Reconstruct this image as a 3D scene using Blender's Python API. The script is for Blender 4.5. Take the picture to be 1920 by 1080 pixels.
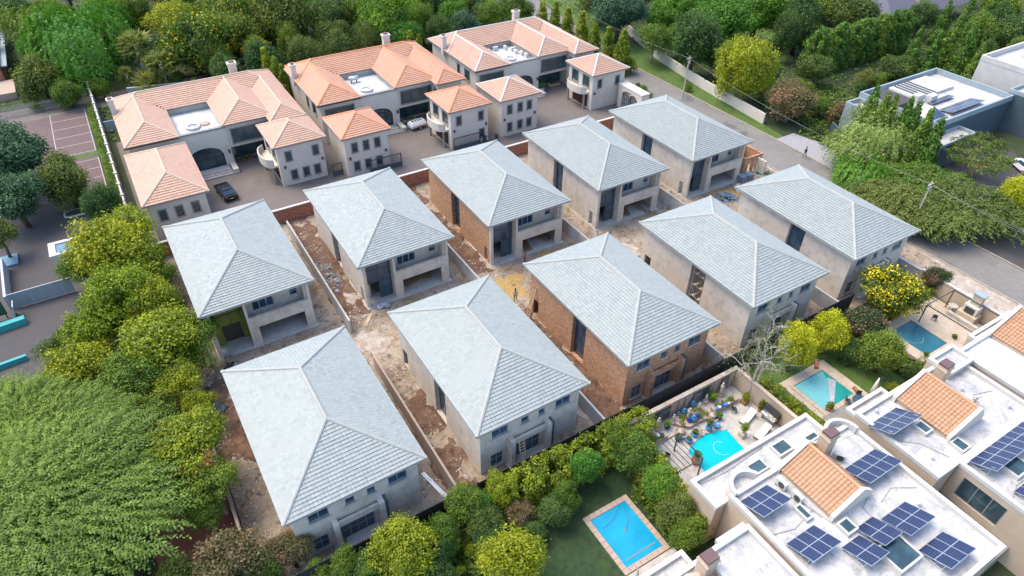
import bpy, math, random
import numpy as np
from mathutils import Vector, Matrix
R = math.radians
scene = bpy.context.scene
for o in list(bpy.data.objects): bpy.data.objects.remove(o)
col = scene.collection

# ------------------------------------------------------------ camera
CAM_H = 49.4
YAW, PITCH, ROLL = R(31.7507), R(39.2408), R(0.6941)
F_PX = 1269.06
cam_d = bpy.data.cameras.new('camera'); cam = bpy.data.objects.new('camera', cam_d); col.objects.link(cam)
cam_d.sensor_width = 36.0; cam_d.lens = 36.0 * F_PX / 1920.0
cam_d.clip_start = 0.5; cam_d.clip_end = 3000
_f = Vector((math.sin(YAW)*math.cos(PITCH), math.cos(YAW)*math.cos(PITCH), -math.sin(PITCH)))
_r0 = Vector((math.cos(YAW), -math.sin(YAW), 0)); _u0 = _r0.cross(_f)
_r = _r0*math.cos(ROLL) + _u0*math.sin(ROLL); _u = -_r0*math.sin(ROLL) + _u0*math.cos(ROLL)
M4 = Matrix(((_r.x, _u.x, -_f.x, 0), (_r.y, _u.y, -_f.y, 0), (_r.z, _u.z, -_f.z, CAM_H), (0, 0, 0, 1)))
cam.matrix_world = M4
scene.camera = cam

# ------------------------------------------------------------ sky, sun, exposure
SUN_EL, SUN_AZ = R(62), R(-40)          # azimuth measured from +Y towards +X
world = bpy.data.worlds.new('World'); scene.world = world; world.use_nodes = True
wn = world.node_tree.nodes; wl = world.node_tree.links
sky = wn.new('ShaderNodeTexSky'); sky.sky_type = 'NISHITA'; sky.sun_disc = False
sky.sun_elevation = SUN_EL; sky.sun_rotation = SUN_AZ
sky.air_density = 1.0; sky.dust_density = 2.2; sky.ozone_density = 0.6
wn['Background'].inputs['Strength'].default_value = 0.15
wl.new(sky.outputs[0], wn['Background'].inputs['Color'])
sun_d = bpy.data.lights.new('sun', 'SUN'); sun_d.energy = 1.05; sun_d.angle = R(36); sun_d.color = (1.0, 0.84, 0.62)
sun = bpy.data.objects.new('sun', sun_d); col.objects.link(sun)
_sd = Vector((math.sin(SUN_AZ)*math.cos(SUN_EL), math.cos(SUN_AZ)*math.cos(SUN_EL), math.sin(SUN_EL)))
sun.rotation_euler = _sd.to_track_quat('Z', 'Y').to_euler()
vs = scene.view_settings; vs.view_transform = 'Standard'; vs.look = 'None'; vs.gamma = 1.0
vs.use_curve_mapping = False; vs.exposure = 1.66
scene.render.engine = 'CYCLES'
scene.cycles.max_bounces = 6; scene.cycles.transparent_max_bounces = 4

# ------------------------------------------------------------ helpers
def at(px, py, z=0.0):
    """place seen at a pixel of the survey photo, at height z, in metres"""
    d = _f + _r*((px-960)/F_PX) + _u*((540-py)/F_PX)
    t = (CAM_H-z)/-d.z
    return Vector((d.x*t, d.y*t, z))
def metres(rpx, p):
    return rpx*(Vector(p)-Vector((0, 0, CAM_H))).dot(_f)/F_PX

def props(o, label=None, cat=None, group=None, kind=None):
    if label: o['label'] = label
    if cat: o['category'] = cat
    if group: o['group'] = group
    if kind: o['kind'] = kind
    return o
def thing(name, label, cat, loc=(0, 0, 0), rz=0.0, group=None):
    o = bpy.data.objects.new(name, None); col.objects.link(o)
    o.location = loc; o.rotation_euler = (0, 0, rz); o.empty_display_size = 0.3
    return props(o, label, cat, group)
def link(name, me, parent=None, loc=None, rz=0.0, **kw):
    o = bpy.data.objects.new(name, me); col.objects.link(o)
    if parent is not None: o.parent = parent
    if loc is not None: o.location = loc
    if rz: o.rotation_euler = (0, 0, rz)
    return props(o, **kw)
def copy_tree(o, parent=None):
    c = o.copy(); col.objects.link(c); c.parent = parent
    for ch in list(o.children): copy_tree(ch, c)
    return c

class MB:
    def __init__(s): s.v = []; s.f = []; s.t = []
    def add(s, vs_, fs, t=0.5):
        b = len(s.v); s.v.extend([tuple(p) for p in vs_])
        for f in fs: s.f.append(tuple(b+i for i in f)); s.t.append(t)
        return s
    def box(s, x0, x1, y0, y1, z0, z1, t=0.5):
        return s.add([(x0,y0,z0),(x1,y0,z0),(x1,y1,z0),(x0,y1,z0),(x0,y0,z1),(x1,y0,z1),(x1,y1,z1),(x0,y1,z1)],
              [(0,3,2,1),(4,5,6,7),(0,1,5,4),(1,2,6,5),(2,3,7,6),(3,0,4,7)], t)
    def obox(s, c, size, rz=0, rx=0, ry=0, t=0.5):
        m = Matrix.Translation(c) @ Matrix.Rotation(rz, 4, 'Z') @ Matrix.Rotation(ry, 4, 'Y') @ Matrix.Rotation(rx, 4, 'X')
        hx, hy, hz = size[0]/2, size[1]/2, size[2]/2
        vs_ = [m @ Vector(p) for p in [(-hx,-hy,-hz),(hx,-hy,-hz),(hx,hy,-hz),(-hx,hy,-hz),(-hx,-hy,hz),(hx,-hy,hz),(hx,hy,hz),(-hx,hy,hz)]]
        return s.add(vs_, [(0,3,2,1),(4,5,6,7),(0,1,5,4),(1,2,6,5),(2,3,7,6),(3,0,4,7)], t)
    def poly(s, pts, t=0.5): return s.add(pts, [tuple(range(len(pts)))], t)
    def prism(s, poly, z0, z1, t=0.5):
        n = len(poly)
        vs_ = [(x, y, z0) for x, y in poly]+[(x, y, z1) for x, y in poly]
        fs = [tuple(range(n-1, -1, -1)), tuple(range(n, 2*n))]+[(i, (i+1) % n, n+(i+1) % n, n+i) for i in range(n)]
        return s.add(vs_, fs, t)
    def cyl(s, x, y, z0, z1, r, n=12, r2=None, t=0.5):
        r2 = r if r2 is None else r2
        a = [2*math.pi*i/n for i in range(n)]
        vs_ = [(x+r*math.cos(q), y+r*math.sin(q), z0) for q in a]+[(x+r2*math.cos(q), y+r2*math.sin(q), z1) for q in a]
        return s.add(vs_, [tuple(range(n-1, -1, -1)), tuple(range(n, 2*n))]+[(i, (i+1) % n, n+(i+1) % n, n+i) for i in range(n)], t)
    def lathe(s, x, y, prof, n=12, t=0.5):
        vs_ = []; fs = []
        for (r, z) in prof:
            for i in range(n):
                q = 2*math.pi*i/n; vs_.append((x+r*math.cos(q), y+r*math.sin(q), z))
        for k in range(len(prof)-1):
            for i in range(n):
                j = (i+1) % n; fs.append((k*n+i, k*n+j, (k+1)*n+j, (k+1)*n+i))
        fs.append(tuple(range(n-1, -1, -1))); m = (len(prof)-1)*n; fs.append(tuple(range(m, m+n)))
        return s.add(vs_, fs, t)
    def tube(s, pts, rad, n=6, t=0.5):
        pts = [Vector(p) for p in pts]; k = len(pts)
        if not hasattr(rad, '__len__'): rad = [rad]*k
        vs_ = []; fs = []
        for i, p in enumerate(pts):
            d = (pts[min(i+1, k-1)]-pts[max(i-1, 0)]).normalized()
            a = d.orthogonal().normalized() if abs(d.z) > .95 else d.cross(Vector((0, 0, 1))).normalized()
            b = d.cross(a).normalized()
            for j in range(n):
                q = 2*math.pi*j/n; vs_.append(p+(a*math.cos(q)+b*math.sin(q))*rad[i])
        for i in range(k-1):
            for j in range(n):
                l = (j+1) % n; fs.append((i*n+j, (i+1)*n+j, (i+1)*n+l, i*n+l))
        fs.append(tuple(range(n))); m = (k-1)*n; fs.append(tuple(range(m+n-1, m-1, -1)))
        return s.add(vs_, fs, t)
    def mesh(s, name, mat, smooth=False):
        me = bpy.data.meshes.new(name); me.from_pydata(s.v, [], s.f)
        at_ = me.attributes.new('tint', 'FLOAT', 'FACE'); at_.data.foreach_set('value', np.array(s.t, dtype=np.float32))
        if mat is not None: me.materials.append(mat)
        if smooth: me.polygons.foreach_set('use_smooth', [True]*len(me.polygons))
        me.update(); return me
    def build(s, name, mat, parent=None, loc=None, rz=0.0, smooth=False, **kw):
        return link(name, s.mesh(name, mat, smooth), parent, loc, rz, **kw)

def quads_mesh(name, V, mat, tint):
    """V: (n,4,3) array of separate quads"""
    n = len(V)
    me = bpy.data.meshes.new(name)
    me.vertices.add(n*4); me.vertices.foreach_set('co', V.reshape(-1).astype(np.float32))
    me.loops.add(n*4); me.loops.foreach_set('vertex_index', np.arange(n*4, dtype=np.int32))
    me.polygons.add(n); me.polygons.foreach_set('loop_start', np.arange(0, n*4, 4, dtype=np.int32))
    me.polygons.foreach_set('loop_total', np.full(n, 4, dtype=np.int32))
    me.update(calc_edges=True)
    a = me.attributes.new('tint', 'FLOAT', 'FACE'); a.data.foreach_set('value', tint.astype(np.float32))
    me.materials.append(mat)
    return me

# ------------------------------------------------------------ materials
def nodes(name):
    m = bpy.data.materials.new(name); m.use_nodes = True
    nt = m.node_tree; b = nt.nodes['Principled BSDF']
    return m, nt, b
def nd(nt, t, **kw):
    n = nt.nodes.new(t)
    for k, v in kw.items():
        if k in n.inputs.keys(): n.inputs[k].default_value = v
        else: setattr(n, k, v)
    return n
def mixc(nt, fac, a, b, mode='MIX'):
    n = nt.nodes.new('ShaderNodeMix'); n.data_type = 'RGBA'; n.blend_type = mode
    for sock, val in ((n.inputs[0], fac), (n.inputs[6], a), (n.inputs[7], b)):
        if hasattr(val, 'is_linked') or hasattr(val, 'links'): nt.links.new(val, sock)
        elif isinstance(val, (int, float)): sock.default_value = val
        else: sock.default_value = (*val, 1.0)
    return n.outputs[2]
def noise(nt, scale, detail=4, rough=.6, vec=None, dist=0.0):
    n = nd(nt, 'ShaderNodeTexNoise', Scale=scale, Detail=detail, Roughness=rough, Distortion=dist)
    if vec is not None: nt.links.new(vec, n.inputs['Vector'])
    return n.outputs[0]
def ramp(nt, fac, lo, hi):
    n = nt.nodes.new('ShaderNodeMapRange'); n.inputs[1].default_value = lo; n.inputs[2].default_value = hi
    n.clamp = True; nt.links.new(fac, n.inputs[0]); return n.outputs[0]
def mult(nt, a, k):
    n = nd(nt, 'ShaderNodeMath', operation='MULTIPLY'); nt.links.new(a, n.inputs[0]); n.inputs[1].default_value = k; return n.outputs[0]
def pos(nt, scl=None):
    g = nt.nodes.new('ShaderNodeNewGeometry').outputs['Position']
    if scl is None: return g
    m = nt.nodes.new('ShaderNodeMapping'); m.inputs['Scale'].default_value = scl; nt.links.new(g, m.inputs['Vector'])
    return m.outputs[0]
def bump(nt, b, h, strength=.3, dist=.05):
    n = nd(nt, 'ShaderNodeBump', Strength=strength, Distance=dist); nt.links.new(h, n.inputs['Height'])
    nt.links.new(n.outputs[0], b.inputs['Normal'])
def setc(nt, b, c):
    if isinstance(c, tuple): b.inputs['Base Color'].default_value = (*c, 1)
    else: nt.links.new(c, b.inputs['Base Color'])
def M_plain(name, c1, c2=None, scale=1.5, rough=.8, metal=0.0, bmp=0.0, fine=None):
    """two colours mixed by broad and fine noise"""
    m, nt, b = nodes(name); p = pos(nt)
    c2 = c2 or tuple(v*.8 for v in c1)
    a = noise(nt, scale, 5, .65, p); f = ramp(nt, a, .35, .65)
    c = mixc(nt, f, c1, c2)
    a2 = noise(nt, scale*9, 3, .7, p)
    c = mixc(nt, ramp(nt, a2, .3, .75), c, mixc(nt, .5, c, tuple(v*.75 for v in c1)))
    setc(nt, b, c); b.inputs['Roughness'].default_value = rough; b.inputs['Metallic'].default_value = metal
    if bmp: bump(nt, b, noise(nt, fine or scale*14, 4, .7, p), bmp, .03)
    return m
def M_patch(name, base, layers, rough=.9, bmp=.4, bscale=6, streak=None):
    """ground: base colour with noise patches; layers = (colour, scale, lo, hi, detail)"""
    m, nt, b = nodes(name); p = pos(nt); c = base; h = None
    for k, (cc, s, lo, hi, d) in enumerate(layers):
        mp = nt.nodes.new('ShaderNodeMapping'); mp.inputs['Location'].default_value = (k*13.7, k*7.1, k*3.3); nt.links.new(p, mp.inputs['Vector'])
        n = noise(nt, s, d, .65, mp.outputs[0], .3)
        c = mixc(nt, ramp(nt, n, lo, hi), c, cc)
    if streak:   # rain and mortar runs
        c = mixc(nt, ramp(nt, noise(nt, 1.0, 5, .7, pos(nt, (2.2, 2.2, .22)), .3), .55, .78), c, mixc(nt, .6, c, streak))
    setc(nt, b, c); b.inputs['Roughness'].default_value = rough
    if bmp: bump(nt, b, noise(nt, bscale, 6, .7, p), bmp, .12)
    return m
def M_tile(name, c1, c2, c3, rough=.6, dirt=(.3, .28, .24), amt=.35, edge=None):
    """roof tiles: tint attribute of every tile, broad weathering"""
    m, nt, b = nodes(name); p = pos(nt)
    a = nd(nt, 'ShaderNodeAttribute', attribute_name='tint').outputs['Fac']
    c = mixc(nt, a, c1, c2)
    oi = nt.nodes.new('ShaderNodeObjectInfo').outputs['Random']; c = mixc(nt, oi, c, mixc(nt, .5, c, c3), 'MIX'); c = mixc(nt, mult(nt, oi, .22), c, tuple(v*.72 for v in c1))
    c = mixc(nt, ramp(nt, noise(nt, .35, 5, .6, p, .4), .42, .7), c, c3)
    c = mixc(nt, ramp(nt, noise(nt, 1.4, 6, .75, p, .8), .52, .8), c, mixc(nt, amt, c, dirt))
    c = mixc(nt, ramp(nt, a, 1.5, 1.9), c, edge or tuple(v*.5 for v in c1))   # bare tile noses, darkened further: course shadow lines put into the colour
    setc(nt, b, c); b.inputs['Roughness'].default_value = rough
    bump(nt, b, noise(nt, 25, 3, .7, p), .15, .02)
    return m
def M_leaf(name, dark, light, hue=.045, trans=.3, accent=None, acc_at=.85):
    m, nt, b = nodes(name); nt.nodes.remove(b); out = nt.nodes['Material Output']
    a = nd(nt, 'ShaderNodeAttribute', attribute_name='tint').outputs['Fac']
    oi = nt.nodes.new('ShaderNodeObjectInfo').outputs['Random']
    c = mixc(nt, a, dark, light)
    hs = nd(nt, 'ShaderNodeHueSaturation'); nt.links.new(c, hs.inputs['Color'])
    h = nt.nodes.new('ShaderNodeMapRange'); h.inputs[3].default_value = .5-hue*.4; h.inputs[4].default_value = .5+hue*.4
    nt.links.new(oi, h.inputs[0]); nt.links.new(h.outputs[0], hs.inputs['Hue'])
    v = nt.nodes.new('ShaderNodeMapRange'); v.inputs[3].default_value = 1.15; v.inputs[4].default_value = .85
    nt.links.new(oi, v.inputs[0]); nt.links.new(v.outputs[0], hs.inputs['Value'])
    c = hs.outputs[0]
    if accent: c = mixc(nt, ramp(nt, a, acc_at, acc_at+.04), c, accent)
    d = nt.nodes.new('ShaderNodeBsdfDiffuse'); t = nt.nodes.new('ShaderNodeBsdfTranslucent')
    nt.links.new(c, d.inputs[0]); nt.links.new(c, t.inputs[0])
    mx = nt.nodes.new('ShaderNodeMixShader'); mx.inputs[0].default_value = trans
    nt.links.new(d.outputs[0], mx.inputs[1]); nt.links.new(t.outputs[0], mx.inputs[2])
    gl = nd(nt, 'ShaderNodeBsdfGlossy', Roughness=.55)
    mx2 = nt.nodes.new('ShaderNodeMixShader'); mx2.inputs[0].default_value = .03
    nt.links.new(mx.outputs[0], mx2.inputs[1]); nt.links.new(gl.outputs[0], mx2.inputs[2])
    nt.links.new(mx2.outputs[0], out.inputs[0])
    return m
def M_glass(name, c, rough=.12):
    m, nt, b = nodes(name); p = pos(nt)
    n = noise(nt, .8, 3, .6, p)
    setc(nt, b, mixc(nt, ramp(nt, n, .4, .65), c, tuple(v*1.8+.01 for v in c)))
    b.inputs['Roughness'].default_value = rough; b.inputs['IOR'].default_value = 1.5; b.inputs['Specular IOR Level'].default_value = .8
    return m
def M_brick(name, c1, c2, mortar, scl=1.0):
    m, nt, b = nodes(name)
    geo = nt.nodes.new('ShaderNodeNewGeometry')
    sx = nt.nodes.new('ShaderNodeSeparateXYZ'); nt.links.new(geo.outputs['Position'], sx.inputs[0])
    ad = nd(nt, 'ShaderNodeMath', operation='ADD'); nt.links.new(sx.outputs[0], ad.inputs[0]); nt.links.new(sx.outputs[1], ad.inputs[1])
    cb = nt.nodes.new('ShaderNodeCombineXYZ'); nt.links.new(ad.outputs[0], cb.inputs[0]); nt.links.new(sx.outputs[2], cb.inputs[1])
    br = nd(nt, 'ShaderNodeTexBrick', Scale=1.0); br.inputs['Brick Width'].default_value = .235*scl; br.inputs['Row Height'].default_value = .085*scl
    br.inputs['Mortar Size'].default_value = .012*scl; br.inputs['Color1'].default_value = (*c1, 1); br.inputs['Color2'].default_value = (*c2, 1)
    br.inputs['Mortar'].default_value = (*mortar, 1); br.inputs['Bias'].default_value = .1
    nt.links.new(cb.outputs[0], br.inputs['Vector'])
    # irregular sorting of burnt and pale bricks in courses
    mp = nt.nodes.new('ShaderNodeMapping'); mp.inputs['Scale'].default_value = (2.2, 9.0, 1); nt.links.new(cb.outputs[0], mp.inputs['Vector'])
    n1 = noise(nt, 1.0, 3, .75, mp.outputs[0], 1.0)
    c = mixc(nt, ramp(nt, n1, .47, .6), br.outputs['Color'], tuple(min(.7, v*1.55+.05) for v in c2))
    n2 = noise(nt, 1.7, 3, .7, mp.outputs[0], 1.5)
    c = mixc(nt, ramp(nt, n2, .54, .62), c, tuple(v*.4 for v in c1))
    n3 = noise(nt, .25, 4, .6, geo.outputs['Position'])
    c = mixc(nt, ramp(nt, n3, .55, .9), c, tuple(v*.9 for v in c1))
    setc(nt, b, c); b.inputs['Roughness'].default_value = .9
    bump(nt, b, br.outputs['Fac'], -.5, .02)
    return m
def M_paver(name, c1, c2, mortar, w=.22, h=.11, rz=0.0, patch=None):
    m, nt, b = nodes(name); p = pos(nt)
    mp = nt.nodes.new('ShaderNodeMapping'); mp.inputs['Rotation'].default_value = (0, 0, rz); nt.links.new(p, mp.inputs['Vector'])
    br = nd(nt, 'ShaderNodeTexBrick', Scale=1.0); br.inputs['Brick Width'].default_value = w; br.inputs['Row Height'].default_value = h
    br.inputs['Mortar Size'].default_value = .012; br.inputs['Color1'].default_value = (*c1, 1); br.inputs['Color2'].default_value = (*c2, 1)
    br.inputs['Mortar'].default_value = (*mortar, 1); nt.links.new(mp.outputs[0], br.inputs['Vector'])
    c = mixc(nt, ramp(nt, noise(nt, .3, 5, .65, p, .5), .4, .7), br.outputs['Color'], patch or tuple(v*.7 for v in c1))
    c = mixc(nt, ramp(nt, noise(nt, 3.0, 5, .75, p), .45, .8), c, mixc(nt, .5, c, mortar))
    setc(nt, b, c); b.inputs['Roughness'].default_value = .85
    bump(nt, b, br.outputs['Fac'], -.3, .01)
    return m
def M_panel(name):
    """solar cells: dark blue cells divided by thin pale lines (printed)"""
    m, nt, b = nodes(name)
    uv = nt.nodes.new('ShaderNodeTexCoord').outputs['Object']
    br = nd(nt, 'ShaderNodeTexBrick', Scale=1.0); br.offset = 0.0
    br.inputs['Brick Width'].default_value = .165; br.inputs['Row Height'].default_value = .165; br.inputs['Mortar Size'].default_value = .008
    br.inputs['Color1'].default_value = (.008, .014, .05, 1); br.inputs['Color2'].default_value = (.012, .022, .07, 1); br.inputs['Mortar'].default_value = (.075, .10, .17, 1)
    nt.links.new(uv, br.inputs['Vector']); setc(nt, b, br.outputs['Color'])
    b.inputs['Roughness'].default_value = .22; b.inputs['Specular IOR Level'].default_value = .4
    return m
def M_flatroof(name, c, stain, warm=(.45, .36, .28)):
    m, nt, b = nodes(name); p = pos(nt)
    n = noise(nt, .55, 7, .72, p, .9)
    x = mixc(nt, ramp(nt, n, .46, .74), c, stain)
    n2 = noise(nt, 2.2, 5, .7, p, 1.3)
    x = mixc(nt, ramp(nt, n2, .57, .66), x, mixc(nt, .75, x, stain))
    n3 = noise(nt, .9, 3, .5, pos(nt, (1, 1, 1)), 2.0)
    x = mixc(nt, ramp(nt, n3, .70, .76), x, mixc(nt, .35, x, warm))
    setc(nt, b, x); b.inputs['Roughness'].default_value = .55
    bump(nt, b, n, .1, .04)
    return m
def M_water(name, deep, shallow, ripple=.4):
    m, nt, b = nodes(name); p = pos(nt)
    setc(nt, b, mixc(nt, ramp(nt, noise(nt, .5, 3, .5, p), .35, .7), deep, shallow))
    b.inputs['Roughness'].default_value = .06; b.inputs['IOR'].default_value = 1.33
    bump(nt, b, noise(nt, 2.5, 4, .6, p, .6), ripple, .05)
    return m

MAT = {}
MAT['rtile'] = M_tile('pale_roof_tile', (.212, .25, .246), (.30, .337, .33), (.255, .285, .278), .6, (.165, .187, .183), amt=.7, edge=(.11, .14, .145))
MAT['rcap'] = M_plain('pale_ridge_mortar', (.345, .355, .335), (.29, .30, .285), 2.0, .8)
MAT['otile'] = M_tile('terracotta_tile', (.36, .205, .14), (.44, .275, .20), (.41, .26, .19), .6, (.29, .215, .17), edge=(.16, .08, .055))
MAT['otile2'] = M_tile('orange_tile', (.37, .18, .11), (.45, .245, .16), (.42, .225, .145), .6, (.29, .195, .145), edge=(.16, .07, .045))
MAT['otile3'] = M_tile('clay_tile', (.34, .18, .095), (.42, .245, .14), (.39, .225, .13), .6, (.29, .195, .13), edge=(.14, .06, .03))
MAT['ocap1'] = M_plain('buff_mortar', (.50, .40, .31), (.43, .335, .25), 2, .8)
MAT['ocap2'] = M_plain('orange_mortar', (.60, .26, .13), (.52, .21, .10), 2, .8)
MAT['ocap3'] = M_plain('white_mortar', (.55, .51, .475), (.48, .44, .40), 2, .8)
MAT['plaster'] = M_patch('raw_plaster', (.50, .45, .385), [((.56, .52, .46), .5, .4, .65, 7), ((.39, .355, .31), 1.1, .48, .70, 8), ((.57, .49, .375), .3, .55, .8, 6), ((.36, .335, .30), .45, .58, .72, 7)], .9, .2, 10, streak=(.27, .25, .225))
MAT['screed'] = M_patch('grey_concrete', (.34, .34, .33), [((.44, .43, .41), .8, .4, .65, 5), ((.24, .24, .24), 2.0, .55, .75, 5)], .85, .15, 12)
MAT['brick'] = M_brick('stock_brick', (.27, .125, .065), (.38, .20, .10), (.36, .28, .21))
MAT['redbrick'] = M_brick('red_brick', (.22, .08, .045), (.30, .11, .06), (.20, .13, .10))
MAT['cream'] = M_plain('cream_plaster', (.60, .555, .48), (.54, .495, .425), .7, .85)
MAT['creamw'] = M_plain('warm_plaster', (.50, .405, .30), (.43, .34, .25), .6, .85)
MAT['white'] = M_plain('white_paint', (.53, .52, .49), (.45, .44, .42), .8, .7)
MAT['greytrim'] = M_plain('grey_trim', (.26, .26, .25), (.21, .21, .21), 2, .7)
MAT['dkframe'] = M_plain('dark_metal', (.035, .04, .045), (.05, .055, .06), 3, .45)
MAT['ltframe'] = M_plain('galvanised_frame', (.25, .30, .34), (.20, .24, .28), 3, .45)
MAT['bluegrey'] = M_plain('bluegrey_metal', (.045, .075, .09), (.07, .10, .12), 3, .5)
MAT['glass'] = M_glass('window_glass', (.018, .045, .055))
MAT['glassb'] = M_glass('blue_glass', (.02, .045, .08))
MAT['dark'] = M_plain('interior_shade', (.05, .05, .05), (.07, .065, .06), 2, .9)
MAT['door'] = M_plain('brown_door', (.075, .022, .015), (.055, .018, .012), 3, .55)
MAT['wood'] = M_plain('timber', (.28, .17, .08), (.20, .12, .06), 3, .8)
MAT['woodlt'] = M_plain('pale_timber', (.50, .38, .24), (.42, .31, .19), 3, .8)
MAT['card'] = M_plain('board', (.33, .24, .16), (.24, .17, .11), 3, .85)
MAT['green'] = M_plain('yellowgreen_board', (.20, .24, .035), (.14, .17, .03), 1.3, .7)
MAT['soil'] = M_patch('site_soil', (.235, .18, .125), [((.34, .285, .22), .3, .42, .62, 9), ((.16, .095, .055), .22, .56, .72, 9), ((.34, .305, .265), .9, .50, .68, 9), ((.28, .185, .08), .16, .60, .72, 8), ((.09, .065, .045), 1.7, .54, .66, 9), ((.40, .375, .34), 3.4, .60, .70, 8), ((.065, .05, .04), 5.0, .58, .68, 8)], .95, .9, 4)
MAT['redsoil'] = M_patch('red_soil', (.115, .065, .042), [((.18, .115, .078), .6, .45, .65, 9), ((.065, .032, .022), 1.4, .48, .66, 9), ((.25, .18, .13), 1.0, .58, .74, 8)], .95, .7, 5)
MAT['sand'] = M_patch('yellow_sand', (.34, .225, .07), [((.27, .19, .09), .8, .45, .65, 8), ((.40, .31, .17), 2.0, .52, .7, 7), ((.17, .11, .05), 3.5, .58, .7, 7)], .95, .5, 6)
MAT['dust'] = M_patch('grey_dust', (.36, .315, .265), [((.28, .225, .175), .7, .42, .64, 9), ((.45, .42, .38), 1.3, .50, .68, 9), ((.16, .12, .09), 3.0, .58, .68, 8)], .95, .5, 6)
MAT['earth'] = M_patch('garden_earth', (.035, .05, .016), [((.022, .038, .012), .5, .4, .6, 6), ((.07, .05, .025), .25, .56, .75, 5)], .95, .5, 5)
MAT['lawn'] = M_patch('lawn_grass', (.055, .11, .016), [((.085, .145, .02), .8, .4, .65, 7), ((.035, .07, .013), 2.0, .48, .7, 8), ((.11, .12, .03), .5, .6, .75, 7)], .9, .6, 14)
MAT['lawnd'] = M_patch('painted_shade_lawn', (.020, .050, .014), [((.030, .064, .014), .7, .4, .65, 8), ((.012, .030, .010), 2.2, .46, .66, 8), ((.04, .055, .018), .5, .6, .75, 7)], .9, .6, 14)  # dark lawn: the hedge's shade is put into the base colour
MAT['asphalt'] = M_patch('asphalt', (.15, .145, .135), [((.18, .172, .16), .25, .42, .65, 8), ((.10, .098, .094), .14, .57, .62, 8), ((.21, .20, .18), 1.5, .53, .72, 8), ((.24, .21, .17), .08, .6, .75, 6), ((.09, .088, .085), 2.5, .62, .7, 6)], .85, .2, 20)
MAT['pave'] = M_paver('lane_paving', (.145, .125, .115), (.18, .155, .14), (.09, .08, .075), patch=(.11, .10, .095))
MAT['paver'] = M_paver('red_paving', (.125, .075, .074), (.155, .095, .09), (.075, .055, .055), .22, .11, R(45), patch=(.095, .065, .07))
MAT['paved'] = M_paver('dark_paving', (.062, .056, .058), (.08, .068, .066), (.04, .037, .04), .22, .11, R(45), patch=(.05, .053, .06))
MAT['pink'] = M_plain('red_path', (.30, .10, .065), (.24, .075, .05), 1.0, .9)
MAT['paint'] = M_plain('road_paint', (.42, .41, .40), (.22, .21, .21), 3, .8)
MAT['kerb'] = M_plain('kerb_concrete', (.40, .35, .29), (.30, .26, .21), 1.5, .9, bmp=.2)
MAT['coping'] = M_plain('coping_stone', (.40, .31, .25), (.33, .25, .20), 2, .85)
MAT['stone'] = M_patch('court_stone', (.34, .325, .30), [((.43, .415, .385), 1.2, .4, .6, 7), ((.25, .235, .22), 2.5, .5, .7, 8)], .8, .1, 8)
MAT['slab'] = M_plain('slab_grey', (.24, .235, .225), (.19, .19, .185), 2.5, .85)
MAT['tan'] = M_patch('tan_patio', (.38, .315, .245), [((.43, .37, .30), .6, .4, .6, 6), ((.30, .245, .19), 2.0, .5, .72, 7)], .8, .1, 8)
MAT['flat'] = M_flatroof('white_roof_coat', (.45, .445, .43), (.19, .20, .205))
MAT['flatd'] = M_flatroof('worn_roof_coat', (.66, .66, .65), (.20, .19, .18))
MAT['flatg'] = M_flatroof('grey_roof_coat', (.44, .42, .40), (.30, .30, .30))
MAT['flato'] = M_flatroof('silver_roof_coat', (.48, .51, .53), (.28, .28, .28))
MAT['panel'] = M_panel('solar_cells')
MAT['alu'] = M_plain('aluminium', (.62, .64, .66), (.52, .54, .56), 2, .35, .6)
MAT['pool'] = M_water('pool_water', (.006, .235, .41), (.012, .29, .47))
MAT['pool2'] = M_water('turquoise_water', (.0, .37, .45), (.005, .41, .48))
MAT['pool3'] = M_water('green_pool_water', (.01, .20, .19), (.02, .26, .24))
MAT['pool4'] = M_water('slate_pool_water', (.015, .10, .145), (.025, .14, .19))
MAT['net'] = M_plain('pool_net', (.10, .36, .40), (.16, .44, .47), 4, .5)
MAT['blackfence'] = M_plain('black_shade_net', (.018, .018, .02), (.028, .027, .028), 2, .8)
MAT['bark'] = M_plain('bark', (.13, .09, .06), (.08, .055, .04), 4, .95)
MAT['palebark'] = M_plain('pale_bark', (.46, .43, .38), (.30, .27, .23), 4, .9)
MAT['tanbark'] = M_plain('acacia_bark', (.42, .31, .13), (.30, .22, .10), 3, .9)
MAT['slate'] = M_plain('slate_plaster', (.055, .09, .115), (.045, .075, .095), .6, .8)
MAT['slatelt'] = M_plain('pale_slate_plaster', (.26, .32, .35), (.22, .28, .31), .6, .8)
MAT['teal'] = M_plain('teal_panel', (.03, .32, .33), (.02, .26, .27), 2, .6)
MAT['bluep'] = M_plain('blue_ceramic', (.07, .24, .42), (.04, .14, .34), 5, .3)
MAT['cobalt'] = M_plain('cobalt_ceramic', (.015, .035, .30), (.02, .06, .36), 5, .25)
MAT['pot'] = M_plain('terracotta_pot', (.30, .13, .075), (.24, .10, .06), 4, .8)
MAT['statue'] = M_plain('carved_stone', (.50, .44, .35), (.38, .33, .26), 5, .9)
MAT['carblack'] = M_plain('car_paint_black', (.008, .009, .012), (.01, .011, .014), 2, .15)
MAT['carwhite'] = M_plain('car_paint_white', (.75, .76, .77), (.70, .71, .72), 2, .25)
MAT['rubber'] = M_plain('rubber', (.015, .015, .015), (.025, .025, .025), 4, .8)
MAT['red'] = M_plain('red_plastic', (.45, .015, .02), (.36, .01, .015), 4, .5)
MAT['orange'] = M_plain('orange_plastic', (.55, .14, .02), (.5, .1, .02), 4, .5)
MAT['sheet'] = M_plain('plastic_sheet', (.40, .44, .47), (.28, .31, .35), 3, .4)
MAT['rubble'] = M_tile('rubble', (.20, .13, .09), (.52, .49, .46), (.34, .28, .23), .9)
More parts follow.
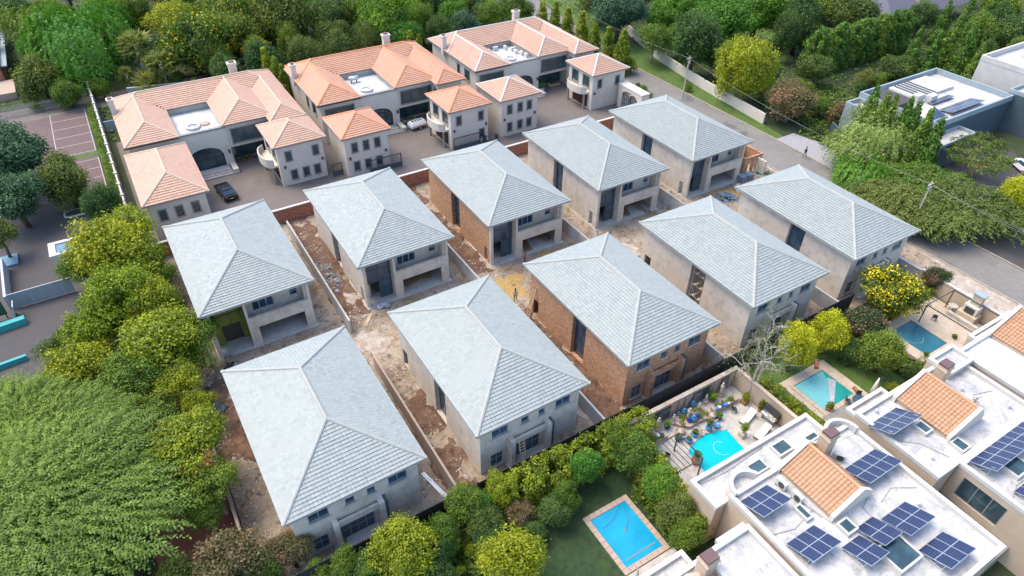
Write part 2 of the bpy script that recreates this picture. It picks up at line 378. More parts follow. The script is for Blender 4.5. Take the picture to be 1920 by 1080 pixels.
MAT['litter'] = M_tile('blue_wrap_litter', (.06, .10, .16), (.30, .36, .42), (.10, .16, .22), .5)
MAT['capbrown'] = M_plain('chimney_cowl', (.13, .075, .075), (.10, .06, .06), 3, .6)
MAT['skin'] = M_plain('skin', (.09, .045, .03), (.08, .04, .025), 3, .6)
MAT['clothdk'] = M_plain('dark_cloth', (.018, .018, .022), (.03, .03, .035), 5, .9)
MAT['clothwh'] = M_plain('light_cloth', (.45, .44, .45), (.36, .35, .37), 5, .9)
MAT['clothor'] = M_plain('orange_cloth', (.50, .12, .04), (.4, .09, .03), 5, .9)
MAT['canvas'] = M_plain('cream_canvas', (.62, .60, .56), (.52, .50, .47), 3, .9)
MAT['signgreen'] = M_plain('dark_green_sign', (.01, .06, .03), (.012, .07, .035), 3, .5)
MAT['gravel'] = M_patch('grey_gravel', (.26, .26, .28), [((.36, .36, .38), 4.0, .45, .7, 6), ((.16, .16, .18), 6.0, .5, .75, 6)], .95, .6, 12)
MAT['bluedoor'] = M_plain('blue_panel', (.10, .22, .32), (.08, .18, .27), 2, .6)
MAT['thatch'] = M_plain('dark_slate_roof', (.085, .085, .12), (.11, .105, .14), 1.5, .8, bmp=.4)

LF = {}
LF['lime'] = M_leaf('lime_leaf', (.11, .165, .006), (.33, .38, .010))
LF['yellow'] = M_leaf('yellow_leaf', (.13, .18, .008), (.38, .42, .016), hue=.02)
LF['mid'] = M_leaf('green_leaf', (0.0625, 0.1187, 0.0125), (0.1812, 0.275, 0.02))
LF['bright'] = M_leaf('bright_leaf', (0.054, 0.156, 0.012), (0.156, 0.324, 0.0216))
LF['dark'] = M_leaf('dark_leaf', (0.026, 0.0715, 0.0169), (0.0975, 0.1885, 0.0312))
LF['blue'] = M_leaf('bluegreen_leaf', (0.023, 0.07475, 0.0368), (0.0805, 0.1725, 0.0805))
LF['olive'] = M_leaf('olive_leaf', (0.05, 0.0875, 0.015), (0.1625, 0.2125, 0.03125))
LF['pale'] = M_leaf('pale_leaf', (.10, .17, .03), (.28, .37, .08))
LF['gold'] = M_leaf('golden_leaf', (.20, .25, .008), (.56, .58, .012), hue=.015)
LF['cypress'] = M_leaf('cypress_leaf', (0.042, 0.108, 0.0144), (0.18, 0.312, 0.0312))
LF['goldcyp'] = M_leaf('golden_cypress_leaf', (.10, .15, .008), (.36, .40, .014))
LF['rust'] = M_leaf('rusty_leaf', (0.066, 0.0935, 0.0198), (0.264, 0.176, 0.088))
LF['flower'] = M_leaf('flowering_leaf', (.045, .085, .01), (.14, .19, .012), accent=(.66, .55, .004), acc_at=.66)
LF['speck'] = M_leaf('yellow_flecked_leaf', (0.042, 0.09, 0.012), (0.156, 0.24, 0.018), accent=(.50, .42, .01), acc_at=.86)
LF['pinkfl'] = M_leaf('pink_flowered_leaf', (.03, .065, .018), (.09, .13, .03), accent=(.55, .22, .24), acc_at=.9)
LF['feather'] = M_leaf('feathery_leaf', (.05, .11, .011), (.21, .315, .03), hue=.015)
LF['hedge'] = M_leaf('hedge_leaf', (0.0575, 0.1035, 0.0092), (0.2875, 0.3565, 0.0138))
LF['palm'] = M_leaf('palm_leaf', (.08, .12, .02), (.26, .30, .06))
LF['dry'] = M_leaf('dry_frond', (.16, .13, .09), (.30, .24, .16))
# ------------------------------------------------------------ roofs
rng = random.Random(7)
def hip_h(rc, x, y, tn): return tn*min(x-rc[0], rc[1]-x, y-rc[2], rc[3]-y)
def under(rects, i, x, y, tn):
    own = hip_h(rects[i], x, y, tn)
    for j, rc in enumerate(rects):
        if j == i: continue
        h = hip_h(rc, x, y, tn)
        if h > own+.01 or (abs(h-own) <= .01 and j < i): return True
    return False
def tile_field(mb, O, ud, nd_, Lu, half, z0, tn, gw, gl, cull, urange=None, wave=.014, step=.06):
    cs = 1/math.sqrt(1+tn*tn); nvec = Vector((-nd_.x*tn*cs, -nd_.y*tn*cs, cs))
    slope = half/cs; nc = max(1, int(round(slope/gl))); g = slope/nc
    nt_ = max(1, int(round(Lu/gw))); w = Lu/nt_
    prof = [(0, 0.0), (.28, wave), (.68, wave), (1.0, 0.0)]
    for k in range(nc):
        d0 = k*g*cs; d1 = min((k+1)*g*cs+.02, half)
        r0 = urange(d0) if urange else (d0, Lu-d0); r1 = urange(d1) if urange else (d1, Lu-d1)
        for i in range(nt_):
            a, b = i*w, (i+1)*w
            if b <= r0[0]+.02 or a >= r0[1]-.02: continue
            m = (max(a, r0[0])+min(b, r0[1]))/2; dm = (d0+d1)/2
            pc = O+ud*m+nd_*dm
            if cull and cull(pc.x, pc.y): continue
            j1 = rng.uniform(-.006, .006); j2 = rng.uniform(-.008, .008)
            lo = []; hi = []; ri = []
            for q, hgt in prof:
                u_ = a+q*w
                ul = min(max(u_, r0[0]), r0[1]); uh = min(max(u_, r1[0]), max(r1[0], r1[1]))
                pl = O+ud*ul+nd_*d0+Vector((0, 0, z0+d0*tn)); ph = O+ud*uh+nd_*d1+Vector((0, 0, z0+d1*tn))
                lo.append(pl+nvec*(hgt+step+j1)); hi.append(ph+nvec*(hgt+.004+j2)); ri.append(pl+nvec*(-.01))
            t = rng.random()
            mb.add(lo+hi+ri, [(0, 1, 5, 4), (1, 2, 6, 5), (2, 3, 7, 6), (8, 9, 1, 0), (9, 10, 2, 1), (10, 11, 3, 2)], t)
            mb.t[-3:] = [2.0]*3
def cap_line(mb, p0, p1, r=.16, L=.42, cull=None):
    p0 = Vector(p0); p1 = Vector(p1); n = max(1, int((p1-p0).length/L)); d = (p1-p0)/n
    for i in range(n):
        a = p0+d*i; b = p0+d*(i+1.06); m = (a+b)/2
        if cull and cull(m.x, m.y): continue
        mb.tube([a, b], [r*1.01, r*.985], 8, rng.random())
def roof_hip(parent, rects, z0, tn, tmat, cmat, fmat, gw=.31, gl=.30, fascia=.2, name='roof', bottom=True):
    """roof part with tile and cap sub-parts; rects share the eave height"""
    deck = MB(); tiles = MB(); caps = MB()
    for i, rc in enumerate(rects):
        x0, x1, y0, y1 = rc; W, L = x1-x0, y1-y0; half = min(W, L)/2; e = .004*i
        def cu(x, y, i=i): return under(rects, i, x, y, tn)
        cull = cu if len(rects) > 1 else None
        zr = z0+half*tn
        if L >= W: A, B = Vector((x0+half, y0+half, zr)), Vector((x0+half, y1-half, zr)); ends = (A, A, B, B)
        else: A, B = Vector((x0+half, y0+half, zr)), Vector((x1-half, y0+half, zr)); ends = (A, B, B, A)
        cor = [Vector((x0, y0, z0)), Vector((x1, y0, z0)), Vector((x1, y1, z0)), Vector((x0, y1, z0))]
        dz = Vector((0, 0, .06+e))
        c2 = [c-dz for c in cor]; A2, B2 = A-dz, B-dz
        if L >= W: fs = [[c2[0], c2[1], A2], [c2[1], c2[2], B2, A2], [c2[2], c2[3], B2], [c2[3], c2[0], A2, B2]]
        else: fs = [[c2[0], c2[1], B2, A2], [c2[1], c2[2], B2], [c2[2], c2[3], A2, B2], [c2[3], c2[0], A2]]
        for f in fs: deck.poly(f)
        g = e
        deck.prism([(x0+g, y0+g), (x1-g, y0+g), (x1-g, y1-g), (x0+g, y1-g)], z0-fascia-e, z0-.02-e)
        tile_field(tiles, Vector((x0, y0, 0)), Vector((1, 0, 0)), Vector((0, 1, 0)), W, half if W <= L else L/2, z0, tn, gw, gl, cull)
        tile_field(tiles, Vector((x1, y0, 0)), Vector((0, 1, 0)), Vector((-1, 0, 0)), L, half if L <= W else W/2, z0, tn, gw, gl, cull)
        tile_field(tiles, Vector((x1, y1, 0)), Vector((-1, 0, 0)), Vector((0, -1, 0)), W, half if W <= L else L/2, z0, tn, gw, gl, cull)
        tile_field(tiles, Vector((x0, y1, 0)), Vector((0, -1, 0)), Vector((1, 0, 0)), L, half if L <= W else W/2, z0, tn, gw, gl, cull)
        up = Vector((0, 0, .0))
        for c, q in zip(cor, ends): cap_line(caps, c+up, q+up, cull=cull)
        if (B-A).length > .3: cap_line(caps, A+up, B+up, cull=cull)
    roof = deck.build(name, fmat, parent)
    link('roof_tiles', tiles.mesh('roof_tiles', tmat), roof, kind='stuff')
    link('ridge_caps', caps.mesh('ridge_caps', cmat), roof, kind='stuff')
    return roof

# ------------------------------------------------------------ walls with openings
def P(face, c, a, d, z):
    return {'-y': (a, c-d, z), '+y': (a, c+d, z), '-x': (c-d, a, z), '+x': (c+d, a, z)}[face]
def fbox(mb, face, c, a0, a1, d0, d1, z0, z1, t=.5):
    p = P(face, c, a0, d0, z0); q = P(face, c, a1, d1, z1)
    return mb.box(min(p[0], q[0]), max(p[0], q[0]), min(p[1], q[1]), max(p[1], q[1]), z0, z1, t)
def wallgrid(mb, face, c, a0, a1, z0, z1, ops=(), th=.25, ends=True):
    A = sorted(set([a0, a1]+[v for o in ops for v in o[:2] if a0 < v < a1])); Z = sorted(set([z0, z1]+[v for o in ops for v in o[2:4] if z0 < v < z1]))
    def solid(i, j):
        if i < 0 or j < 0 or i >= len(A)-1 or j >= len(Z)-1: return False
        am, zm = (A[i]+A[i+1])/2, (Z[j]+Z[j+1])/2
        return not any(o[0] < am < o[1] and o[2] < zm < o[3] for o in ops)
    flip = face in ('+y', '-x')
    def q(pts):
        pts = [P(face, c, *p) for p in pts]
        mb.poly(pts[::-1] if flip else pts)
    for i in range(len(A)-1):
        for j in range(len(Z)-1):
            if not solid(i, j): continue
            l, r, b, t = A[i], A[i+1], Z[j], Z[j+1]
            q([(l, 0, b), (r, 0, b), (r, 0, t), (l, 0, t)]); q([(r, -th, b), (l, -th, b), (l, -th, t), (r, -th, t)])
            if not solid(i-1, j): q([(l, -th, b), (l, 0, b), (l, 0, t), (l, -th, t)])
            if not solid(i+1, j): q([(r, 0, b), (r, -th, b), (r, -th, t), (r, 0, t)])
            if not solid(i, j-1): q([(l, -th, b), (r, -th, b), (r, 0, b), (l, 0, b)])
            if not solid(i, j+1): q([(l, 0, t), (r, 0, t), (r, -th, t), (l, -th, t)])
def window(parent, face, c, a0, a1, z0, z1, n=2, rows=1, fm='ltframe', gm='glass', trim=None, sill=None, rec=.10, bar=.07, name='window'):
    f = MB(); d0, d1 = -rec-.06, -rec
    fbox(f, face, c, a0, a0+bar, d0, d1, z0, z1); fbox(f, face, c, a1-bar, a1, d0, d1, z0, z1)
    fbox(f, face, c, a0+bar, a1-bar, d0, d1, z0, z0+bar); fbox(f, face, c, a0+bar, a1-bar, d0, d1, z1-bar, z1)
    w = (a1-a0)/n; h = (z1-z0)/rows
    for k in range(1, n): fbox(f, face, c, a0+k*w-bar/2, a0+k*w+bar/2, d0, d1, z0+bar, z1-bar)
    for k in range(1, rows): fbox(f, face, c, a0+bar, a1-bar, d0+.005, d1-.005, z0+k*h-bar/2, z0+k*h+bar/2)
    wo = f.build(name, MAT[fm], parent)
    if trim:
        t = MB(); s = .16
        fbox(t, face, c, a0-s, a0, -.05, .05, z0-s, z1+s); fbox(t, face, c, a1, a1+s, -.05, .05, z0-s, z1+s)
        fbox(t, face, c, a0, a1, -.05, .05, z1, z1+s); fbox(t, face, c, a0, a1, -.05, .09, z0-s, z0)
        t.build('surround', MAT[trim], wo)
    if sill:
        t = MB(); fbox(t, face, c, a0-.1, a1+.1, -.08, .12, z0-.12, z0); t.build('sill', MAT[sill], wo)
    for i in range(n):
        for j in range(rows):
            g = MB(); fbox(g, face, c, a0+i*w+.03, a0+(i+1)*w-.03, d0+.015, d0+.035, z0+j*h+.03, z0+(j+1)*h-.03)
            g.build('pane', MAT[gm], wo)
    return wo
def garage_door(parent, face, c, a0, a1, z0, z1, mat='door'):
    base = MB(); fbox(base, face, c, a0, a1, -.2, -.14, z0, z1); d = base.build('garage_door', MAT[mat], parent)
    n = 4; h = (z1-z0)/n
    for k in range(n):
        p = MB(); fbox(p, face, c, a0+.05, a1-.05, -.14, -.10, z0+k*h+.03, z0+(k+1)*h-.03); p.build('panel', MAT[mat], d)
    return d
def block(parent, rc, z0, z1, mat, specs=(), name='wall', th=.25, trim='greytrim', fm='dkframe', gm='glass', lamps=()):
    """four walls with real openings; specs = (face, a0, a1, z0, z1, kind, panes, rows)"""
    x0, x1, y0, y1 = rc; mb = MB()
    C = {'-y': y0, '+y': y1, '-x': x0, '+x': x1}
    for face in ('-y', '+y', '-x', '+x'):
        a0, a1 = (x0, x1) if face[1] == 'y' else (y0+th, y1-th)
        wallgrid(mb, face, C[face], a0, a1, z0, z1, [s[1:5] for s in specs if s[0] == face], th)
    w = mb.build(name, mat, parent)
    for s in specs:
        face, a0, a1, b0, b1, kind = s[:6]
        if kind == 'win': window(parent, face, C[face], a0, a1, b0, b1, s[6] if len(s) > 6 else 1, s[7] if len(s) > 7 else 1, fm, gm, trim)
        elif kind == 'garage': garage_door(parent, face, C[face], a0, a1, b0, b1)
    for (face, a, z) in lamps:
        l = MB(); fbox(l, face, C[face], a-.1, a+.1, .0, .22, z, z+.32); fbox(l, face, C[face], a-.14, a+.14, .0, .26, z+.32, z+.38)
        l.build('wall_lamp', MAT['dkframe'], parent)
    return w

# ------------------------------------------------------------ ten unfinished houses on the site
TN = math.tan(R(23.3)); EV = 6.25
def site_house_common(h, W, L):
    roof_hip(h, [(-W/2, W/2, -L/2, L/2)], EV, TN, MAT['rtile'], MAT['rcap'], MAT['rcap'])
def slot(h, y0, y1, mat, deep=1.5):
    m = MB()   # recess behind the tall slot of the side wall
    m.box(-5+deep, -5+deep+.2, y0-.2, y1+.2, .1, 6.0); m.box(-4.74, -5+deep, y0-.22, y0-.01, .1, 6.0); m.box(-4.74, -5+deep, y1+.01, y1+.22, .1, 6.0)
    m.box(-4.99, -5+deep, y0+.002, y1-.002, .0, .14)
    m.build('stair_recess', MAT[mat], h)
    window(h, '-x', -5.0, y0+.02, y1-.02, .15, 5.9, 2, 4, 'bluegrey', 'glassb', rec=.42, name='stair_screen')
def make_rear_row_house():
    h = thing('unfinished_house', 'x', 'house')
    site_house_common(h, 11.3, 17.9)
    S = -8.35; yb = 8.3
    m = MB()
    wallgrid(m, '-x', -5.05, S+.3, yb, 0, 6.06, [(-.45, 1.75, 0, 5.95), (-7.5, -6.75, .15, 2.15)])
    wallgrid(m, '+x', 5.05, S+.3, yb, 0, 6.06); wallgrid(m, '+y', yb, -4.8, 4.8, 0, 6.06)
    m.build('wall', MAT['plaster'], h)
    m = MB()
    wallgrid(m, '-y', S, -5.05, 5.05, 0, 6.06, [(-4.7, -1.6, .0, 5.95), (-.65, 4.15, 0, 2.3), (-1.35, 4.75, 3.62, 5.95)], .3)
    m.build('front_wall', MAT['plaster'], h)
    m = MB()  # entrance recess, balcony recess
    m.box(-4.78, -1.45, S+1.75, S+1.95, 2.45, 6.0); m.box(-4.78, -3.95, S+1.75, S+1.95, .12, 2.45); m.box(-2.1, -1.45, S+1.75, S+1.95, .12, 2.45)
    m.box(-1.6, -1.36, S+.31, S+1.95, .12, 6.0)
    rec = m.build('entrance_recess', MAT['plaster'], h)
    m = MB(); wallgrid(m, '-y', S+1.35, -1.36, 4.79, 2.75, 6.0, [(-.6, 1.6, 3.35, 4.75), (3.3, 4.15, 3.75, 4.75)], .2); m.box(4.5, 4.79, S+.31, S+1.34, 2.75, 6.0)
    m.build('balcony_wall', MAT['plaster'], h)
    m = MB(); m.box(-1.34, 4.79, S+.302, S+5.2, 2.45, 2.74); m.build('balcony_slab', MAT['screed'], h)
    window(h, '-y', S+1.35, -.6, 1.6, 3.35, 4.75, 3, 1, 'alu', 'glassb', bar=.09); window(h, '-y', S+1.35, 3.3, 4.15, 3.75, 4.75, 1, 2, 'alu', 'glassb', bar=.09)
    m = MB(); m.box(-.9, -.66, S+.31, S+5.2, .12, 2.44); m.box(-.9, 4.79, S+5.2, S+5.4, .12, 2.44); m.build('garage_lining', MAT['plaster'], h)
    m = MB(); m.box(-5.2, 5.2, S-.35, S+5.6, .0, .13); m.build('floor_slab', MAT['screed'], h)
    # two-storey entrance frame with a door leaf
    m = MB()
    for x in (-4.6, -3.1, -1.75): m.box(x-.05, x+.05, S+.9, S+1.0, .13, 5.95)
    for z in (2.55, 4.2, 5.7): m.box(-4.55, -1.8, S+.91, S+.99, z-.05, z+.05)
    m.build('entrance_frame', MAT['bluegrey'], h)
    for (x0, x1, z0, z1) in ((-4.54, -3.16, 2.62, 4.14), (-3.04, -1.81, 2.62, 4.14), (-4.54, -3.16, 4.26, 5.64), (-3.04, -1.81, 4.26, 5.64)):
        m = MB(); m.box(x0, x1, S+.94, S+.96, z0, z1); m.build('pane', MAT['glassb'], h)
    d = MB(); d.box(-3.0, -1.85, S+.86, S+.9, .16, 2.48); dl = d.build('door', MAT['bluegrey'], h)
    for k in range(3):
        g = MB(); g.box(-2.88, -1.97, S+.84, S+.86, .3+k*.72, .9+k*.72); g.build('pane', MAT['glassb'], dl)
    slot(h, -.45, 1.75, 'plaster')
    return h
def make_front_row_house():
    h = thing('unfinished_house', 'x', 'house')
    site_house_common(h, 11.2, 17.45)
    S = -8.1; yb = 8.1
    m = MB()
    wallgrid(m, '-x', -5.0, S+.26, yb, 0, 6.06, [(-1.8, .35, 0, 5.95), (6.45, 7.5, .15, 2.3)])
    wallgrid(m, '+x', 5.0, S+.26, yb, 0, 6.06); wallgrid(m, '+y', yb, -4.74, 4.74, 0, 6.06)
    m.build('wall', MAT['plaster'], h)
    wins = [(-3.85, -2.3, 4.2, 5.15, 2), (-.98, -.25, 4.35, 5.05, 1), (.75, 1.4, 4.35, 5.05, 1), (2.5, 4.05, 4.2, 5.15, 2), (-4.0, -2.8, .5, 2.05, 2)]
    m = MB(); wallgrid(m, '-y', S, -5.0, 5.0, 0, 6.06, [w[:4] for w in wins]+[(-1.75, .95, .12, 2.25)]); m.build('front_wall', MAT['plaster'], h)
    for w in wins: window(h, '-y', S, *w[:4], w[4], 2 if w[4] == 2 and w[0] < -3.9 else 1, 'ltframe', 'glassb', sill='screed', bar=.06)
    window(h, '-y', S, -1.75, .95, .12, 2.25, 4, 2, 'ltframe', 'glassb', bar=.07, name='patio_door')
    m = MB()
    for x in (-2.35, 1.35): m.box(x, x+.42, S-.7, S-.002, 0, 3.5)
    m.box(-1.93, 1.35, S-.42, S-.2, 2.62, 3.2); m.box(-1.93, 1.35, S-.19, S-.002, 2.62, 2.75)
    m.build('portal', MAT['plaster'], h)
    for x in (-1.88, 1.82):
        m = MB(); m.box(x, x+.2, S-.68 if x > 0 else S-.45, S-.004 if x > 0 else S-.2, .1, 3.48 if x > 0 else 2.6); m.build('steel_channel', MAT['bluegrey'], h)
    m = MB(); m.box(-2.6, 2.2, S-1.3, S-.01, 0, .12); m.build('patio_step', MAT['screed'], h)
    slot(h, -1.8, .35, 'plaster')
    return h
R0 = make_rear_row_house(); F0 = make_front_row_house()
SITE = [
 ('F', 5.74, 39.3, .5, 'largest pale-roofed unfinished house, nearest the camera beside the feathery tree'),
 ('F', 21.2, 39.1, .4, 'unfinished grey plastered house with wooden ladder leaning on its patio portal'),
 ('F', 36.5, 39.0, .2, 'brown brick unfinished house beside black fence and blue-potted pool court'),
 ('F', 52.1, 38.95, 0, 'unfinished plastered house with scaffold in its side slot, behind the bare pale tree'),
 ('F', 67.5, 38.85, -.5, 'unfinished plastered house by the road behind yellow flowering tree'),
 ('R', 5.4, 65.2, .5, 'unfinished house with yellow-green boarded entrance, beside the black car courtyard'),
 ('R', 21.3, 64.8, -.1, 'unfinished plastered house with cluttered garage, second from left in back row'),
 ('R', 36.9, 64.5, -.5, 'unfinished house with brown brick side wall and plastered front, middle of back row'),
 ('R', 52.4, 64.4, -.6, 'unfinished plastered house with boards in garage, fourth in back row'),
 ('R', 67.5, 64.2, .2, 'unfinished plastered house beside the road and small brick gatehouse, far end of back row')]
SH = []
used = set()
for kind, x, y, a, lab in SITE:
    pr = F0 if kind == 'F' else R0
    o = copy_tree(pr) if kind in used else pr
    used.add(kind); SH.append(o)
    o.location = (x, y, 0); o.rotation_euler = (0, 0, R(a)); props(o, lab, 'house', 'unfinished houses with pale tiled roofs')
def remat(o, names, mat):
    for ch in list(o.children):
        if ch.name.split('.')[0] in names:
            me = ch.data.copy(); me.materials.clear(); me.materials.append(mat); ch.data = me
remat(SH[2], ('wall', 'front_wall', 'portal', 'stair_recess'), MAT['brick'])
remat(SH[7], ('wall', 'stair_recess'), MAT['brick'])
for ch in list(SH[5].children):   # first house of the back row: boards instead of the glazed entrance
    nm = ch.name.split('.')[0]
    if nm in ('entrance_frame', 'pane', 'door'):
        for g in list(ch.children): bpy.data.objects.remove(g)
        bpy.data.objects.remove(ch)
remat(SH[5], ('entrance_recess',), MAT['green'])
for ch in list(SH[3].children):   # open slot with the scaffold
    if ch.name.split('.')[0] == 'stair_screen':
        for g_ in list(ch.children): bpy.data.objects.remove(g_)
        bpy.data.objects.remove(ch)
remat(SH[3], ('stair_recess',), MAT['screed'])
m = MB(); m.box(-3.97, -2.08, -6.35, -6.3, .14, 2.47); m.build('doorway_shade', MAT['dark'], SH[5])  # dark sheet behind the door opening, interior shade put into its colour
m = MB()
for x in (-4.2, -2.9, -1.9): m.box(x-.04, x+.04, -6.68, -6.62, 2.5, 5.9)
m.box(-4.7, -1.6, -6.69, -6.63, 3.8, 3.9); m.build('entrance_batten', MAT['bluegrey'], SH[5])

# ------------------------------------------------------------ three tiled houses with their garage wings
OT = math.tan(R(25)); OE = 6.5
def arch_wall(mb, x0, x1, y, z1, cx, hw, spring, rise, th=.3, n=14):
    mb.box(x0, cx-hw, y, y+th, 0, z1); mb.box(cx+hw, x1, y, y+th, 0, z1)
    for k in range(n):
        a0 = -1+2*k/n; a1 = -1+2*(k+1)/n
        h0 = spring+rise*math.sqrt(max(0, 1-a0*a0)); h1 = spring+rise*math.sqrt(max(0, 1-a1*a1))
        xa, xb = cx+a0*hw, cx+a1*hw
        mb.add([(xa, y, h0), (xb, y, h1), (xb, y, z1), (xa, y, z1), (xa, y+th, h0), (xb, y+th, h1), (xb, y+th, z1), (xa, y+th, z1)],
               [(0, 1, 2, 3), (5, 4, 7, 6), (4, 5, 1, 0), (3, 2, 6, 7)])
def tiled_house(X0, tmat, cmat, lab, var):
    h = thing('tiled_house', lab, 'house', (X0, 95.7, 0))
    rects = [(0, 24.1, 9.9, 17.8), (0, 6.9, 0, 17.75), (12.6, 20.1, .4, 17.7), (18.8, 24.05, -1.7, 15)]
    roof_hip(h, rects, OE, OT, MAT[tmat], MAT[cmat], MAT['greytrim'], gw=.34, gl=.38)
    block(h, (.55, 23.5, 10.5, 17.2), 0, OE-.22, MAT['cream'], name='rear_wall')
    block(h, (.5, 6.4, .55, 10.55), 0, OE-.21, MAT['cream'], [('-y', 1.2, 5.7, 3.9, 5.4, 'win', 3), ('-y', 1.6, 5.3, .6, 2.2, 'win', 3), ('-x', 3.0, 4.6, 3.6, 5.4, 'win', 2), ('-x', 6.5, 7.3, 3.6, 5.4, 'win', 1)], name='left_wing_wall')
    block(h, (13.1, 19.6, .95, 10.6), 2.85, OE-.21, MAT['cream'], [('-y', 13.7, 19.0, 3.4, 5.5, 'win', 3)], name='right_wing_wall')
    block(h, (13.1, 19.6, 2.6, 10.6), 0, 2.84, MAT['cream'], [('-y', 13.8, 19.0, .3, 2.3, 'win', 4)], name='right_wing_base')
    block(h, (19.3, 23.5, -1.1, 10.7), 0, OE-.23, MAT['cream'], [('-y', 20.2, 21.2, 3.7, 5.2, 'win', 1), ('-x', -.6, .3, 3.7, 5.3, 'win', 1)], name='side_wing_wall')
    m = MB(); arch_wall(m, 6.42, 13.08, .75, 6.05, 9.6, 2.35, 2.3, 1.35); m.build('arched_front', MAT['cream'], h)
    m = MB(); m.box(6.42, 13.08, .62, 1.15, 6.05, 6.3); m.build('parapet_coping', MAT['greytrim'], h)
    m = MB(); m.box(6.41, 13.09, 1.06, 10.5, 5.2, 5.45); fr = m.build('flat_roof', MAT['flato'], h)
    m = MB(); n = 12
    pts = [(9.6+2.3*math.cos(math.pi*k/n), .99, 2.3+1.32*math.sin(math.pi*k/n)) for k in range(n+1)]
    m.poly([(11.9, .99, .4)]+pts+[(7.3, .99, .4)]); gl = m.build('entrance_glazing', MAT['glass'], h)
    m = MB()
    for x in (7.35, 8.4, 9.56, 10.7, 11.78): m.box(x, x+.09, .9, .98, .4, 2.35 if x < 7.5 or x > 11.7 else 3.3)
    for z in (.4, 1.9, 2.7): m.box(7.35, 11.86, .905, .975, z, z+.09)
    m.build('door_frame', MAT['dkframe'], gl)
    for k in range(3):
        m = MB(); m.box(7.0+.1*k, 12.3-.1*k, -1.6+.4*k, .74, .02, .16*(k+1)-.004*k); m.build('step', MAT['stone'], h)
    for x in (6.45, 12.35):
        m = MB(); m.box(x, x+.75, -1.7, .7, 0, .75); m.build('step_pier', MAT['cream'], h)
    # roof court: skylight drum, units
    m = MB(); m.lathe(9.3, 4.2, [(1.0, 5.45), (1.0, 5.8), (.85, 5.85), (.62, 5.8), (.6, 5.62), (.55, 5.6)], 20); m.build('skylight_drum', MAT['white'], fr, smooth=False)
    m = MB(); m.lathe(9.3, 4.2, [(.6, 5.62), (.45, 5.72), (.2, 5.78), (.02, 5.8)], 16); m.build('skylight_glass', MAT['sheet' if var != 1 else 'white'], fr, smooth=True)
    if var == 1:
        m = MB(); m.tube([(8.0, 8.3, 6.15), (9.6, 8.3, 6.15)], .34, 12); m.build('water_heater', MAT['alu'], fr, smooth=True)
        m = MB(); [m.box(x, x+.08, 8.1, 8.5, 5.45, 5.9) for x in (8.3, 9.2)]; m.build('heater_stand', MAT['dkframe'], fr)
    if var == 2:
        for (x, y) in ((7.3, 2.3), (7.5, 8.6), (9.2, 9.2), (11.0, 8.8), (11.6, 6.2), (12.1, 5.0), (12.3, 3.8), (11.9, 7.5)):
            m = MB(); m.obox((x, y, 5.8), (.85, .4, .68), rng.choice((0, R(90)))); m.build('air_conditioner', MAT['white'], fr)
    if var == 0:
        m = MB(); m.lathe(11.0, 4.7, [(.7, 5.46), (.68, 5.6), (.6, 5.64)], 14); m.build('vent_cover', MAT['coping'], fr)
    # chimneys
    for (x, y, s) in ((.35, 12.0, .85), (18.6, 17.6, 1.3)):
        m = MB(); m.box(x-s*.45, x+s*.45, y-.45, y+.45, 5.5, 8.6 if s < 1 else 8.5); m.box(x-s*.55, x+s*.55, y-.55, y+.55, 8.6 if s < 1 else 8.5, 8.85); c = m.build('chimney', MAT['cream'], h)
        m = MB(); m.box(x-s*.3, x+s*.3, y-.3, y+.3, 8.851, 9.05); m.build('chimney_pot', MAT['capbrown'], c)
    for x in (12.55, 18.3):
        m = MB(); m.cyl(x+.6, 1.25, 0, 2.85, .17, 10); m.build('porch_column', MAT['greytrim'], h)
    m = MB(); m.box(12.62, 12.86, .4, .62, 2.3, 2.8); m.build('wall_lamp', MAT['dkframe'], h)
    m = MB()
    for x0, x1, y in ((6.45, 12.8, .3), ): m.box(-0.1, 6.9, -.12, -.02, OE-.2, OE-.05)
    m.build('gutter', MAT['dkframe'], h)
    return h
tiled_house(-1.4, 'otile', 'ocap1', 'tiled house with buff ridge mortar, left of three, black car before it', 0)
tiled_house(24.9, 'otile2', 'ocap2', 'tiled house with orange ridges and a water heater on its flat roof, middle of three', 1)
tiled_house(51.6, 'otile', 'ocap3', 'tiled house with white ridge mortar and many air conditioners, nearest the road', 2)
def curved_balcony(h, y0, y1, z):
    """bow-fronted balcony on the -x side of a garage wing"""
    n = 10; ym = (y0+y1)/2; hw = (y1-y0)/2
    out = [(-1.25*math.sqrt(max(0, 1-(2*k/n-1)**2))*.9-.15, ym+hw*(2*k/n-1)) for k in range(n+1)]
    m = MB(); m.prism([(.58, y1), (.58, y0)]+out, z-.3, z); m.build('balcony_floor', MAT['cream'], h)
    m = MB()
    for k in range(n):
        (xa, ya), (xb, yb) = out[k], out[k+1]
        m.add([(xa, ya, z), (xb, yb, z), (xb, yb, z+.95), (xa, ya, z+.95), (xa+.16, ya, z), (xb+.16, yb, z), (xb+.16, yb, z+.95), (xa+.16, ya, z+.95)],
              [(3, 2, 1, 0), (4, 5, 6, 7), (2, 3, 7, 6)])
    m.build('balcony_parapet', MAT['cream'], h)
    for yy in (y0+.25, y1-.25):
        m = MB(); m.cyl(-.25, yy, 0, z-.3, .17, 10); m.build('balcony_column', MAT['greytrim'], h)
def garage_wing(x0, x1, y0, y1, tmat, cmat, lab, specs, balcony=False, lamps=()):
    h = thing('garage_wing', lab, 'outbuilding', (x0, y0, 0), group='garage wings of the tiled houses')
    W, L = x1-x0, y1-y0
    roof_hip(h, [(0, W, 0, L)], 6.2, OT, MAT[tmat], MAT[cmat], MAT['greytrim'], gw=.34, gl=.38)
    block(h, (.5, W-.5, .5, L-.5), 0, 6.0, MAT['cream'], specs, lamps=lamps)
    if balcony: curved_balcony(h, 1.4, L-1.4, 2.95)
    return h
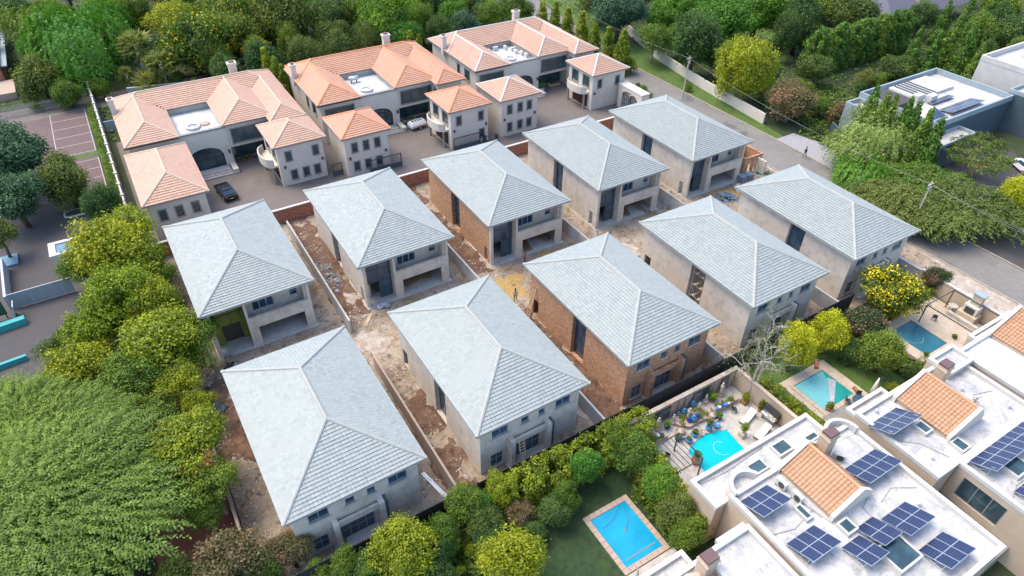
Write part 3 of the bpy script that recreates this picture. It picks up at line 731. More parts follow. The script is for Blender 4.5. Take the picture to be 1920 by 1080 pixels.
def wins(zs, xs, w=.75, hh=1.35): return [('-y', x, x+w, z, z+hh, 'win', 1, 2) for z in zs for x in xs]
side = [('-x', 1.6, 5.9, .05, 2.35, 'garage'), ('-x', 1.5, 3.2, 3.6, 5.4, 'win', 2, 2), ('-x', 4.6, 6.3, 3.6, 5.4, 'win', 2, 2)]
garage_wing(-1.7, 5.9, 79.7, 94.2, 'otile', 'ocap1', 'long terracotta-roofed garage wing at left beside the boundary wall', wins((3.6, .7), (1.5, 3.4, 5.3)), False)
garage_wing(15.5, 22.9, 86.4, 94.5, 'otile', 'ocap1', 'garage wing with buff ridges and bowed balcony facing the black car court', wins((3.7,), (1.6, 5.4))+wins((.8,), (1.9, 3.6, 5.2))+side, True, (('-y', 1.2, 2.7), ('-y', 6.5, 2.7)))
garage_wing(24.3, 31.7, 84.2, 92.2, 'otile2', 'ocap2', 'orange-ridged garage wing left of the court with the white trailer', wins((3.7, .8), (1.5, 3.2, 4.9)), False, (('-y', 1.0, 2.7), ('-y', 6.4, 2.7)))
garage_wing(40.9, 48.3, 84.4, 92.4, 'otile2', 'ocap2', 'orange-ridged garage wing with brown garage door right of the white trailer', wins((3.7,), (1.5, 5.3))+wins((.8,), (5.4,))+side, True, (('-y', 1.0, 2.7), ('-y', 6.5, 2.7)))
garage_wing(49.5, 57.1, 84.0, 91.8, 'otile', 'ocap3', 'white-ridged garage wing with six small windows beside two wheelie bins', wins((3.7, .8), (1.6, 3.5, 5.2)), False, (('-y', 1.0, 2.7), ('-y', 6.6, 2.7)))
garage_wing(67.7, 75.4, 85.0, 92.8, 'otile', 'ocap3', 'white-ridged garage wing with shuttered windows beside the arched street gate', wins((3.7,), (1.6, 5.3))+side, True, (('-y', 1.0, 2.7),))
# ------------------------------------------------------------ ground, roads, paving
def sheet(name, pts, z, mat, kind='structure'):
    return MB().poly([(x, y, z) for x, y in pts]).build(name, MAT[mat], kind=kind)
def rect_sheet(name, x0, x1, y0, y1, z, mat): return sheet(name, [(x0, y0), (x1, y0), (x1, y1), (x0, y1)], z, mat)
nr = np.random.default_rng(3)
def bumpy(name, x0, x1, y0, y1, z, mat, cell=.5, amp=.06, seed=1, fade=0):
    g = np.random.default_rng(seed); nx, ny = int((x1-x0)/cell)+1, int((y1-y0)/cell)+1
    X, Y = np.meshgrid(np.linspace(x0, x1, nx), np.linspace(y0, y1, ny))
    Z = np.zeros_like(X)
    for k in range(14):
        a = g.uniform(0, 6.28); f = g.uniform(.25, 2.2); ph = g.uniform(0, 6.28)
        Z += np.sin((X*math.cos(a)+Y*math.sin(a))*f+ph)/14
    Z = z+amp*(Z*1.8+.5)+g.uniform(0, amp*.35, Z.shape)
    Z = np.maximum(Z, z)
    if fade:   # ragged edges that sink under the site ground
        D = np.minimum(np.minimum(X-x0, x1-X), np.minimum(Y-y0, y1-Y)); W_ = fade*(.75+.5*np.sin(X*1.9+Y*1.3+seed)+.35*np.sin(Y*3.1-X*2.3)+g.uniform(-.25, .25, X.shape))
        Z = Z-.25*np.clip(1-D/np.maximum(W_, .15), 0, 1)
    v = np.stack([X, Y, Z], -1).reshape(-1, 3)
    idx = np.arange(nx*ny).reshape(ny, nx)
    f = np.stack([idx[:-1, :-1], idx[:-1, 1:], idx[1:, 1:], idx[1:, :-1]], -1).reshape(-1, 4)
    me = bpy.data.meshes.new(name); me.from_pydata(v.tolist(), [], f.tolist()); me.materials.append(MAT[mat])
    return link(name, me, kind='structure')
rect_sheet('ground', -700, 1200, -300, 1500, 0, 'earth')
bumpy('site_soil', -2.5, 79, 28.7, 77.9, .006, 'soil', .3, .09)
for (x0, x1, y0, y1, m_) in ((13.4, 16.2, 57.5, 77.6, 'redsoil'), (13.4, 16.1, 29.2, 41, 'redsoil'), (29.0, 31.4, 29.2, 46, 'redsoil'), (29.0, 31.5, 57, 77.6, 'redsoil'),
                             (-2.4, .2, 44, 52, 'redsoil'), (41.6, 43.0, 29.2, 40, 'redsoil')):
    bumpy('soil_strip', x0-.6, x1+.5, y0-2, y1+2, .07, m_, .22, .10, int(x0*3+y0), .8)
def mound(name, cx, cy, rx, ry, h, mat, seed=0, kind='stuff'):
    g = np.random.default_rng(seed); n, k = 36, 6; m = MB(); vs_ = [(cx, cy, h)]
    for j in range(1, k+1):
        for i in range(n):
            a = 2*math.pi*i/n; r = j/k*(1+.22*math.sin(3*a+seed)+.15*math.sin(5*a+2*seed)+.12*g.normal())
            z = h*(1-(j/k)**1.6)*(1+.15*g.normal()) if j < k else -.02
            vs_.append((cx+rx*r*math.cos(a), cy+ry*r*math.sin(a), z))
    fs = [(0, 1+i, 1+(i+1) % n) for i in range(n)]
    for j in range(k-1):
        for i in range(n):
            a, b = 1+j*n+i, 1+j*n+(i+1) % n; fs.append((a, a+n, b+n, b))
    m.add(vs_, fs); return m.build(name, MAT[mat], smooth=True, kind='structure')
for i, (px, py, rx, ry, h, mt) in enumerate(((945, 540, 3.3, 3.0, .25, 'sand'), (1120, 545, 2.0, 1.1, .3, 'dust'), (1370, 362, 4.0, 1.6, .35, 'sand'), (1240, 622, 1.6, 1.4, .25, 'sand'), (1155, 475, 4.5, 2.0, .14, 'dust'),
        (700, 640, 3.5, 2.6, .2, 'dust'), (640, 660, 2.6, 1.3, .16, 'dust'), (865, 555, 4.5, 1.0, .2, 'dust'), (660, 560, 1.2, 1.5, .3, 'dust'), (1030, 480, 4.0, 1.2, .15, 'sand'), (305, 540, 1.0, 3.0, .25, 'dust'), (790, 830, .8, 2.6, .35, 'redsoil'), (620, 470, .9, 4.5, .3, 'redsoil'))):
    p = at(px, py); mound('soil_heap', p.x, p.y, rx, ry, h, mt, i)
rect_sheet('paved_lane', -2.4, 79.6, 78.3, 113, .012, 'pave')
rect_sheet('parking_pavement', -60, -5.2, 98.5, 129.3, .012, 'paver')
rect_sheet('entrance_drive', -60, -3.0, 40, 98.2, .012, 'paved')
sheet('red_path', [(-11.5, 68), (-5.2, 66), (-3.0, 55), (-3.0, 30), (-8.5, 28), (-9.5, 50)], .02, 'pink')
sheet('road', [(79.8, -40), (86.4, -40), (86.4, 40), (87.2, 60), (87.2, 100), (92, 130), (104, 190), (95, 192), (83, 130), (80.2, 100), (79.8, 60)], .016, 'asphalt')
sheet('grass_verge', [(87.4, 62), (89.2, 62), (91.2, 82), (93.4, 97), (98.5, 120), (106, 150), (96, 150), (92.2, 128), (87.5, 100)], .02, 'lawn')
sheet('gravel_verge', [(86.9, 40), (95, 40), (94, 52), (91.5, 62), (87.3, 62), (87.2, 58)], .018, 'gravel')
sheet('near_verge', [(73.4, -40), (79.6, -40), (79.6, 78), (73.4, 78)], .012, 'dust')
sheet('driveway', [(86.6, 22), (100, 24), (106, 30), (116, 40), (108, 50), (100, 40), (96, 32), (86.6, 30)], .022, 'paved')
sheet('lawn', [(99, 90), (112, 82), (130, 95), (118, 116), (103, 114)], .03, 'lawn')
sheet('lawn', [(116, 118), (135, 110), (150, 128), (132, 140)], .03, 'lawn')
rect_sheet('garden_drive', -60, 78, 128, 134, .014, 'pave')
# kerb stones
def kerb_run(pts, name, w=.16, h=.13, L=1.0, mat='kerb'):
    root = MB()
    me = None; k = None
    segs = []
    for a, b in zip(pts[:-1], pts[1:]):
        a, b = Vector((*a, 0)), Vector((*b, 0)); n = max(1, int((b-a).length/L)); d = (b-a)/n
        for i in range(n): segs.append((a+d*(i+.5), math.atan2(d.y, d.x), d.length))
    base = MB(); 
    for c, ang, l in segs: base.obox((c.x, c.y, .02), (l, w*.9, .04), ang)
    kb = base.build(name, MAT[mat], kind='structure')
    st = MB().obox((0, 0, h/2), (L*.97, w, h)).mesh('kerb_stone', MAT[mat])
    for c, ang, l in segs[:300]:
        o = link('kerb_stone', st, kb, (c.x, c.y, .012), ang); o.scale = (l/L, 1, 1)
kerb_run([(86.55, -5), (86.55, 40), (87.3, 60), (87.3, 100), (92.1, 130)], 'kerb')
kerb_run([(79.7, 8), (79.7, 78)], 'kerb', h=.1)
# bay markings of the car park
def mark(x0, y0, x1, y1, w=.12, z=.022):
    d = Vector((x1-x0, y1-y0, 0)); n = Vector((-d.y, d.x, 0)).normalized()*w/2; a = Vector((x0, y0, z)); b = Vector((x1, y1, z))
    return [a-n, b-n, b+n, a+n]
for k, y in enumerate([112.0, 115.4, 118.8, 122.2, 125.6, 129.0]):
    MB().poly(mark(-10.4, y, -5.4, y, .13)).build('painted_line', MAT['paint'], kind='structure')
for (a) in ((-10.5, 111.9, -10.5, 129.1), (-5.35, 111.9, -5.35, 129.1)): MB().poly(mark(*a, z=.026)).build('painted_line', MAT['paint'], kind='structure')
for y in (100.0, 103.0, 106.0, 109.0): MB().poly(mark(-10.0, y, -5.4, y)).build('painted_line', MAT['paint'], kind='structure')
MB().poly(mark(-5.3, 98.6, -5.3, 109.5, z=.026)).build('painted_line', MAT['paint'], kind='structure')
for a in ((-9.5, 86.5, -9.5, 92), (-9.5, 88.6, -6, 88.6)): MB().poly(mark(*a, z=.024)).build('painted_line', MAT['paint'], kind='structure')
sheet('grass_strip', [(-5.0, 84), (-3.8, 84), (-3.8, 131), (-5.0, 131)], .03, 'lawn')
sheet('grass_strip', [(-11.5, 109.7), (-5.0, 110.3), (-5.0, 111.6), (-11.2, 111.2)], .03, 'lawn')
def island(cx, cy, rx, ry, name='planting_island'):
    n = 20; out = [(cx+rx*math.copysign(abs(math.cos(2*math.pi*i/n))**.5, math.cos(2*math.pi*i/n)), cy+ry*math.copysign(abs(math.sin(2*math.pi*i/n))**.5, math.sin(2*math.pi*i/n))) for i in range(n)]
    k = MB().prism(out, .0, .16).build(name, MAT['white'], kind='structure')
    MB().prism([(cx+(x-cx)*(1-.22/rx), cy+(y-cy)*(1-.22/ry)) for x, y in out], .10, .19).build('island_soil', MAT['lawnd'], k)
p = at(150, 398); island(p.x, p.y, 1.9, .9)
p = at(3, 412); island(p.x-1.0, p.y, 1.0, 1.0)

# ------------------------------------------------------------ boundary walls
def wall_thing(name, pts, h, w, mat, lab, cat='wall', coping=None, seg=None, capw=.06, zc=.12):
    t = thing(name, lab, cat, (pts[0][0], pts[0][1], 0)); o = Vector((pts[0][0], pts[0][1], 0))
    body = MB(); cap = MB()
    for a, b in zip(pts[:-1], pts[1:]):
        a, b = Vector((*a, 0))-o, Vector((*b, 0))-o; d = b-a; ang = math.atan2(d.y, d.x); c = (a+b)/2
        n = max(1, int(round(d.length/(seg or 1e9)))) if seg else 1
        body.obox((c.x, c.y, h/2), (d.length+w*.98, w, h), ang)
        if coping: cap.obox((c.x, c.y, h+zc/2), (d.length+w+capw, w+2*capw, zc), ang)
    body.build('wall', MAT[mat], t)
    if coping: cap.build('coping', MAT[coping], t)
    return t
wall_thing('brick_wall', [(-2.4, 78.1), (79.4, 78.1)], 1.95, .24, 'redbrick', 'long red brick wall with white coping between site and paved lane', coping='white')
wall_thing('boundary_wall', [(-2.7, 29), (-2.7, 77.9)], 1.9, .22, 'coping', 'rough pinkish site wall beside the left row of trees')
lw = wall_thing('boundary_wall', [(-3.6, 78.4), (-3.6, 137)], 2.1, .2, 'white', 'long white boundary wall between brick car park and tiled houses')
for k in range(18):
    m = MB(); m.box(-.22, .22, k*3.3+.1, k*3.3+.45, 0, 2.25); m.build('pier', MAT['white'], lw)
for i, (x, y0, y1, mt, lab) in enumerate(((13.2, 53.6, 75.2, 'screed', 'grey plastered divider wall between first and second back-row houses'),
        (28.3, 52.8, 63.0, 'screed', 'grey divider wall beside the cluttered garage'), (43.5, 52.6, 62.0, 'screed', 'grey divider wall between brick-sided house and its right neighbour'),
        (59.2, 52.9, 61.5, 'screed', 'short grey divider wall beside the heap of wrapped rubble'), (13.4, 28.9, 47.4, 'coping', 'long pinkish divider wall right of the largest house'),
        (28.1, 28.9, 38.0, 'screed', 'pale divider wall between laddered house and front brick house'), (43.1, 28.9, 38, 'screed', 'pale divider wall right of the front brick house'),
        (60.0, 28.9, 38, 'screed', 'pale divider wall behind the golden conifers'))):
    wall_thing('divider_wall', [(x, y0), (x, y1)], 1.9, .2, mt, lab)
# black shade-net fence: posts and panels
t = thing('shade_fence', 'black shade-net fence along the camera side of the building site', 'fence', (-2.4, 28.6, 0))
me = MB().box(0, 2.36, -.03, .03, .05, 3.0).mesh('fence_panel', MAT['blackfence']); mp_ = MB().box(-.05, .05, -.06, .06, 0, 3.1).mesh('post', MAT['blackfence'])
for k in range(26): link('fence_panel', me, t, (k*2.45+.04, 0, 0)); link('post', mp_, t, (k*2.45, 0, 0))
wall_thing('street_wall', [(73.0, 27.8), (72.6, -4)], 2.1, .25, 'creamw', 'cream street wall with pale coping beside the lower road', coping='white')
wall_thing('street_wall', [(73.1, 40.5), (73.0, 28.2)], 1.9, .25, 'screed', 'grey plastered wall panels between flowering tree and road', coping='screed')
wall_thing('white_garden_wall', [(89.8, 67), (91.2, 82.4), (93.5, 97), (98.5, 114), (107, 140)], 1.8, .25, 'cream', 'white garden wall along the grass verge across the road')
wall_thing('grey_garden_wall', [(2, 129.5), (16, 126), (22, 125)], 1.8, .2, 'slatelt', 'blue-grey garden wall behind the palms', coping='white')
wall_thing('rear_wall', [(-3, 117.5), (78, 117.5)], 1.8, .2, 'slatelt', 'grey rear wall behind the three tiled houses')
wall_thing('white_pier', [(92.6, 23.3), (93.6, 21.6)], 1.7, .4, 'white', 'white gate wall stub beside the clipped verge hedge')
wall_thing('white_pier', [(94.2, 21.0), (97.4, 18.6)], 1.3, .4, 'white', 'white low wall right of the gate stub at frame edge')

# ------------------------------------------------------------ trees
def unit(v): return v/np.maximum(np.linalg.norm(v, axis=-1, keepdims=True), 1e-6)
def leaf_quads(g, C, N, size, aspect=.55, along=None):
    """leaf-sized quads at C with rough normals N"""
    n = len(C); N = unit(N); T = unit(np.cross(N, g.normal(size=(n, 3)))) if along is None else unit(along-N*np.sum(along*N, -1, keepdims=True))
    B = np.cross(N, T); s = size*g.uniform(.65, 1.35, (n, 1)); a = T*s*.5; b = B*s*.5*aspect
    return np.stack([C-a*.9, C+b, C+a*1.1, C-b], 1)
def clump_leaves(g, cents, rads, tints, per, size, upb=.25, aspect=.55, flat=1.0):
    V = []; T = []
    for c, r, t in zip(cents, rads, tints):
        n = max(8, int(per*r*r)); d = unit(g.normal(size=(n, 3))+np.array([0, 0, upb])); rr = r*g.uniform(.35, 1.0, (n, 1))**.5*(1+.18*g.normal(size=(n, 1)))
        off = d*rr; off[:, 2] *= flat
        V.append(leaf_quads(g, c+off, d+.75*g.normal(size=(n, 3))+np.array([0, 0, .25]), size, aspect)); T.append(np.clip(t*.8+g.uniform(-.15, .4, n), 0, 1))
    return np.concatenate(V), np.concatenate(T)
def limbs(mb, base_r, zb, targets, g, bend=.4, n=6):
    for tg in targets:
        tg = np.array(tg); st = np.array([0, 0, zb*g.uniform(.75, 1.0)]); mid = (st+tg)/2+g.normal(size=3)*bend*.4; mid[2] += bend*.3
        mb.tube([st, (st+mid)/2+g.normal(size=3)*.05, mid, tg], [base_r*.55, base_r*.42, base_r*.3, base_r*.1], n)
PROTO = {}
def proto(kind, var=0):
    key = (kind, var)
    if key in PROTO: return PROTO[key]
    g = np.random.default_rng(abs(hash(kind)) % 1 + sum(map(ord, kind))*7+var*131); mb = MB()
    if kind in ('round', 'loose', 'big', 'shrub', 'dense'):
        r = {'round': 3.5, 'loose': 3.5, 'big': 5.5, 'shrub': 1.6, 'dense': 3.5}[kind]
        nc = {'round': 85, 'loose': 62, 'big': 150, 'shrub': 40, 'dense': 110}[kind]
        cr = {'round': .85, 'loose': .80, 'big': 1.05, 'shrub': .5, 'dense': .75}[kind]
        zz = {'round': .82, 'loose': .66, 'big': .72, 'shrub': .75, 'dense': .9}[kind]
        lobes = [unit(g.normal(size=3)+np.array([0, 0, .4]))*np.array([1, 1, zz]) for _ in range(6)]
        C = []
        while len(C) < nc:
            d = unit(g.normal(size=3)+np.array([0, 0, .35])); rad = g.uniform(.45, 1.0)**.6
            lob = .60+.46*max(0., max(float(np.dot(d, unit(l))) for l in lobes))**3
            p = d*rad*(r-cr)*lob*np.array([1, 1, zz])
            if p[2] < -r*zz*.62: continue
            C.append(p)
        C = np.array(C); rads = cr*g.uniform(.6, 1.35, nc); tints = g.uniform(0, 1, nc)**1.2
        per = {'round': 260, 'loose': 270, 'big': 200, 'shrub': 260, 'dense': 300}[kind]; sz = {'round': .225, 'loose': .215, 'big': .28, 'shrub': .17, 'dense': .20}[kind]
        V, T = clump_leaves(g, C, rads, tints, per, sz)
        zb = r*zz*1.0; zg = {'loose': 1.0, 'shrub': .35}.get(kind, .8)
        tr = r*.055 if kind != 'shrub' else .06
        H = r*zz+zg*r*.6
        mb.tube([(0, 0, -H), (.04*r, .02*r, -H*.6), (0, .05*r, -H*.25)], [tr*1.5, tr*1.1, tr*.9], 8)
        for i in g.choice(nc, 10, replace=False):
            tg = C[i]; st = np.array([0, .05*r, -H*.28]); mid = (st+tg)/2+g.normal(size=3)*.1*r
            mb.tube([st, mid, tg], [tr*.6, tr*.4, tr*.12], 5)
        rr, hh = r, H
    elif kind in ('cone', 'column', 'spire'):
        H = 8.0; r = {'cone': 1.5, 'column': 1.15, 'spire': 1.25}[kind]; nc = 150
        tt = g.uniform(0, 1, nc)**(1.25 if kind != 'column' else 1.0); a = g.uniform(0, 6.28, nc)
        prof = (lambda q: np.maximum(.06, (1-q)**.8*np.minimum(1, q*5+.55))) if kind != 'column' else (lambda q: np.minimum(1, (1-q)*4+.25)*np.minimum(1, q*6+.7))
        R_ = r*prof(tt)*g.uniform(.55, 1.0, nc)*(1+.12*np.sin(a*3+tt*9))
        C = np.stack([R_*np.cos(a), R_*np.sin(a), tt*H*.97], -1); rads = g.uniform(.28, .5, nc)*(1-.45*tt); tints = g.uniform(0, 1, nc)
        V = []; T = []
        for c, rd, t in zip(C, rads, tints):
            n = int(330*rd*rd)+14; d = unit(g.normal(size=(n, 3))); out = unit(np.array([c[0], c[1], .001]))
            p = c+d*rd*np.array([1, 1, 1.6]); al = np.tile(np.array([out[0]*.35, out[1]*.35, 1.0]), (n, 1))+.3*g.normal(size=(n, 3))
            V.append(leaf_quads(g, p, d*.6+out*.8+.5*g.normal(size=(n, 3)), .26, .5, al)); T.append(np.clip(t*.6+g.uniform(0, .4, n), 0, 1))
        V = np.concatenate(V); T = np.concatenate(T); mb.tube([(0, 0, 0), (0, 0, H*.85)], [.16, .03], 7); rr, hh = r, H
    elif kind in ('weep', 'feather', 'fern'):
        r = {'weep': 4.0, 'feather': 8.0, 'fern': 4.5}[kind]; zz = {'weep': .8, 'feather': .42, 'fern': .34}[kind]
        ns = {'weep': 1500, 'feather': 5600, 'fern': 2400}[kind]; nl = {'weep': 9, 'feather': 12, 'fern': 9}[kind]
        lob = [(unit(g.normal(size=3))*np.array([.62, .62, .25]), g.uniform(.38, .6)) for _ in range(11 if kind != 'weep' else 14)]+[(np.zeros(3), .6)]
        V = []; T = []; k_ = 0; tint_l = g.uniform(0, 1, len(lob))
        for s in range(ns):
            li = int(g.integers(len(lob))); lc, lr = lob[li]; d = unit(g.normal(size=3)+np.array([0, 0, .55]))
            p = (lc+d*lr*g.uniform(.55, 1.0))*r*np.array([1, 1, zz])
            out = unit(np.array([d[0]*.7+lc[0]*1.2, d[1]*.7+lc[1]*1.2, .0])+.35*np.append(g.normal(size=2), 0))
            if kind == 'weep': L = g.uniform(.8, 1.5); dirv = out*.35+np.array([0, 0, -.25]); droop = np.array([0, 0, -1.0])
            else: L = g.uniform(.9, 1.7)*(1.15 if kind == 'feather' else .9); dirv = out+np.array([0, 0, .22]); droop = np.array([0, 0, -.35])
            q = np.linspace(0, 1, nl)[:, None]; pts = p+dirv*q*L+droop*(q**2)*L
            tan = unit(dirv+2*droop*q); sd = unit(np.cross(tan, np.array([0, 0, 1.0])))*np.where(np.arange(nl) % 2, 1, -1)[:, None]
            al = tan*.75+sd*.8; nrm = np.cross(tan, sd)*np.where(np.arange(nl) % 2, 1, -1)[:, None]+.3*g.normal(size=(nl, 3)); nrm = np.where(nrm[:, 2:3] < 0, -nrm, nrm)
            V.append(leaf_quads(g, pts+sd*.05, nrm, .25, .42, al)); T.append(np.clip(tint_l[li]*.35+g.uniform(0, .35)+g.uniform(0, .3, nl), 0, 1))
        V = np.concatenate(V); T = np.concatenate(T); H = r*zz+{'weep': 1.2, 'feather': 3.0, 'fern': 1.0}[kind]
        tr = {'weep': .24, 'feather': .4, 'fern': .14}[kind]
        mb.tube([(0, 0, -H), (.1, .1, -H*.55), (.05, 0, -r*zz*.5)], [tr*1.5, tr*1.1, tr*.8], 8)
        for lc, lr in lob:
            tg = lc*r*np.array([1, 1, zz]); st = np.array([.05, 0, -r*zz*.5])
            mb.tube([st, (st+tg)/2+np.array([0, 0, .1*r*zz]), tg, tg+np.append(unit(lc)[:2]*lr*r*.55, .15)], [tr*.55, tr*.42, tr*.3, tr*.1], 5)
        rr, hh = r, H
    elif kind == 'flat':
        r = 5.0; nc = 90; a = g.uniform(0, 6.28, nc); q = np.sqrt(g.uniform(0, 1, nc))*r*.88
        C = np.stack([q*np.cos(a), q*np.sin(a)*.9, .25*g.normal(size=nc)-.07*q], -1); rads = g.uniform(.45, .8, nc)
        V, T = clump_leaves(g, C, rads, g.uniform(0, 1, nc), 230, .2, flat=.42); H = 3.6
        mb.tube([(0, 0, -H), (.1, .05, -H*.72), (.1, .1, -H*.55)], [.32, .24, .2], 8)
        for i in range(9):
            an = i*.7+g.uniform(-.2, .2); e = np.array([math.cos(an)*r*.72, math.sin(an)*r*.66, -.45]); st = np.array([.1, .1, -H*.57])
            md = np.array([e[0]*.45, e[1]*.45, -1.5]); mb.tube([st, md, (md+e)/2+np.array([0, 0, .15]), e], [.15, .12, .085, .03], 6)
        rr, hh = r, H
    elif kind == 'palm':
        V = []; T = []; H = 6.0; r = 2.0
        for s in range(58):
            an = g.uniform(0, 6.28); el = g.uniform(-.9, 1.2); L = g.uniform(1.3, 2.0); dv = np.array([math.cos(an)*math.cos(el), math.sin(an)*math.cos(el), math.sin(el)])
            tip = dv*L*.62
            for f in range(12):
                ff = (f-5.5)/5.5*1.1; sd = unit(np.cross(dv, [0, 0, 1.0])+1e-3); al = dv*math.cos(ff)+sd*math.sin(ff)
                c = tip+al*L*.28+np.array([0, 0, -.12*abs(ff)])
                V.append(leaf_quads(g, c[None], unit(np.cross(al, sd)+.3*g.normal(size=3))[None], L*.62, .16, al[None])); T.append(np.array([np.clip((el+.9)/2.1*.7+g.uniform(0, .3), 0, 1)]))
        V = np.concatenate(V); T = np.concatenate(T); mb.tube([(0, 0, -H), (.1, 0, -H*.5), (0, 0, 0)], [.28, .22, .2], 9); rr, hh = r, H
    PROTO[key] = (quads_mesh(kind+'_crown', V, None if False else LF['mid'], T), mb.mesh(kind+'_trunk', MAT['bark'], True), rr, hh)
    return PROTO[key]
tcount = 0
def tree(px, py, rpx, zc, kind, leaf, lab, name='tree', cat='tree', group=None, sz=1.0, bark=None, var=None, xy=None, r=None):
    """crown centred on the pixel at height zc; radius rpx in survey pixels"""
    global tcount
    tcount += 1; p = at(px, py, zc) if xy is None else Vector((*xy, zc))
    cm, tm, rr, hh = proto(kind, tcount % 2 if var is None else var)
    s = (metres(rpx, p)*1.14 if r is None else r)/rr
    t = thing(name, lab, cat, (p.x, p.y, 0), group=group); rz = tcount*2.39996
    c = link('crown', cm, t, (0, 0, zc), rz); c.scale = (s*(1+.16*math.sin(tcount*3.1)), s*(1+.16*math.sin(tcount*5.3+1)), s*sz*(1+.12*math.sin(tcount*4.7)))
    c.material_slots[0].link = 'OBJECT'; c.material_slots[0].material = LF[leaf]
    k = link('trunk', tm, t, (0, 0, zc), rz); k.scale = (s, s, zc/hh if hh*s*sz < zc or True else s)
    k.scale = (s, s, max(.05, zc)/hh)
    if bark: k.material_slots[0].link = 'OBJECT'; k.material_slots[0].material = MAT[bark]
    return t
def spire(px, py, hpx_base, H, r, kind, leaf, lab, name='cypress', group=None, cat='tree', xy=None):
    """conifer with its foot at pixel (px, py)"""
    global tcount
    tcount += 1; p = at(px, py) if xy is None else Vector((*xy, 0)); cm, tm, rr, hh = proto(kind, tcount % 2); t = thing(name, lab, cat, (p.x, p.y, 0), group=group)
    c = link('crown', cm, t, (0, 0, .15), tcount*2.4); c.scale = (r/rr, r/rr, (H-.15)/hh); c.material_slots[0].link = 'OBJECT'; c.material_slots[0].material = LF[leaf]
    k = link('trunk', tm, t, (0, 0, 0)); k.scale = (1, 1, H/hh)
    return t
def tip(px, py, H):
    """foot of a conifer whose tip shows at the pixel"""
    p = at(px, py, H); return (p.x, p.y)
def hedge(name, pts, w, h, leaf, lab, seed, rnd=.25, per=200, size=.2, z0=.0, cat='hedge'):
    """clipped hedge along a line: leaves over its top and sides plus a twiggy core"""
    g = np.random.default_rng(seed); C = []; 
    for a, b in zip(pts[:-1], pts[1:]):
        a, b = np.array(a, float), np.array(b, float); L = np.linalg.norm(b-a); d = (b-a)/L; n = np.array([-d[1], d[0]]); k = int(L*(w+2*h)*2.4)+10
        for _ in range(k):
            u = g.uniform(0, L); s = g.uniform(0, w+2*h)
            if s < h: y, z = -w/2, s
            elif s < h+w: y, z = s-h-w/2, h
            else: y, z = w/2, s-h-w
            q = a+d*u+n*(y*.86); C.append((q[0], q[1], z0+z*.9+g.normal()*.1))
    C = np.array(C); org = np.array([pts[0][0], pts[0][1], 0]); C = C-org; rads = np.full(len(C), .42)*g.uniform(.6, 1.3, len(C))
    V, T = clump_leaves(g, C, rads, g.uniform(0, 1, len(C)), per, size, .4)
    t = thing(name, lab, cat, tuple(org)); link('foliage', quads_mesh('hedge_foliage', V, LF[leaf], T), t)
    m = MB()
    for a, b in zip(pts[:-1], pts[1:]):
        a, b = Vector((*a, 0))-Vector(org), Vector((*b, 0))-Vector(org); d = b-a; n = max(2, int(d.length/1.2))
        for i in range(n+1):
            p = a+d*(i/n); m.tube([p, p+Vector((.08, .05, h*.45)), p+Vector((-.05, .1, h*.85))], [.06, .05, .02], 5)
    props(m.build('stems', MAT['bark'], t), kind='stuff')
    return t
# ------------------------------------------------------------ planting
def rows(lst, **kw):
    for a in lst: tree(*a, **kw)
# lower left: feathery giants and the row along the site wall
tree(30, 1010, 235, 6.0, 'feather', 'feather', 'huge feathery light-green tree filling the bottom left corner', sz=1.15, var=0)
tree(80, 835, 150, 5.6, 'feather', 'feather', 'feathery light-green tree above the bottom left giant', sz=1.1, var=1)
tree(205, 935, 112, 5.0, 'feather', 'feather', 'feathery green tree reaching right toward the red path', sz=1.1, var=1)
tree(15, 800, 105, 5.2, 'feather', 'feather', 'feathery green tree at the left edge beside the lower teal wall', sz=1.15, var=0)
tree(345, 830, 78, 5.5, 'loose', 'lime', 'lime-green tree left of the largest house', bark='palebark')
tree(400, 905, 52, 4.2, 'loose', 'mid', 'shaded green tree against the site wall below the lime-green one', bark='palebark')
tree(330, 930, 55, 3.6, 'loose', 'lime', 'small lime-green tree between feathery crown and site wall', bark='palebark')
tree(430, 1060, 82, 3.4, 'round', 'rust', 'rusty-tipped bushy tree at bottom edge below the largest house')
tree(545, 1030, 50, 2.4, 'round', 'rust', 'small rusty-tipped tree before the largest house corner')
tree(330, 1085, 55, 3.0, 'round', 'olive', 'olive bush at bottom edge beside the feathery giant')
tree(205, 470, 78, 5.5, 'loose', 'lime', 'lime tree beside the white gate booth', bark='palebark')
tree(245, 420, 45, 6.0, 'loose', 'lime', 'upper lime crown nearest the tiled garage wing', bark='palebark')
tree(260, 490, 55, 4.5, 'loose', 'lime', 'green tree between the gate booth and site wall', bark='palebark')
tree(215, 560, 85, 6.0, 'loose', 'lime', 'broad lime tree over the dark entrance drive', bark='palebark')
tree(285, 560, 60, 5.5, 'loose', 'lime', 'lime tree touching the site wall beside the green-boarded house', bark='palebark')
tree(175, 620, 70, 4.5, 'loose', 'lime', 'shaded tree left in the roadside clump', bark='palebark')
tree(305, 635, 80, 5.5, 'loose', 'lime', 'lime tree with pale branches over the red path', bark='palebark')
tree(375, 625, 50, 4.5, 'loose', 'mid', 'green tree leaning to the boarded entrance', bark='palebark')
tree(155, 690, 62, 4.0, 'loose', 'lime', 'green tree lowest beside the drive kerb', bark='palebark')
tree(250, 710, 70, 4.5, 'loose', 'mid', 'dark-leaved tree over the red path', bark='palebark')
tree(330, 715, 48, 4.0, 'loose', 'lime', 'green tree by the debris strip and teal sheet', bark='palebark')
tree(198, 388, 47, 3.6, 'dense', 'dark', 'dark rounded tree beside the car park wall')
tree(122, 340, 55, 3.8, 'round', 'olive', 'olive-yellow tree over the painted parking bays')
tree(10, 290, 88, 6.5, 'big', 'blue', 'dark blue-green conifer at the left frame edge')
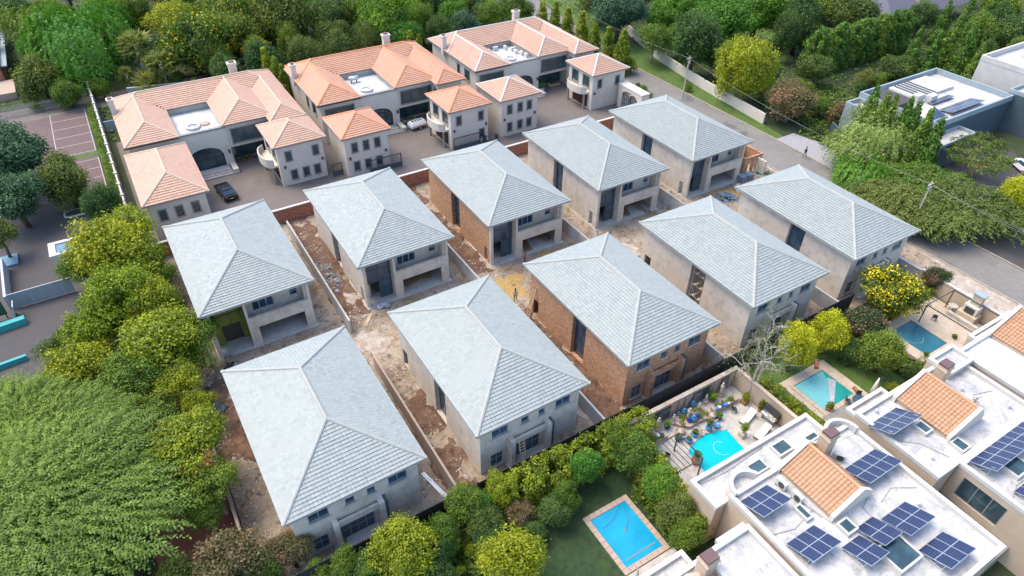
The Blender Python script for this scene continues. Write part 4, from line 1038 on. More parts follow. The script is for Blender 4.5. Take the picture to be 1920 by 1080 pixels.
tree(25, 370, 60, 4.4, 'round', 'blue', 'lower blue-green tree at left edge by the parking island')
tree(-5, 440, 35, 3.5, 'round', 'olive', 'small olive tree cut by the left frame edge')
# top left
tree(140, 70, 88, 7.5, 'weep', 'bright', 'large drooping bright-green tree at top left', sz=1.1)
tree(190, 30, 60, 7.5, 'weep', 'bright', 'drooping bright-green tree right of the large one at top left')
tree(65, 35, 60, 7.0, 'weep', 'mid', 'drooping green tree at far top left corner')
tree(80, 150, 55, 3.6, 'round', 'olive', 'yellowing garden tree behind the picket fence')
tree(125, 175, 28, 2.5, 'round', 'mid', 'small green tree at the picket fence end')
tree(372, 80, 72, 6.5, 'loose', 'speck', 'yellow-flecked tree behind the left tiled house', sz=1.25)
tree(330, 40, 50, 7.0, 'loose', 'lime', 'lime crown behind the palms at top', sz=1.2)
tree(440, 45, 62, 6.5, 'round', 'speck', 'yellow-flecked tree above the parked white car', sz=1.2)
tree(530, 40, 60, 7.0, 'round', 'olive', 'olive tree behind the left tiled house chimney', sz=1.2)
tree(255, 85, 30, 7.0, 'palm', 'palm', 'tallest palm with shaggy trunk at top left', bark='palebark')
tree(300, 118, 24, 5.0, 'palm', 'palm', 'shorter palm right of the tallest palm', bark='palebark')
tree(237, 140, 15, 3.0, 'palm', 'palm', 'small young palm beside the grey garden wall', bark='palebark')
tree(282, 160, 24, 1.6, 'palm', 'palm', 'low tree fern behind the left tiled house', bark='bark')
tree(190, 165, 24, 2.0, 'round', 'mid', 'leafy bush behind the left tiled house corner')
tree(330, 150, 20, 1.6, 'round', 'dark', 'dark bush between palm and tiled roof')
ORD = ['first', 'second', 'third', 'fourth', 'fifth', 'sixth', 'seventh', 'eighth', 'ninth', 'tenth', 'eleventh', 'twelfth', 'thirteenth', 'fourteenth', 'fifteenth', 'sixteenth', 'seventeenth', 'eighteenth', 'nineteenth', 'twentieth']
# dark belt behind the tiled houses
RN = ['first', 'second', 'third', 'fourth', 'fifth', 'sixth']
g4 = np.random.default_rng(44)
for j, y in enumerate((121.5, 127.5, 136.0, 146.0, 158.0, 173.0)):
    k = 0
    for x in np.arange(18 if j < 2 else 14-6*(j > 3), 80, 6.6 if j < 2 else 8.4):
        xx, yy = x+g4.uniform(-1.2, 1.2), y+g4.uniform(-1.2, 1.2)
        lf = ('speck' if xx < 34 and j > 0 else 'dark' if g4.random() < .42 else str(g4.choice(['mid', 'mid', 'olive', 'bright', 'blue'])))
        tree(0, 0, 0, 4.4 if j < 2 else 5.8, str(g4.choice(['round', 'dense'])) if j < 2 else 'big', lf, ORD[k]+' tree from the left in the '+RN[j]+' row of woodland behind the tiled houses', xy=(xx, yy), r=4.0 if j < 2 else 5.6, group='woodland behind the tiled houses', sz=1.1)
        k += 1
for k, (x, y, lf, r_, kd) in enumerate(((-22, 158, 'mid', 5, 'big'), (-10, 150, 'bright', 4.5, 'big'), (2, 150, 'dark', 5, 'big'), (4, 164, 'mid', 5.5, 'big'), (-12, 172, 'dark', 5.5, 'big'), (-2, 186, 'dark', 6, 'big'), (9, 136, 'dark', 3.2, 'dense'), (12, 122, 'dark', 2.2, 'dense'), (3, 123, 'mid', 2.2, 'round'), (16, 150, 'dark', 5, 'big'))):
    tree(0, 0, 0, r_*.95, kd, lf, ORD[k]+' shade tree counted front-left to back in the top left gardens', xy=(x, y), r=r_, group='garden trees at top left')
for k, (x, y, lf, r_, kd) in enumerate(((99, 76, 'dark', 3.6, 'dense'), (101, 69, 'mid', 2.6, 'round'), (97, 84, 'dark', 4, 'dense'), (98, 96, 'mid', 4.5, 'round'), (103, 106, 'bright', 5, 'big'), (108, 122, 'dark', 5.5, 'big'), (100, 130, 'mid', 5.5, 'big'), (112, 136, 'bright', 6, 'big'), (122, 126, 'dark', 6, 'big'), (96, 66.5, 'olive', 2.4, 'round'), (100, 64, 'mid', 2.2, 'round'), (108, 128, 'dark', 4.2, 'dense'), (121, 108, 'bright', 5.5, 'big'), (128, 100, 'dark', 5, 'big'), (136, 112, 'mid', 6, 'big'), (104, 88, 'dark', 3.6, 'dense'), (140, 100, 'dark', 5, 'big'), (150, 116, 'mid', 6, 'big'), (165, 110, 'mid', 6, 'big'))):
    tree(0, 0, 0, r_*.92, kd, lf, ORD[k]+' garden tree counted from the road in the grounds across the road', xy=(x, y), r=r_, group='garden trees across the road')
for k, (x, y, lf, r_) in enumerate(((113, 66, 'dark', 1.6), (118, 66, 'mid', 1.8), (124, 67, 'dark', 2.0), (152, 60, 'mid', 3.4), (146, 63, 'dark', 3), (150, 68, 'mid', 4.5), (160, 70, 'dark', 5), (172, 76, 'mid', 5), (168, 62, 'dark', 5), (182, 84, 'dark', 6), (158, 58, 'dark', 3.4), (150, 80, 'dark', 4.5))):
    tree(0, 0, 0, r_*.9, 'dense', lf, ORD[k]+' bushy tree counted left to right beyond the slate house', xy=(x, y), r=r_, group='bushy trees beyond the slate house')
tree(720, 30, 68, 7.5, 'big', 'bright', 'bright green tree with forked trunk behind the middle tiled house', sz=1.1)
# golden conifers around the tiled houses
for k, (px, py, H, r) in enumerate(((493, 88, 8.5, 1.9), (512, 104, 8, 1.8), (527, 120, 7.2, 1.6), (768, 55, 7.5, 1.7), (784, 64, 7, 1.6))):
    spire(0, 0, 0, H, r, 'spire', 'goldcyp', ('first', 'second', 'third')[k % 3]+' golden conifer '+('between left and middle' if k < 3 else 'behind the middle and right')+' tiled houses', xy=tip(px, py, H), group='golden conifers behind the tiled houses')
for k, (px, py, H, r) in enumerate(((1018, 0, 7.5, 1.9), (1043, 2, 7.5, 1.9), (1066, 12, 7.2, 1.8), (1094, 20, 7.5, 1.9), (1117, 42, 6.8, 1.8), (1143, 50, 7.5, 1.9), (1172, 52, 8.6, 2.0))):
    spire(0, 0, 0, H, r, 'spire', 'goldcyp', ORD[k]+' golden cypress from the left in the row beside the right tiled house', xy=tip(px, py, H), group='golden cypress row by the road')
tree(1180, 125, 18, 1.2, 'shrub', 'mid', 'leafy shrub at the foot of the nearest golden cypress', name='shrub', cat='shrub')
# across the road
tree(1160, 20, 62, 6.5, 'big', 'blue', 'spreading blue-green cedar at top centre', sz=.8)
tree(1130, -5, 45, 6, 'big', 'olive', 'olive tree left of the spreading cedar')
tree(1228, 72, 36, 4.8, 'loose', 'mid', 'slender verge tree before the white garden wall', bark='palebark')
tree(1300, 82, 54, 6.2, 'dense', 'dark', 'dark round tree left of the big yellow tree')
tree(1352, 40, 70, 6.5, 'big', 'bright', 'bright green tree behind the big yellow tree', sz=1.05)
tree(1285, 8, 55, 7, 'big', 'bright', 'bright green tree at the top above the dark round tree')
tree(1420, 20, 60, 7, 'big', 'bright', 'bright green tree at top right of the yellow tree')
tree(1398, 125, 60, 6.4, 'big', 'yellow', 'large yellow-green street tree with stout pale trunk', sz=1.35, bark='palebark')
tree(1484, 188, 48, 3.8, 'round', 'rust', 'rusty pink-tipped tree at the end of the verge', bark='palebark', sz=.85)
tree(1533, 130, 34, 3.2, 'round', 'olive', 'rounded yellow-olive tree before the clipped cypress screen')
tree(1500, 45, 48, 6, 'dense', 'dark', 'tall dark evergreen behind the lawn gap', sz=1.3)
tree(1470, 70, 30, 5, 'dense', 'dark', 'narrow dark evergreen touching the yellow tree', sz=1.5)
tree(1600, 30, 50, 4, 'round', 'olive', 'olive tree behind the cypress screen below the dark roof')
tree(1545, 12, 40, 4, 'round', 'mid', 'green tree between the lawn and the dark slate roof')
for k in range(16):   # clipped cypress screen
    u = k/15; spire(0, 0, 0, 8.3+.35*math.sin(k*2), 1.75, 'column', 'cypress', ORD[k]+' tree from the left in the tall clipped cypress screen', xy=(113+27*u, 77.6-.4*u+.3*math.sin(k*1.7)), group='clipped cypress screen')
for k, (px, py, H, r, base) in enumerate(((1733, 45, 9.5, 1.9, 0), (1765, 60, 8.5, 2.1, 0), (1808, 25, 11, 2.3, 0), (1833, 42, 10.5, 2.3, 0), (1848, 80, 8.5, 2.0, 0), (1865, 95, 7.5, 1.9, 0), (1785, 0, 9, 2, 0), (1830, -10, 9, 2, 0), (1868, -5, 9, 2, 0), (1885, -10, 9, 2, 0))):
    spire(0, 0, 0, H, r, 'cone', 'cypress', ORD[k]+' loose cypress behind the slate-grey flat-roofed house', xy=tip(px, py, H), group='cypresses behind the slate house')
tree(1680, 130, 34, 2.4, 'round', 'olive', 'dull olive bush at the end of the cypress screen')
tree(1625, 150, 26, 1.6, 'round', 'olive', 'low yellow-olive bush beside the slate house')
tree(1900, 70, 40, 4, 'round', 'dark', 'dark round tree at the right edge beyond the cypresses')
tree(1880, 20, 50, 4, 'big', 'mid', 'green tree in the top right corner')
for k, (px, py, H, r) in enumerate(((1648, 158, 10.2, 1.9), (1668, 176, 10, 1.8), (1684, 176, 10, 1.8), (1712, 183, 10.2, 2.0), (1728, 188, 10.2, 2.0), (1748, 206, 10, 2.1), (1770, 220, 9.6, 2.2))):
    spire(0, 0, 0, H, r, 'cone', 'cypress', ORD[k]+' cypress from the left along the road side of the slate house', xy=tip(px, py, H), group='cypresses before the slate house')
tree(1640, 245, 80, 5.0, 'weep', 'pale', 'large pale drooping pepper tree before the slate house', sz=.9)
tree(1606, 272, 46, 4.0, 'weep', 'pale', 'drooping pale tree at the road beside the walking person')
tree(1620, 325, 55, 3.0, 'weep', 'bright', 'lower drooping green tree at the roadside below the pepper tree')
tree(1572, 210, 26, 1.6, 'shrub', 'rust', 'greyish dry shrub left of the pepper tree', name='shrub', cat='shrub')
tree(1535, 245, 12, .8, 'shrub', 'olive', 'spiky yellow-green plant by the dark driveway gate', name='shrub', cat='shrub')
tree(1840, 283, 74, 4.2, 'flat', 'olive', 'flat-topped acacia with yellow trunk', bark='tanbark', name='acacia')
tree(1690, 370, 90, 2.6, 'fern', 'olive', 'spreading feathery acacia bush along the road', sz=1.2)
tree(1790, 390, 90, 2.4, 'fern', 'olive', 'feathery acacia bush around the street pole', sz=1.2)
tree(1735, 345, 70, 2.8, 'fern', 'mid', 'dark feathery bush behind the street pole', sz=1.2)
tree(1908, 372, 38, 3.0, 'dense', 'gold', 'golden-leaved tree cut by the right frame edge', sz=1.5)
hedge('verge_hedge', [(88.5, 23.5), (92.5, 17), (96, 8)], 2.6, 1.0, 'mid', 'low clipped verge hedge at the right edge of the lower road', 5)
# gardens right of the site
tree(1670, 548, 72, 3.6, 'round', 'flower', 'yellow-flowering tree before the roadside unfinished house', sz=.8)
tree(1756, 522, 26, 2.0, 'round', 'pinkfl', 'pink-flowered shrub right of the yellow-flowering tree', name='shrub', cat='shrub')
tree(1490, 652, 44, 3.2, 'dense', 'gold', 'left of two golden conifers above the netted pool', sz=1.25)
tree(1555, 620, 40, 3.2, 'dense', 'gold', 'right of two golden conifers above the netted pool', sz=1.25)
tree(1625, 605, 42, 2.0, 'round', 'pinkfl', 'dark shrub with few pink flowers beside the golden conifers')
tree(1590, 655, 30, 1.4, 'round', 'dark', 'dark shrub at the foot of the golden conifers', name='shrub', cat='shrub')
tree(1660, 660, 50, 2.8, 'round', 'mid', 'rounded grey-green tree between the two small lawns')
tree(1742, 688, 26, 1.0, 'shrub', 'mid', 'leafy shrub beside the dark pool patio', name='shrub', cat='shrub')
tree(1710, 700, 22, 1.0, 'shrub', 'dark', 'dark shrub below the grey-green garden tree', name='shrub', cat='shrub')
tree(1675, 728, 14, .6, 'shrub', 'lime', 'lime shrub above the tiled townhouse chimney', name='shrub', cat='shrub')
tree(1640, 745, 14, .6, 'shrub', 'lime', 'small lime shrub beside the closed parasol', name='shrub', cat='shrub')
# hedge belt in front of the fence
hedge('tall_hedge', [(17.5, 27.0), (31.0, 26.9)], 2.4, 3.5, 'hedge', 'tall sunlit hedge along the black fence behind the dark lawn', 11, per=380, size=.22)
hedge('tall_hedge', [(28.3, 24.6), (27.6, 16.4)], 2.4, 3.0, 'hedge', 'dense hedge between the blue pool and the white townhouse roofs', 12, per=380, size=.22)
tree(1188, 845, 44, 3.0, 'dense', 'mid', 'tall grey-green shrub at the hedge corner above the pergola')
tree(1235, 905, 40, 2.4, 'dense', 'bright', 'bright bushy shrub beside the steel pergola')
tree(1270, 960, 46, 2.2, 'dense', 'olive', 'olive bushy shrub right of the blue pool')
tree(940, 915, 42, 2.8, 'loose', 'lime', 'glowing lime shrub at the black fence')
tree(1040, 960, 40, 1.8, 'dense', 'dark', 'dark shrub in the shaded lawn corner')
tree(975, 965, 34, 1.6, 'round', 'rust', 'russet conifer-like shrub left of the dark lawn')
tree(870, 945, 42, 2.8, 'round', 'mid', 'feathery dull-green shrub beside the black fence')
tree(905, 985, 40, 2.0, 'dense', 'olive', 'olive shrub behind the round bottom tree')
tree(755, 1025, 72, 3.4, 'dense', 'lime', 'round lime-green tree before the largest house')
tree(645, 1055, 36, 2.4, 'dense', 'mid', 'small green tree left of the round lime-green one')
tree(825, 1040, 40, 1.8, 'dense', 'dark', 'dark shrub between the two round bottom trees')
tree(965, 1050, 72, 3.4, 'dense', 'lime', 'round lime-speckled tree at the bottom beside the dark lawn')
tree(858, 1072, 14, .7, 'shrub', 'lime', 'small clipped lime ball shrub at bottom edge', name='shrub', cat='shrub')
tree(885, 1032, 16, .8, 'shrub', 'lime', 'lime ball shrub beneath the round bottom tree', name='shrub', cat='shrub')
tree(700, 1085, 40, 2.0, 'dense', 'mid', 'green shrub at bottom edge before the largest house', name='shrub', cat='shrub')
hedge('low_hedge', [(44.2, 26.2), (44.4, 17.2)], 2.0, 1.5, 'hedge', 'broad flat-topped reddish-green hedge left of the netted pool', 14, per=340)
hedge('low_hedge', [(62.5, 25.6), (73, 26.2)], .9, .9, 'hedge', 'narrow yellow-green hedge behind the dark pool', 15)
hedge('low_hedge', [(26.3, 22.8), (26.4, 16.5)], .6, .7, 'hedge', 'low edging hedge beside the blue pool', 16, per=260)
hedge('kerb_planting', [(-4.3, 84), (-4.3, 128)], .9, .8, 'mid', 'row of clipped bushes along the white car park wall', 17, per=150)
tree(1290, 165, 10, .6, 'shrub', 'mid', 'x', name='shrub', cat='shrub')['label'] = 'small flowering bed shrub beside the arched street gate'
# bare pale tree
p = at(1400, 745); t = thing('bare_tree', 'bare pale-barked tree with two trunks at the court wall', 'tree', (p.x, p.y, 0))
g = np.random.default_rng(5); m = MB(); tw = MB(); tips = []
def grow(a, d, L, r, lev):
    pts = [Vector(a)]; dd = Vector(d).normalized()
    for _ in range(4):
        dd = (dd+Vector(g.normal(size=3)*.14)+Vector((0, 0, .05 if lev < 2 else -.06))).normalized(); pts.append(pts[-1]+dd*L/4)
    (m if lev < 3 else tw).tube(pts, [r, r*.9, r*.78, r*.65, r*.5], 6 if lev < 3 else 3)
    if lev >= 4: tips.append(pts[-1]); return
    for k in range(3 if lev < 1 else 4):
        q = pts[2+k % 3]; grow(q, dd+Vector(g.normal(size=3)*(.5 if lev < 2 else .75))+Vector((0, 0, .3 if lev < 2 else -.1)), L*.56, r*.5, lev+1)
grow((0, 0, 0), (.12, .1, 1), 4.9, .16, 0); grow((.45, -.2, 0), (.2, .1, 1), 5.2, .16, 0)
m.build('trunk', MAT['palebark'], t, smooth=True); props(tw.build('twigs', MAT['palebark'], t), kind='stuff')
tips = np.array([tuple(v) for v in tips]); tips = np.repeat(tips, 5, 0)+g.normal(size=(len(tips)*5, 3))*.25
link('sparse_leaves', quads_mesh('sparse_leaves', leaf_quads(g, tips, g.normal(size=tips.shape), .16), LF['olive'], g.uniform(0, 1, len(tips))), t)

# low ground cover under the trees
g = np.random.default_rng(77); C = []
for (x0, x1, y0, y1, n) in ((92, 112, 55, 75, 4500), (95, 175, 60, 150, 15000), (-3, 80, 113.4, 128, 6000), (-40, 90, 134, 200, 9000), (58.2, 61, 17.4, 27.5, 700), (-2.9, 14, 20, 28.2, 1800), (-12, -3, 26, 66, 1500), (14, 30, 26.2, 28.3, 1500)):
    C.append(np.stack([g.uniform(x0, x1, n), g.uniform(y0, y1, n), np.abs(g.normal(size=n))*.18+.05], -1))
C = np.concatenate(C); keep = ~((C[:, 1] > 62) & (C[:, 0] > 79) & (C[:, 0] < 95) & (C[:, 1] < 130)) & ~((C[:, 0] > 98) & (C[:, 0] < 116) & (C[:, 1] > 84) & (C[:, 1] < 112)) & ~((C[:, 0] < -3) & (C[:, 1] < 66) & (C[:, 0] > -9) & (C[:, 1] > 30))
C = C[keep]
props(link('ground_cover', quads_mesh('ground_cover', leaf_quads(g, C, g.normal(size=C.shape)*.6+np.array([0, 0, 1.0]), .55, .6), LF['mid'], np.clip(g.uniform(-.1, .9, len(C))*(.6+.4*np.sin(C[:, 0]*.4)*np.sin(C[:, 1]*.37)), 0, 1))), 'low leafy ground cover under the garden trees', 'ground cover', kind='stuff')

for k, (px, py, r_, z_, kd, lf) in enumerate(((600, 1075, 40, 1.6, 'dense', 'mid'), (690, 1060, 44, 2.0, 'round', 'dark'), (830, 1000, 42, 2.2, 'dense', 'mid'), (815, 1075, 44, 1.6, 'round', 'dark'), (900, 945, 36, 2.2, 'dense', 'bright'), (920, 1020, 40, 1.8, 'dense', 'dark'), (1060, 930, 38, 1.9, 'dense', 'mid'), (1095, 880, 40, 2.6, 'dense', 'bright'), (1000, 1000, 30, 1.2, 'dense', 'dark'), (490, 1065, 40, 2.2, 'round', 'mid'), (1160, 820, 40, 3.0, 'dense', 'hedge'), (1290, 1000, 38, 2.0, 'dense', 'mid'))):
    tree(px, py, r_, z_, kd, lf, ORD[k]+' filling shrub counted along the near garden belt below the black fence', name='shrub', cat='shrub', group='filling shrubs of the near garden belt')
for k, (px, py, r_, z_, lf) in enumerate(((150, 500, 50, 3.2, 'mid'), (235, 610, 62, 3.6, 'mid'), (320, 590, 48, 3.4, 'dark'), (345, 680, 46, 3.2, 'mid'), (200, 665, 55, 3.4, 'olive'), (290, 770, 50, 3.4, 'mid'), (370, 760, 40, 3.0, 'lime'), (120, 650, 45, 3.2, 'olive'), (385, 965, 45, 3.0, 'mid'), (300, 520, 36, 3.2, 'mid'))):
    tree(px, py, r_, z_, 'loose', lf, ORD[k]+' understory tree counted in the clump between entrance drive and site wall', group='understory trees left of the site', bark='palebark')
# ------------------------------------------------------------ townhouses with white flat roofs
def flat_block(h, rc, z, wall='creamw', roof='flat', par=.38, pw=.3, specs=(), name='wall', fm='ltframe', gm='glass', wmat=None):
    x0, x1, y0, y1 = rc
    block(h, rc, 0, z, wmat or MAT[wall], specs, name=name, trim=None, fm=fm, gm=gm)
    MB().box(x0+.05, x1-.05, y0+.05, y1-.05, z-.25, z+.02).build('roof_deck', MAT[roof], h)
    m = MB(); e = .04
    m.box(x0-e, x1+e, y0-e, y0+pw, z+.021, z+par); m.box(x0-e, x1+e, y1-pw, y1+e, z+.022, z+par)
    m.box(x0-e, x0+pw, y0+pw, y1-pw, z+.021, z+par+.003); m.box(x1-pw, x1+e, y0+pw, y1-pw, z+.021, z+par+.003)
    m.build('parapet', MAT['white'], h)
def gable(h, x0, x1, xr, y0, y1, ze, zr):
    """clay-tiled gable, ridge along y, white coped ends"""
    m = MB(); m.poly([(x0, y0, ze-.05), (xr, y0, zr-.05), (xr, y1, zr-.05), (x0, y1, ze-.05)][::-1]); m.poly([(x1, y1, ze-.05), (xr, y1, zr-.05), (xr, y0, zr-.05), (x1, y0, ze-.05)][::-1])
    for y in (y0, y1): m.poly([(x0, y, ze-.5), (x1, y, ze-.5), (x1, y, ze-.05), (xr, y, zr-.05), (x0, y, ze-.05)])
    m.box(x0+.1, x1-.1, y0+.01, y1-.01, ze-.7, ze-.06)
    rf = m.build('tiled_roof', MAT['creamw'], h)
    t = MB(); L = y1-y0
    tile_field(t, Vector((x0, y1, 0)), Vector((0, -1, 0)), Vector((1, 0, 0)), L, xr-x0, ze, (zr-ze)/(xr-x0), .3, .36, None, lambda d: (0, L), .07, .05)
    tile_field(t, Vector((x1, y0, 0)), Vector((0, 1, 0)), Vector((-1, 0, 0)), L, x1-xr, ze, (zr-ze)/(x1-xr), .3, .36, None, lambda d: (0, L), .07, .05)
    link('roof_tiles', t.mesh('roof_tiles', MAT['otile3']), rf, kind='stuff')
    c = MB(); cap_line(c, (xr, y0, zr+.06), (xr, y1, zr+.06)); link('ridge_caps', c.mesh('ridge_caps', MAT['otile3']), rf, kind='stuff')
    for y in (y0-.16, y1+.16):
        c = MB()
        for (xa, za), (xb, zb) in (((x0-.1, ze), (xr, zr)), ((xr, zr), (x1+.1, ze))):
            c.add([(xa, y-.16, ze-.7), (xb, y-.16, ze-.7), (xb, y-.16, zb+.28), (xa, y-.16, za+.28), (xa, y+.16, ze-.7), (xb, y+.16, ze-.7), (xb, y+.16, zb+.28), (xa, y+.16, za+.28)],
                  [(0, 1, 2, 3), (5, 4, 7, 6), (3, 2, 6, 7), (4, 0, 3, 7), (1, 5, 6, 2)])
        c.build('gable_coping', MAT['cream'], rf)
def chimney(h, x, y, z0, z1, s=.55):
    m = MB(); m.box(x-s, x+s, y-s*.8, y+s*.8, z0, z1); m.box(x-s-.08, x+s+.08, y-s*.8-.08, y+s*.8+.08, z1-.35, z1-.2); c = m.build('chimney', MAT['creamw'], h)
    MB().box(x-s*.95, x+s*.95, y-s*.75, y+s*.75, z1+.002, z1+.22).build('cowl', MAT['capbrown'], c)
def skylight(h, x0, x1, y0, y1, z, hh=.35):
    m = MB()
    for b in ((x0, x1, y0, y0+.14), (x0, x1, y1-.14, y1), (x0, x0+.14, y0+.14, y1-.14), (x1-.14, x1, y0+.14, y1-.14)): m.box(*b, z, z+hh)
    s = m.build('skylight', MAT['white'], h)
    MB().box(x0+.14, x1-.14, y0+.14, y1-.14, z+.025, z+hh-.06).build('skylight_glass', MAT['glass'], s)
def drum(h, x, y, r, z, a0, a1, hh=.75):
    """curved parapet bulge"""
    n = 14; A = [a0+(a1-a0)*k/n for k in range(n+1)]
    out = [(x+r*math.cos(a), y+r*math.sin(a)) for a in A]; inn = [(x+(r-.28)*math.cos(a), y+(r-.28)*math.sin(a)) for a in A]
    MB().prism(out+inn[::-1], z-.3, z+hh).build('curved_parapet', MAT['white'], h)
    MB().prism(inn, .5, z+.05).build('bay', MAT['flat'], h)
    MB().prism([(x+(r-.02)*math.cos(a), y+(r-.02)*math.sin(a)) for a in A]+[(x, y)], 0, z-.301).build('bay_wall', MAT['creamw'], h)
t1 = thing('townhouse', 'white flat-roofed townhouse with most solar panels, beside the turquoise pool court', 'house', (0, 0, 0))
flat_block(t1, (29.3, 42.9, 3.4, 16.3), 5.5)
flat_block(t1, (28.2, 41.3, 16.35, 19.1), 4.7, name='front_wall')
flat_block(t1, (26.6, 29.28, 9.0, 14.6), 4.3, name='side_wall')
drum(t1, 31.0, 16.0, 1.5, 5.5, R(20), R(180)); drum(t1, 41.2, 15.6, 1.55, 5.5, R(-10), R(180))
gable(t1, 34.3, 38.5, 36.9, 11.3, 15.9, 5.9, 7.3); chimney(t1, 38.6, 15.5, 5.5, 8.0)
skylight(t1, 34.2, 35.3, 9.6, 10.7, 5.52); skylight(t1, 32.6, 33.3, 11.9, 13.2, 5.52); skylight(t1, 34.8, 37.2, 5.9, 8.0, 5.52, .5)
skylight(t1, 36.0, 37.6, 17.1, 18.3, 4.72); skylight(t1, 33.0, 34.6, 16.9, 18.0, 4.72, .15); skylight(t1, 39.2, 40.6, 16.9, 17.6, 4.72, .12)
t2 = thing('townhouse', 'white flat-roofed townhouse beside the netted pool, clay gable and satellite dish', 'house', (0, 0, 0))
flat_block(t2, (44.2, 57.7, 9.2, 16.6), 5.5); flat_block(t2, (46.9, 57.6, 1.5, 9.16), 5.48, name='front_wall', specs=[('-x', 5.0, 8.4, 2.7, 4.9, 'win', 3)])
flat_block(t2, (44.5, 49.2, 16.62, 17.6), 4.9, name='step_wall'); flat_block(t2, (54.8, 58.3, 15.0, 17.2), 6.0, name='bay_block')
gable(t2, 48.4, 52.8, 51.6, 11.2, 15.8, 5.9, 7.4); chimney(t2, 53.4, 15.3, 5.5, 7.9)
skylight(t2, 47.2, 48.2, 12.2, 13.4, 5.52); skylight(t2, 48.1, 49.2, 9.6, 10.8, 5.52); skylight(t2, 49.4, 51.4, 6.0, 8.0, 5.5, .4)
MB().box(43.2, 46.85, 3.5, 9.1, 0, 2.0).build('well_floor', MAT['slab'], t2)
skylight(t2, 44.4, 45.6, 6.0, 7.2, 2.0, .3); skylight(t2, 44.6, 46.0, 4.0, 5.2, 2.0, .3)
t3 = thing('townhouse', 'townhouse with badly worn white roof at the right frame edge', 'house', (0, 0, 0))
flat_block(t3, (58.6, 72.2, 3, 16.6), 5.5, roof='flatd'); gable(t3, 63.4, 68.4, 67.2, 10.8, 16.2, 5.9, 7.5)
flat_block(t3, (62.0, 68.9, 16.62, 17.4), 5.2, name='step_wall')
t0 = thing('townhouse', 'white-roofed townhouse cut by the bottom edge with stained chimney', 'house', (0, 0, 0))
flat_block(t0, (18.5, 24.5, 3, 14.2), 4.3); flat_block(t0, (24.52, 28.9, 2, 14.0), 5.2, name='side_wall')
flat_block(t0, (19.5, 24.4, 14.25, 15.6), 3.4, name='front_wall'); gable(t0, 20.2, 23.8, 22.2, 8.5, 13.0, 4.6, 5.9); chimney(t0, 24.0, 13.2, 4.3, 6.8)
def ac_unit(x, y, z, rz, lab):
    t = thing('air_conditioner', lab, 'air conditioner', (x, y, z), rz, 'roof air conditioners of the townhouses')
    MB().box(-.45, .45, -.17, .17, .08, .75).build('case', MAT['white'], t)
    m = MB(); n = 14; m.prism([(.28*math.cos(2*math.pi*i/n)+.08, .28*math.sin(2*math.pi*i/n)) for i in range(n)], 0, .02)
    f = m.build('fan_grille', MAT['dkframe'], t, (0, -.172, .42)); f.rotation_euler = (R(90), 0, 0)
    for x_ in (-.35, .3): MB().box(x_, x_+.06, -.2, .2, 0, .08).build('foot', MAT['dkframe'], t)
ac_unit(33.4, 15.0, 5.52, R(-90), 'upper of two white air conditioners left of the clay gable')
ac_unit(33.5, 13.6, 5.52, R(-90), 'lower of two white air conditioners left of the clay gable')
ac_unit(39.2, 14.4, 5.52, R(-60), 'dark-grilled air conditioner behind the clay gable chimney')
# solar arrays
pan = MB().box(-.455, .455, -.545, .545, -.015, .015).mesh('solar_panel', MAT['panel'])
fm_ = MB()
for b in ((-.475, -.455, -.565, .565), (.455, .475, -.565, .565), (-.455, .455, -.565, -.545), (-.455, .455, .545, .565)): fm_.box(*b, -.025, .025)
fme = fm_.mesh('panel_frame', MAT['alu'])
def solar(x, y, z, n, lab, rowsn=2, tilt=22, rz=0):
    t = thing('solar_array', lab, 'solar panels', (x, y, z), rz, 'roof solar arrays'); th = R(tilt)
    for i in range(n):
        for j in range(rowsn):
            d = .58+j*1.14; c = (i*.96+.49, -d*math.cos(th), .2+d*math.sin(th))
            o = link('solar_panel', pan, t, c); o.rotation_euler = (-th, 0, 0)
            f = link('panel_frame', fme, o)
    D = rowsn*1.14
    for s in (.3, n*.96-.3):
        m = MB(); m.tube([(s, -.2, .22), (s, -D*math.cos(th)+.2, .1+D*math.sin(th))], .035, 5); m.tube([(s, -D*math.cos(th)+.4, D*math.sin(th)-.05), (s, -D*math.cos(th)+.4, 0)], .035, 5); m.tube([(s, -.3, 0), (s, -D*math.cos(th)+.4, .03)], .035, 5); m.tube([(s, -D*math.cos(th)+.4, D*math.sin(th)*.8), (s, -1.0, .03)], .03, 5)
        m.build('support', MAT['alu'], t)
for (x, y, n, lab) in ((29.6, 15.6, 3, 'six-panel solar array beside the curved parapet and air conditioners'), (38.6, 13.5, 4, 'solar array right of the clay gable on the white roof'),
        (29.9, 11.5, 3, 'six-panel solar array left of the square skylight'), (33.0, 9.3, 2, 'four-panel solar array, left of the joined row of three'),
        (35.1, 9.75, 2, 'four-panel solar array, middle of the joined row of three'), (37.3, 9.3, 3, 'six-panel solar array, right end of the joined row'),
        (37.4, 6.4, 3, 'six-panel solar array right of the large skylight near the roof corner'), (33.8, 4.6, 3, 'solar array mostly cut by the bottom frame edge')):
    solar(x, y, 5.52, n, lab)
solar(43.9, 15.3, 5.52, 4, 'eight-panel solar array left of the right clay gable', tilt=28)
solar(47.6, 9.15, 5.52, 8, 'long solar array running out of the right frame edge', tilt=26)
solar(48.0, 5.6, 5.5, 5, 'solar array at the right edge below the long array', tilt=22)
# dish
t = thing('satellite_dish', 'small white satellite dish on the roof behind the right clay gable', 'satellite dish', (53.9, 11.9, 5.52))
MB().tube([(0, 0, 0), (0, 0, .7)], .03, 6).build('mast', MAT['alu'], t)
d_ = MB().lathe(0, 0, [(.02, 0), (.2, .03), (.35, .09), (.42, .15)], 16).build('dish', MAT['white'], t, (0, 0, .75), smooth=True); d_.rotation_euler = (R(55), 0, R(200))
MB().tube([(0, 0, .8), (-.1, .45, .95)], .015, 5).build('feed_arm', MAT['dkframe'], t)

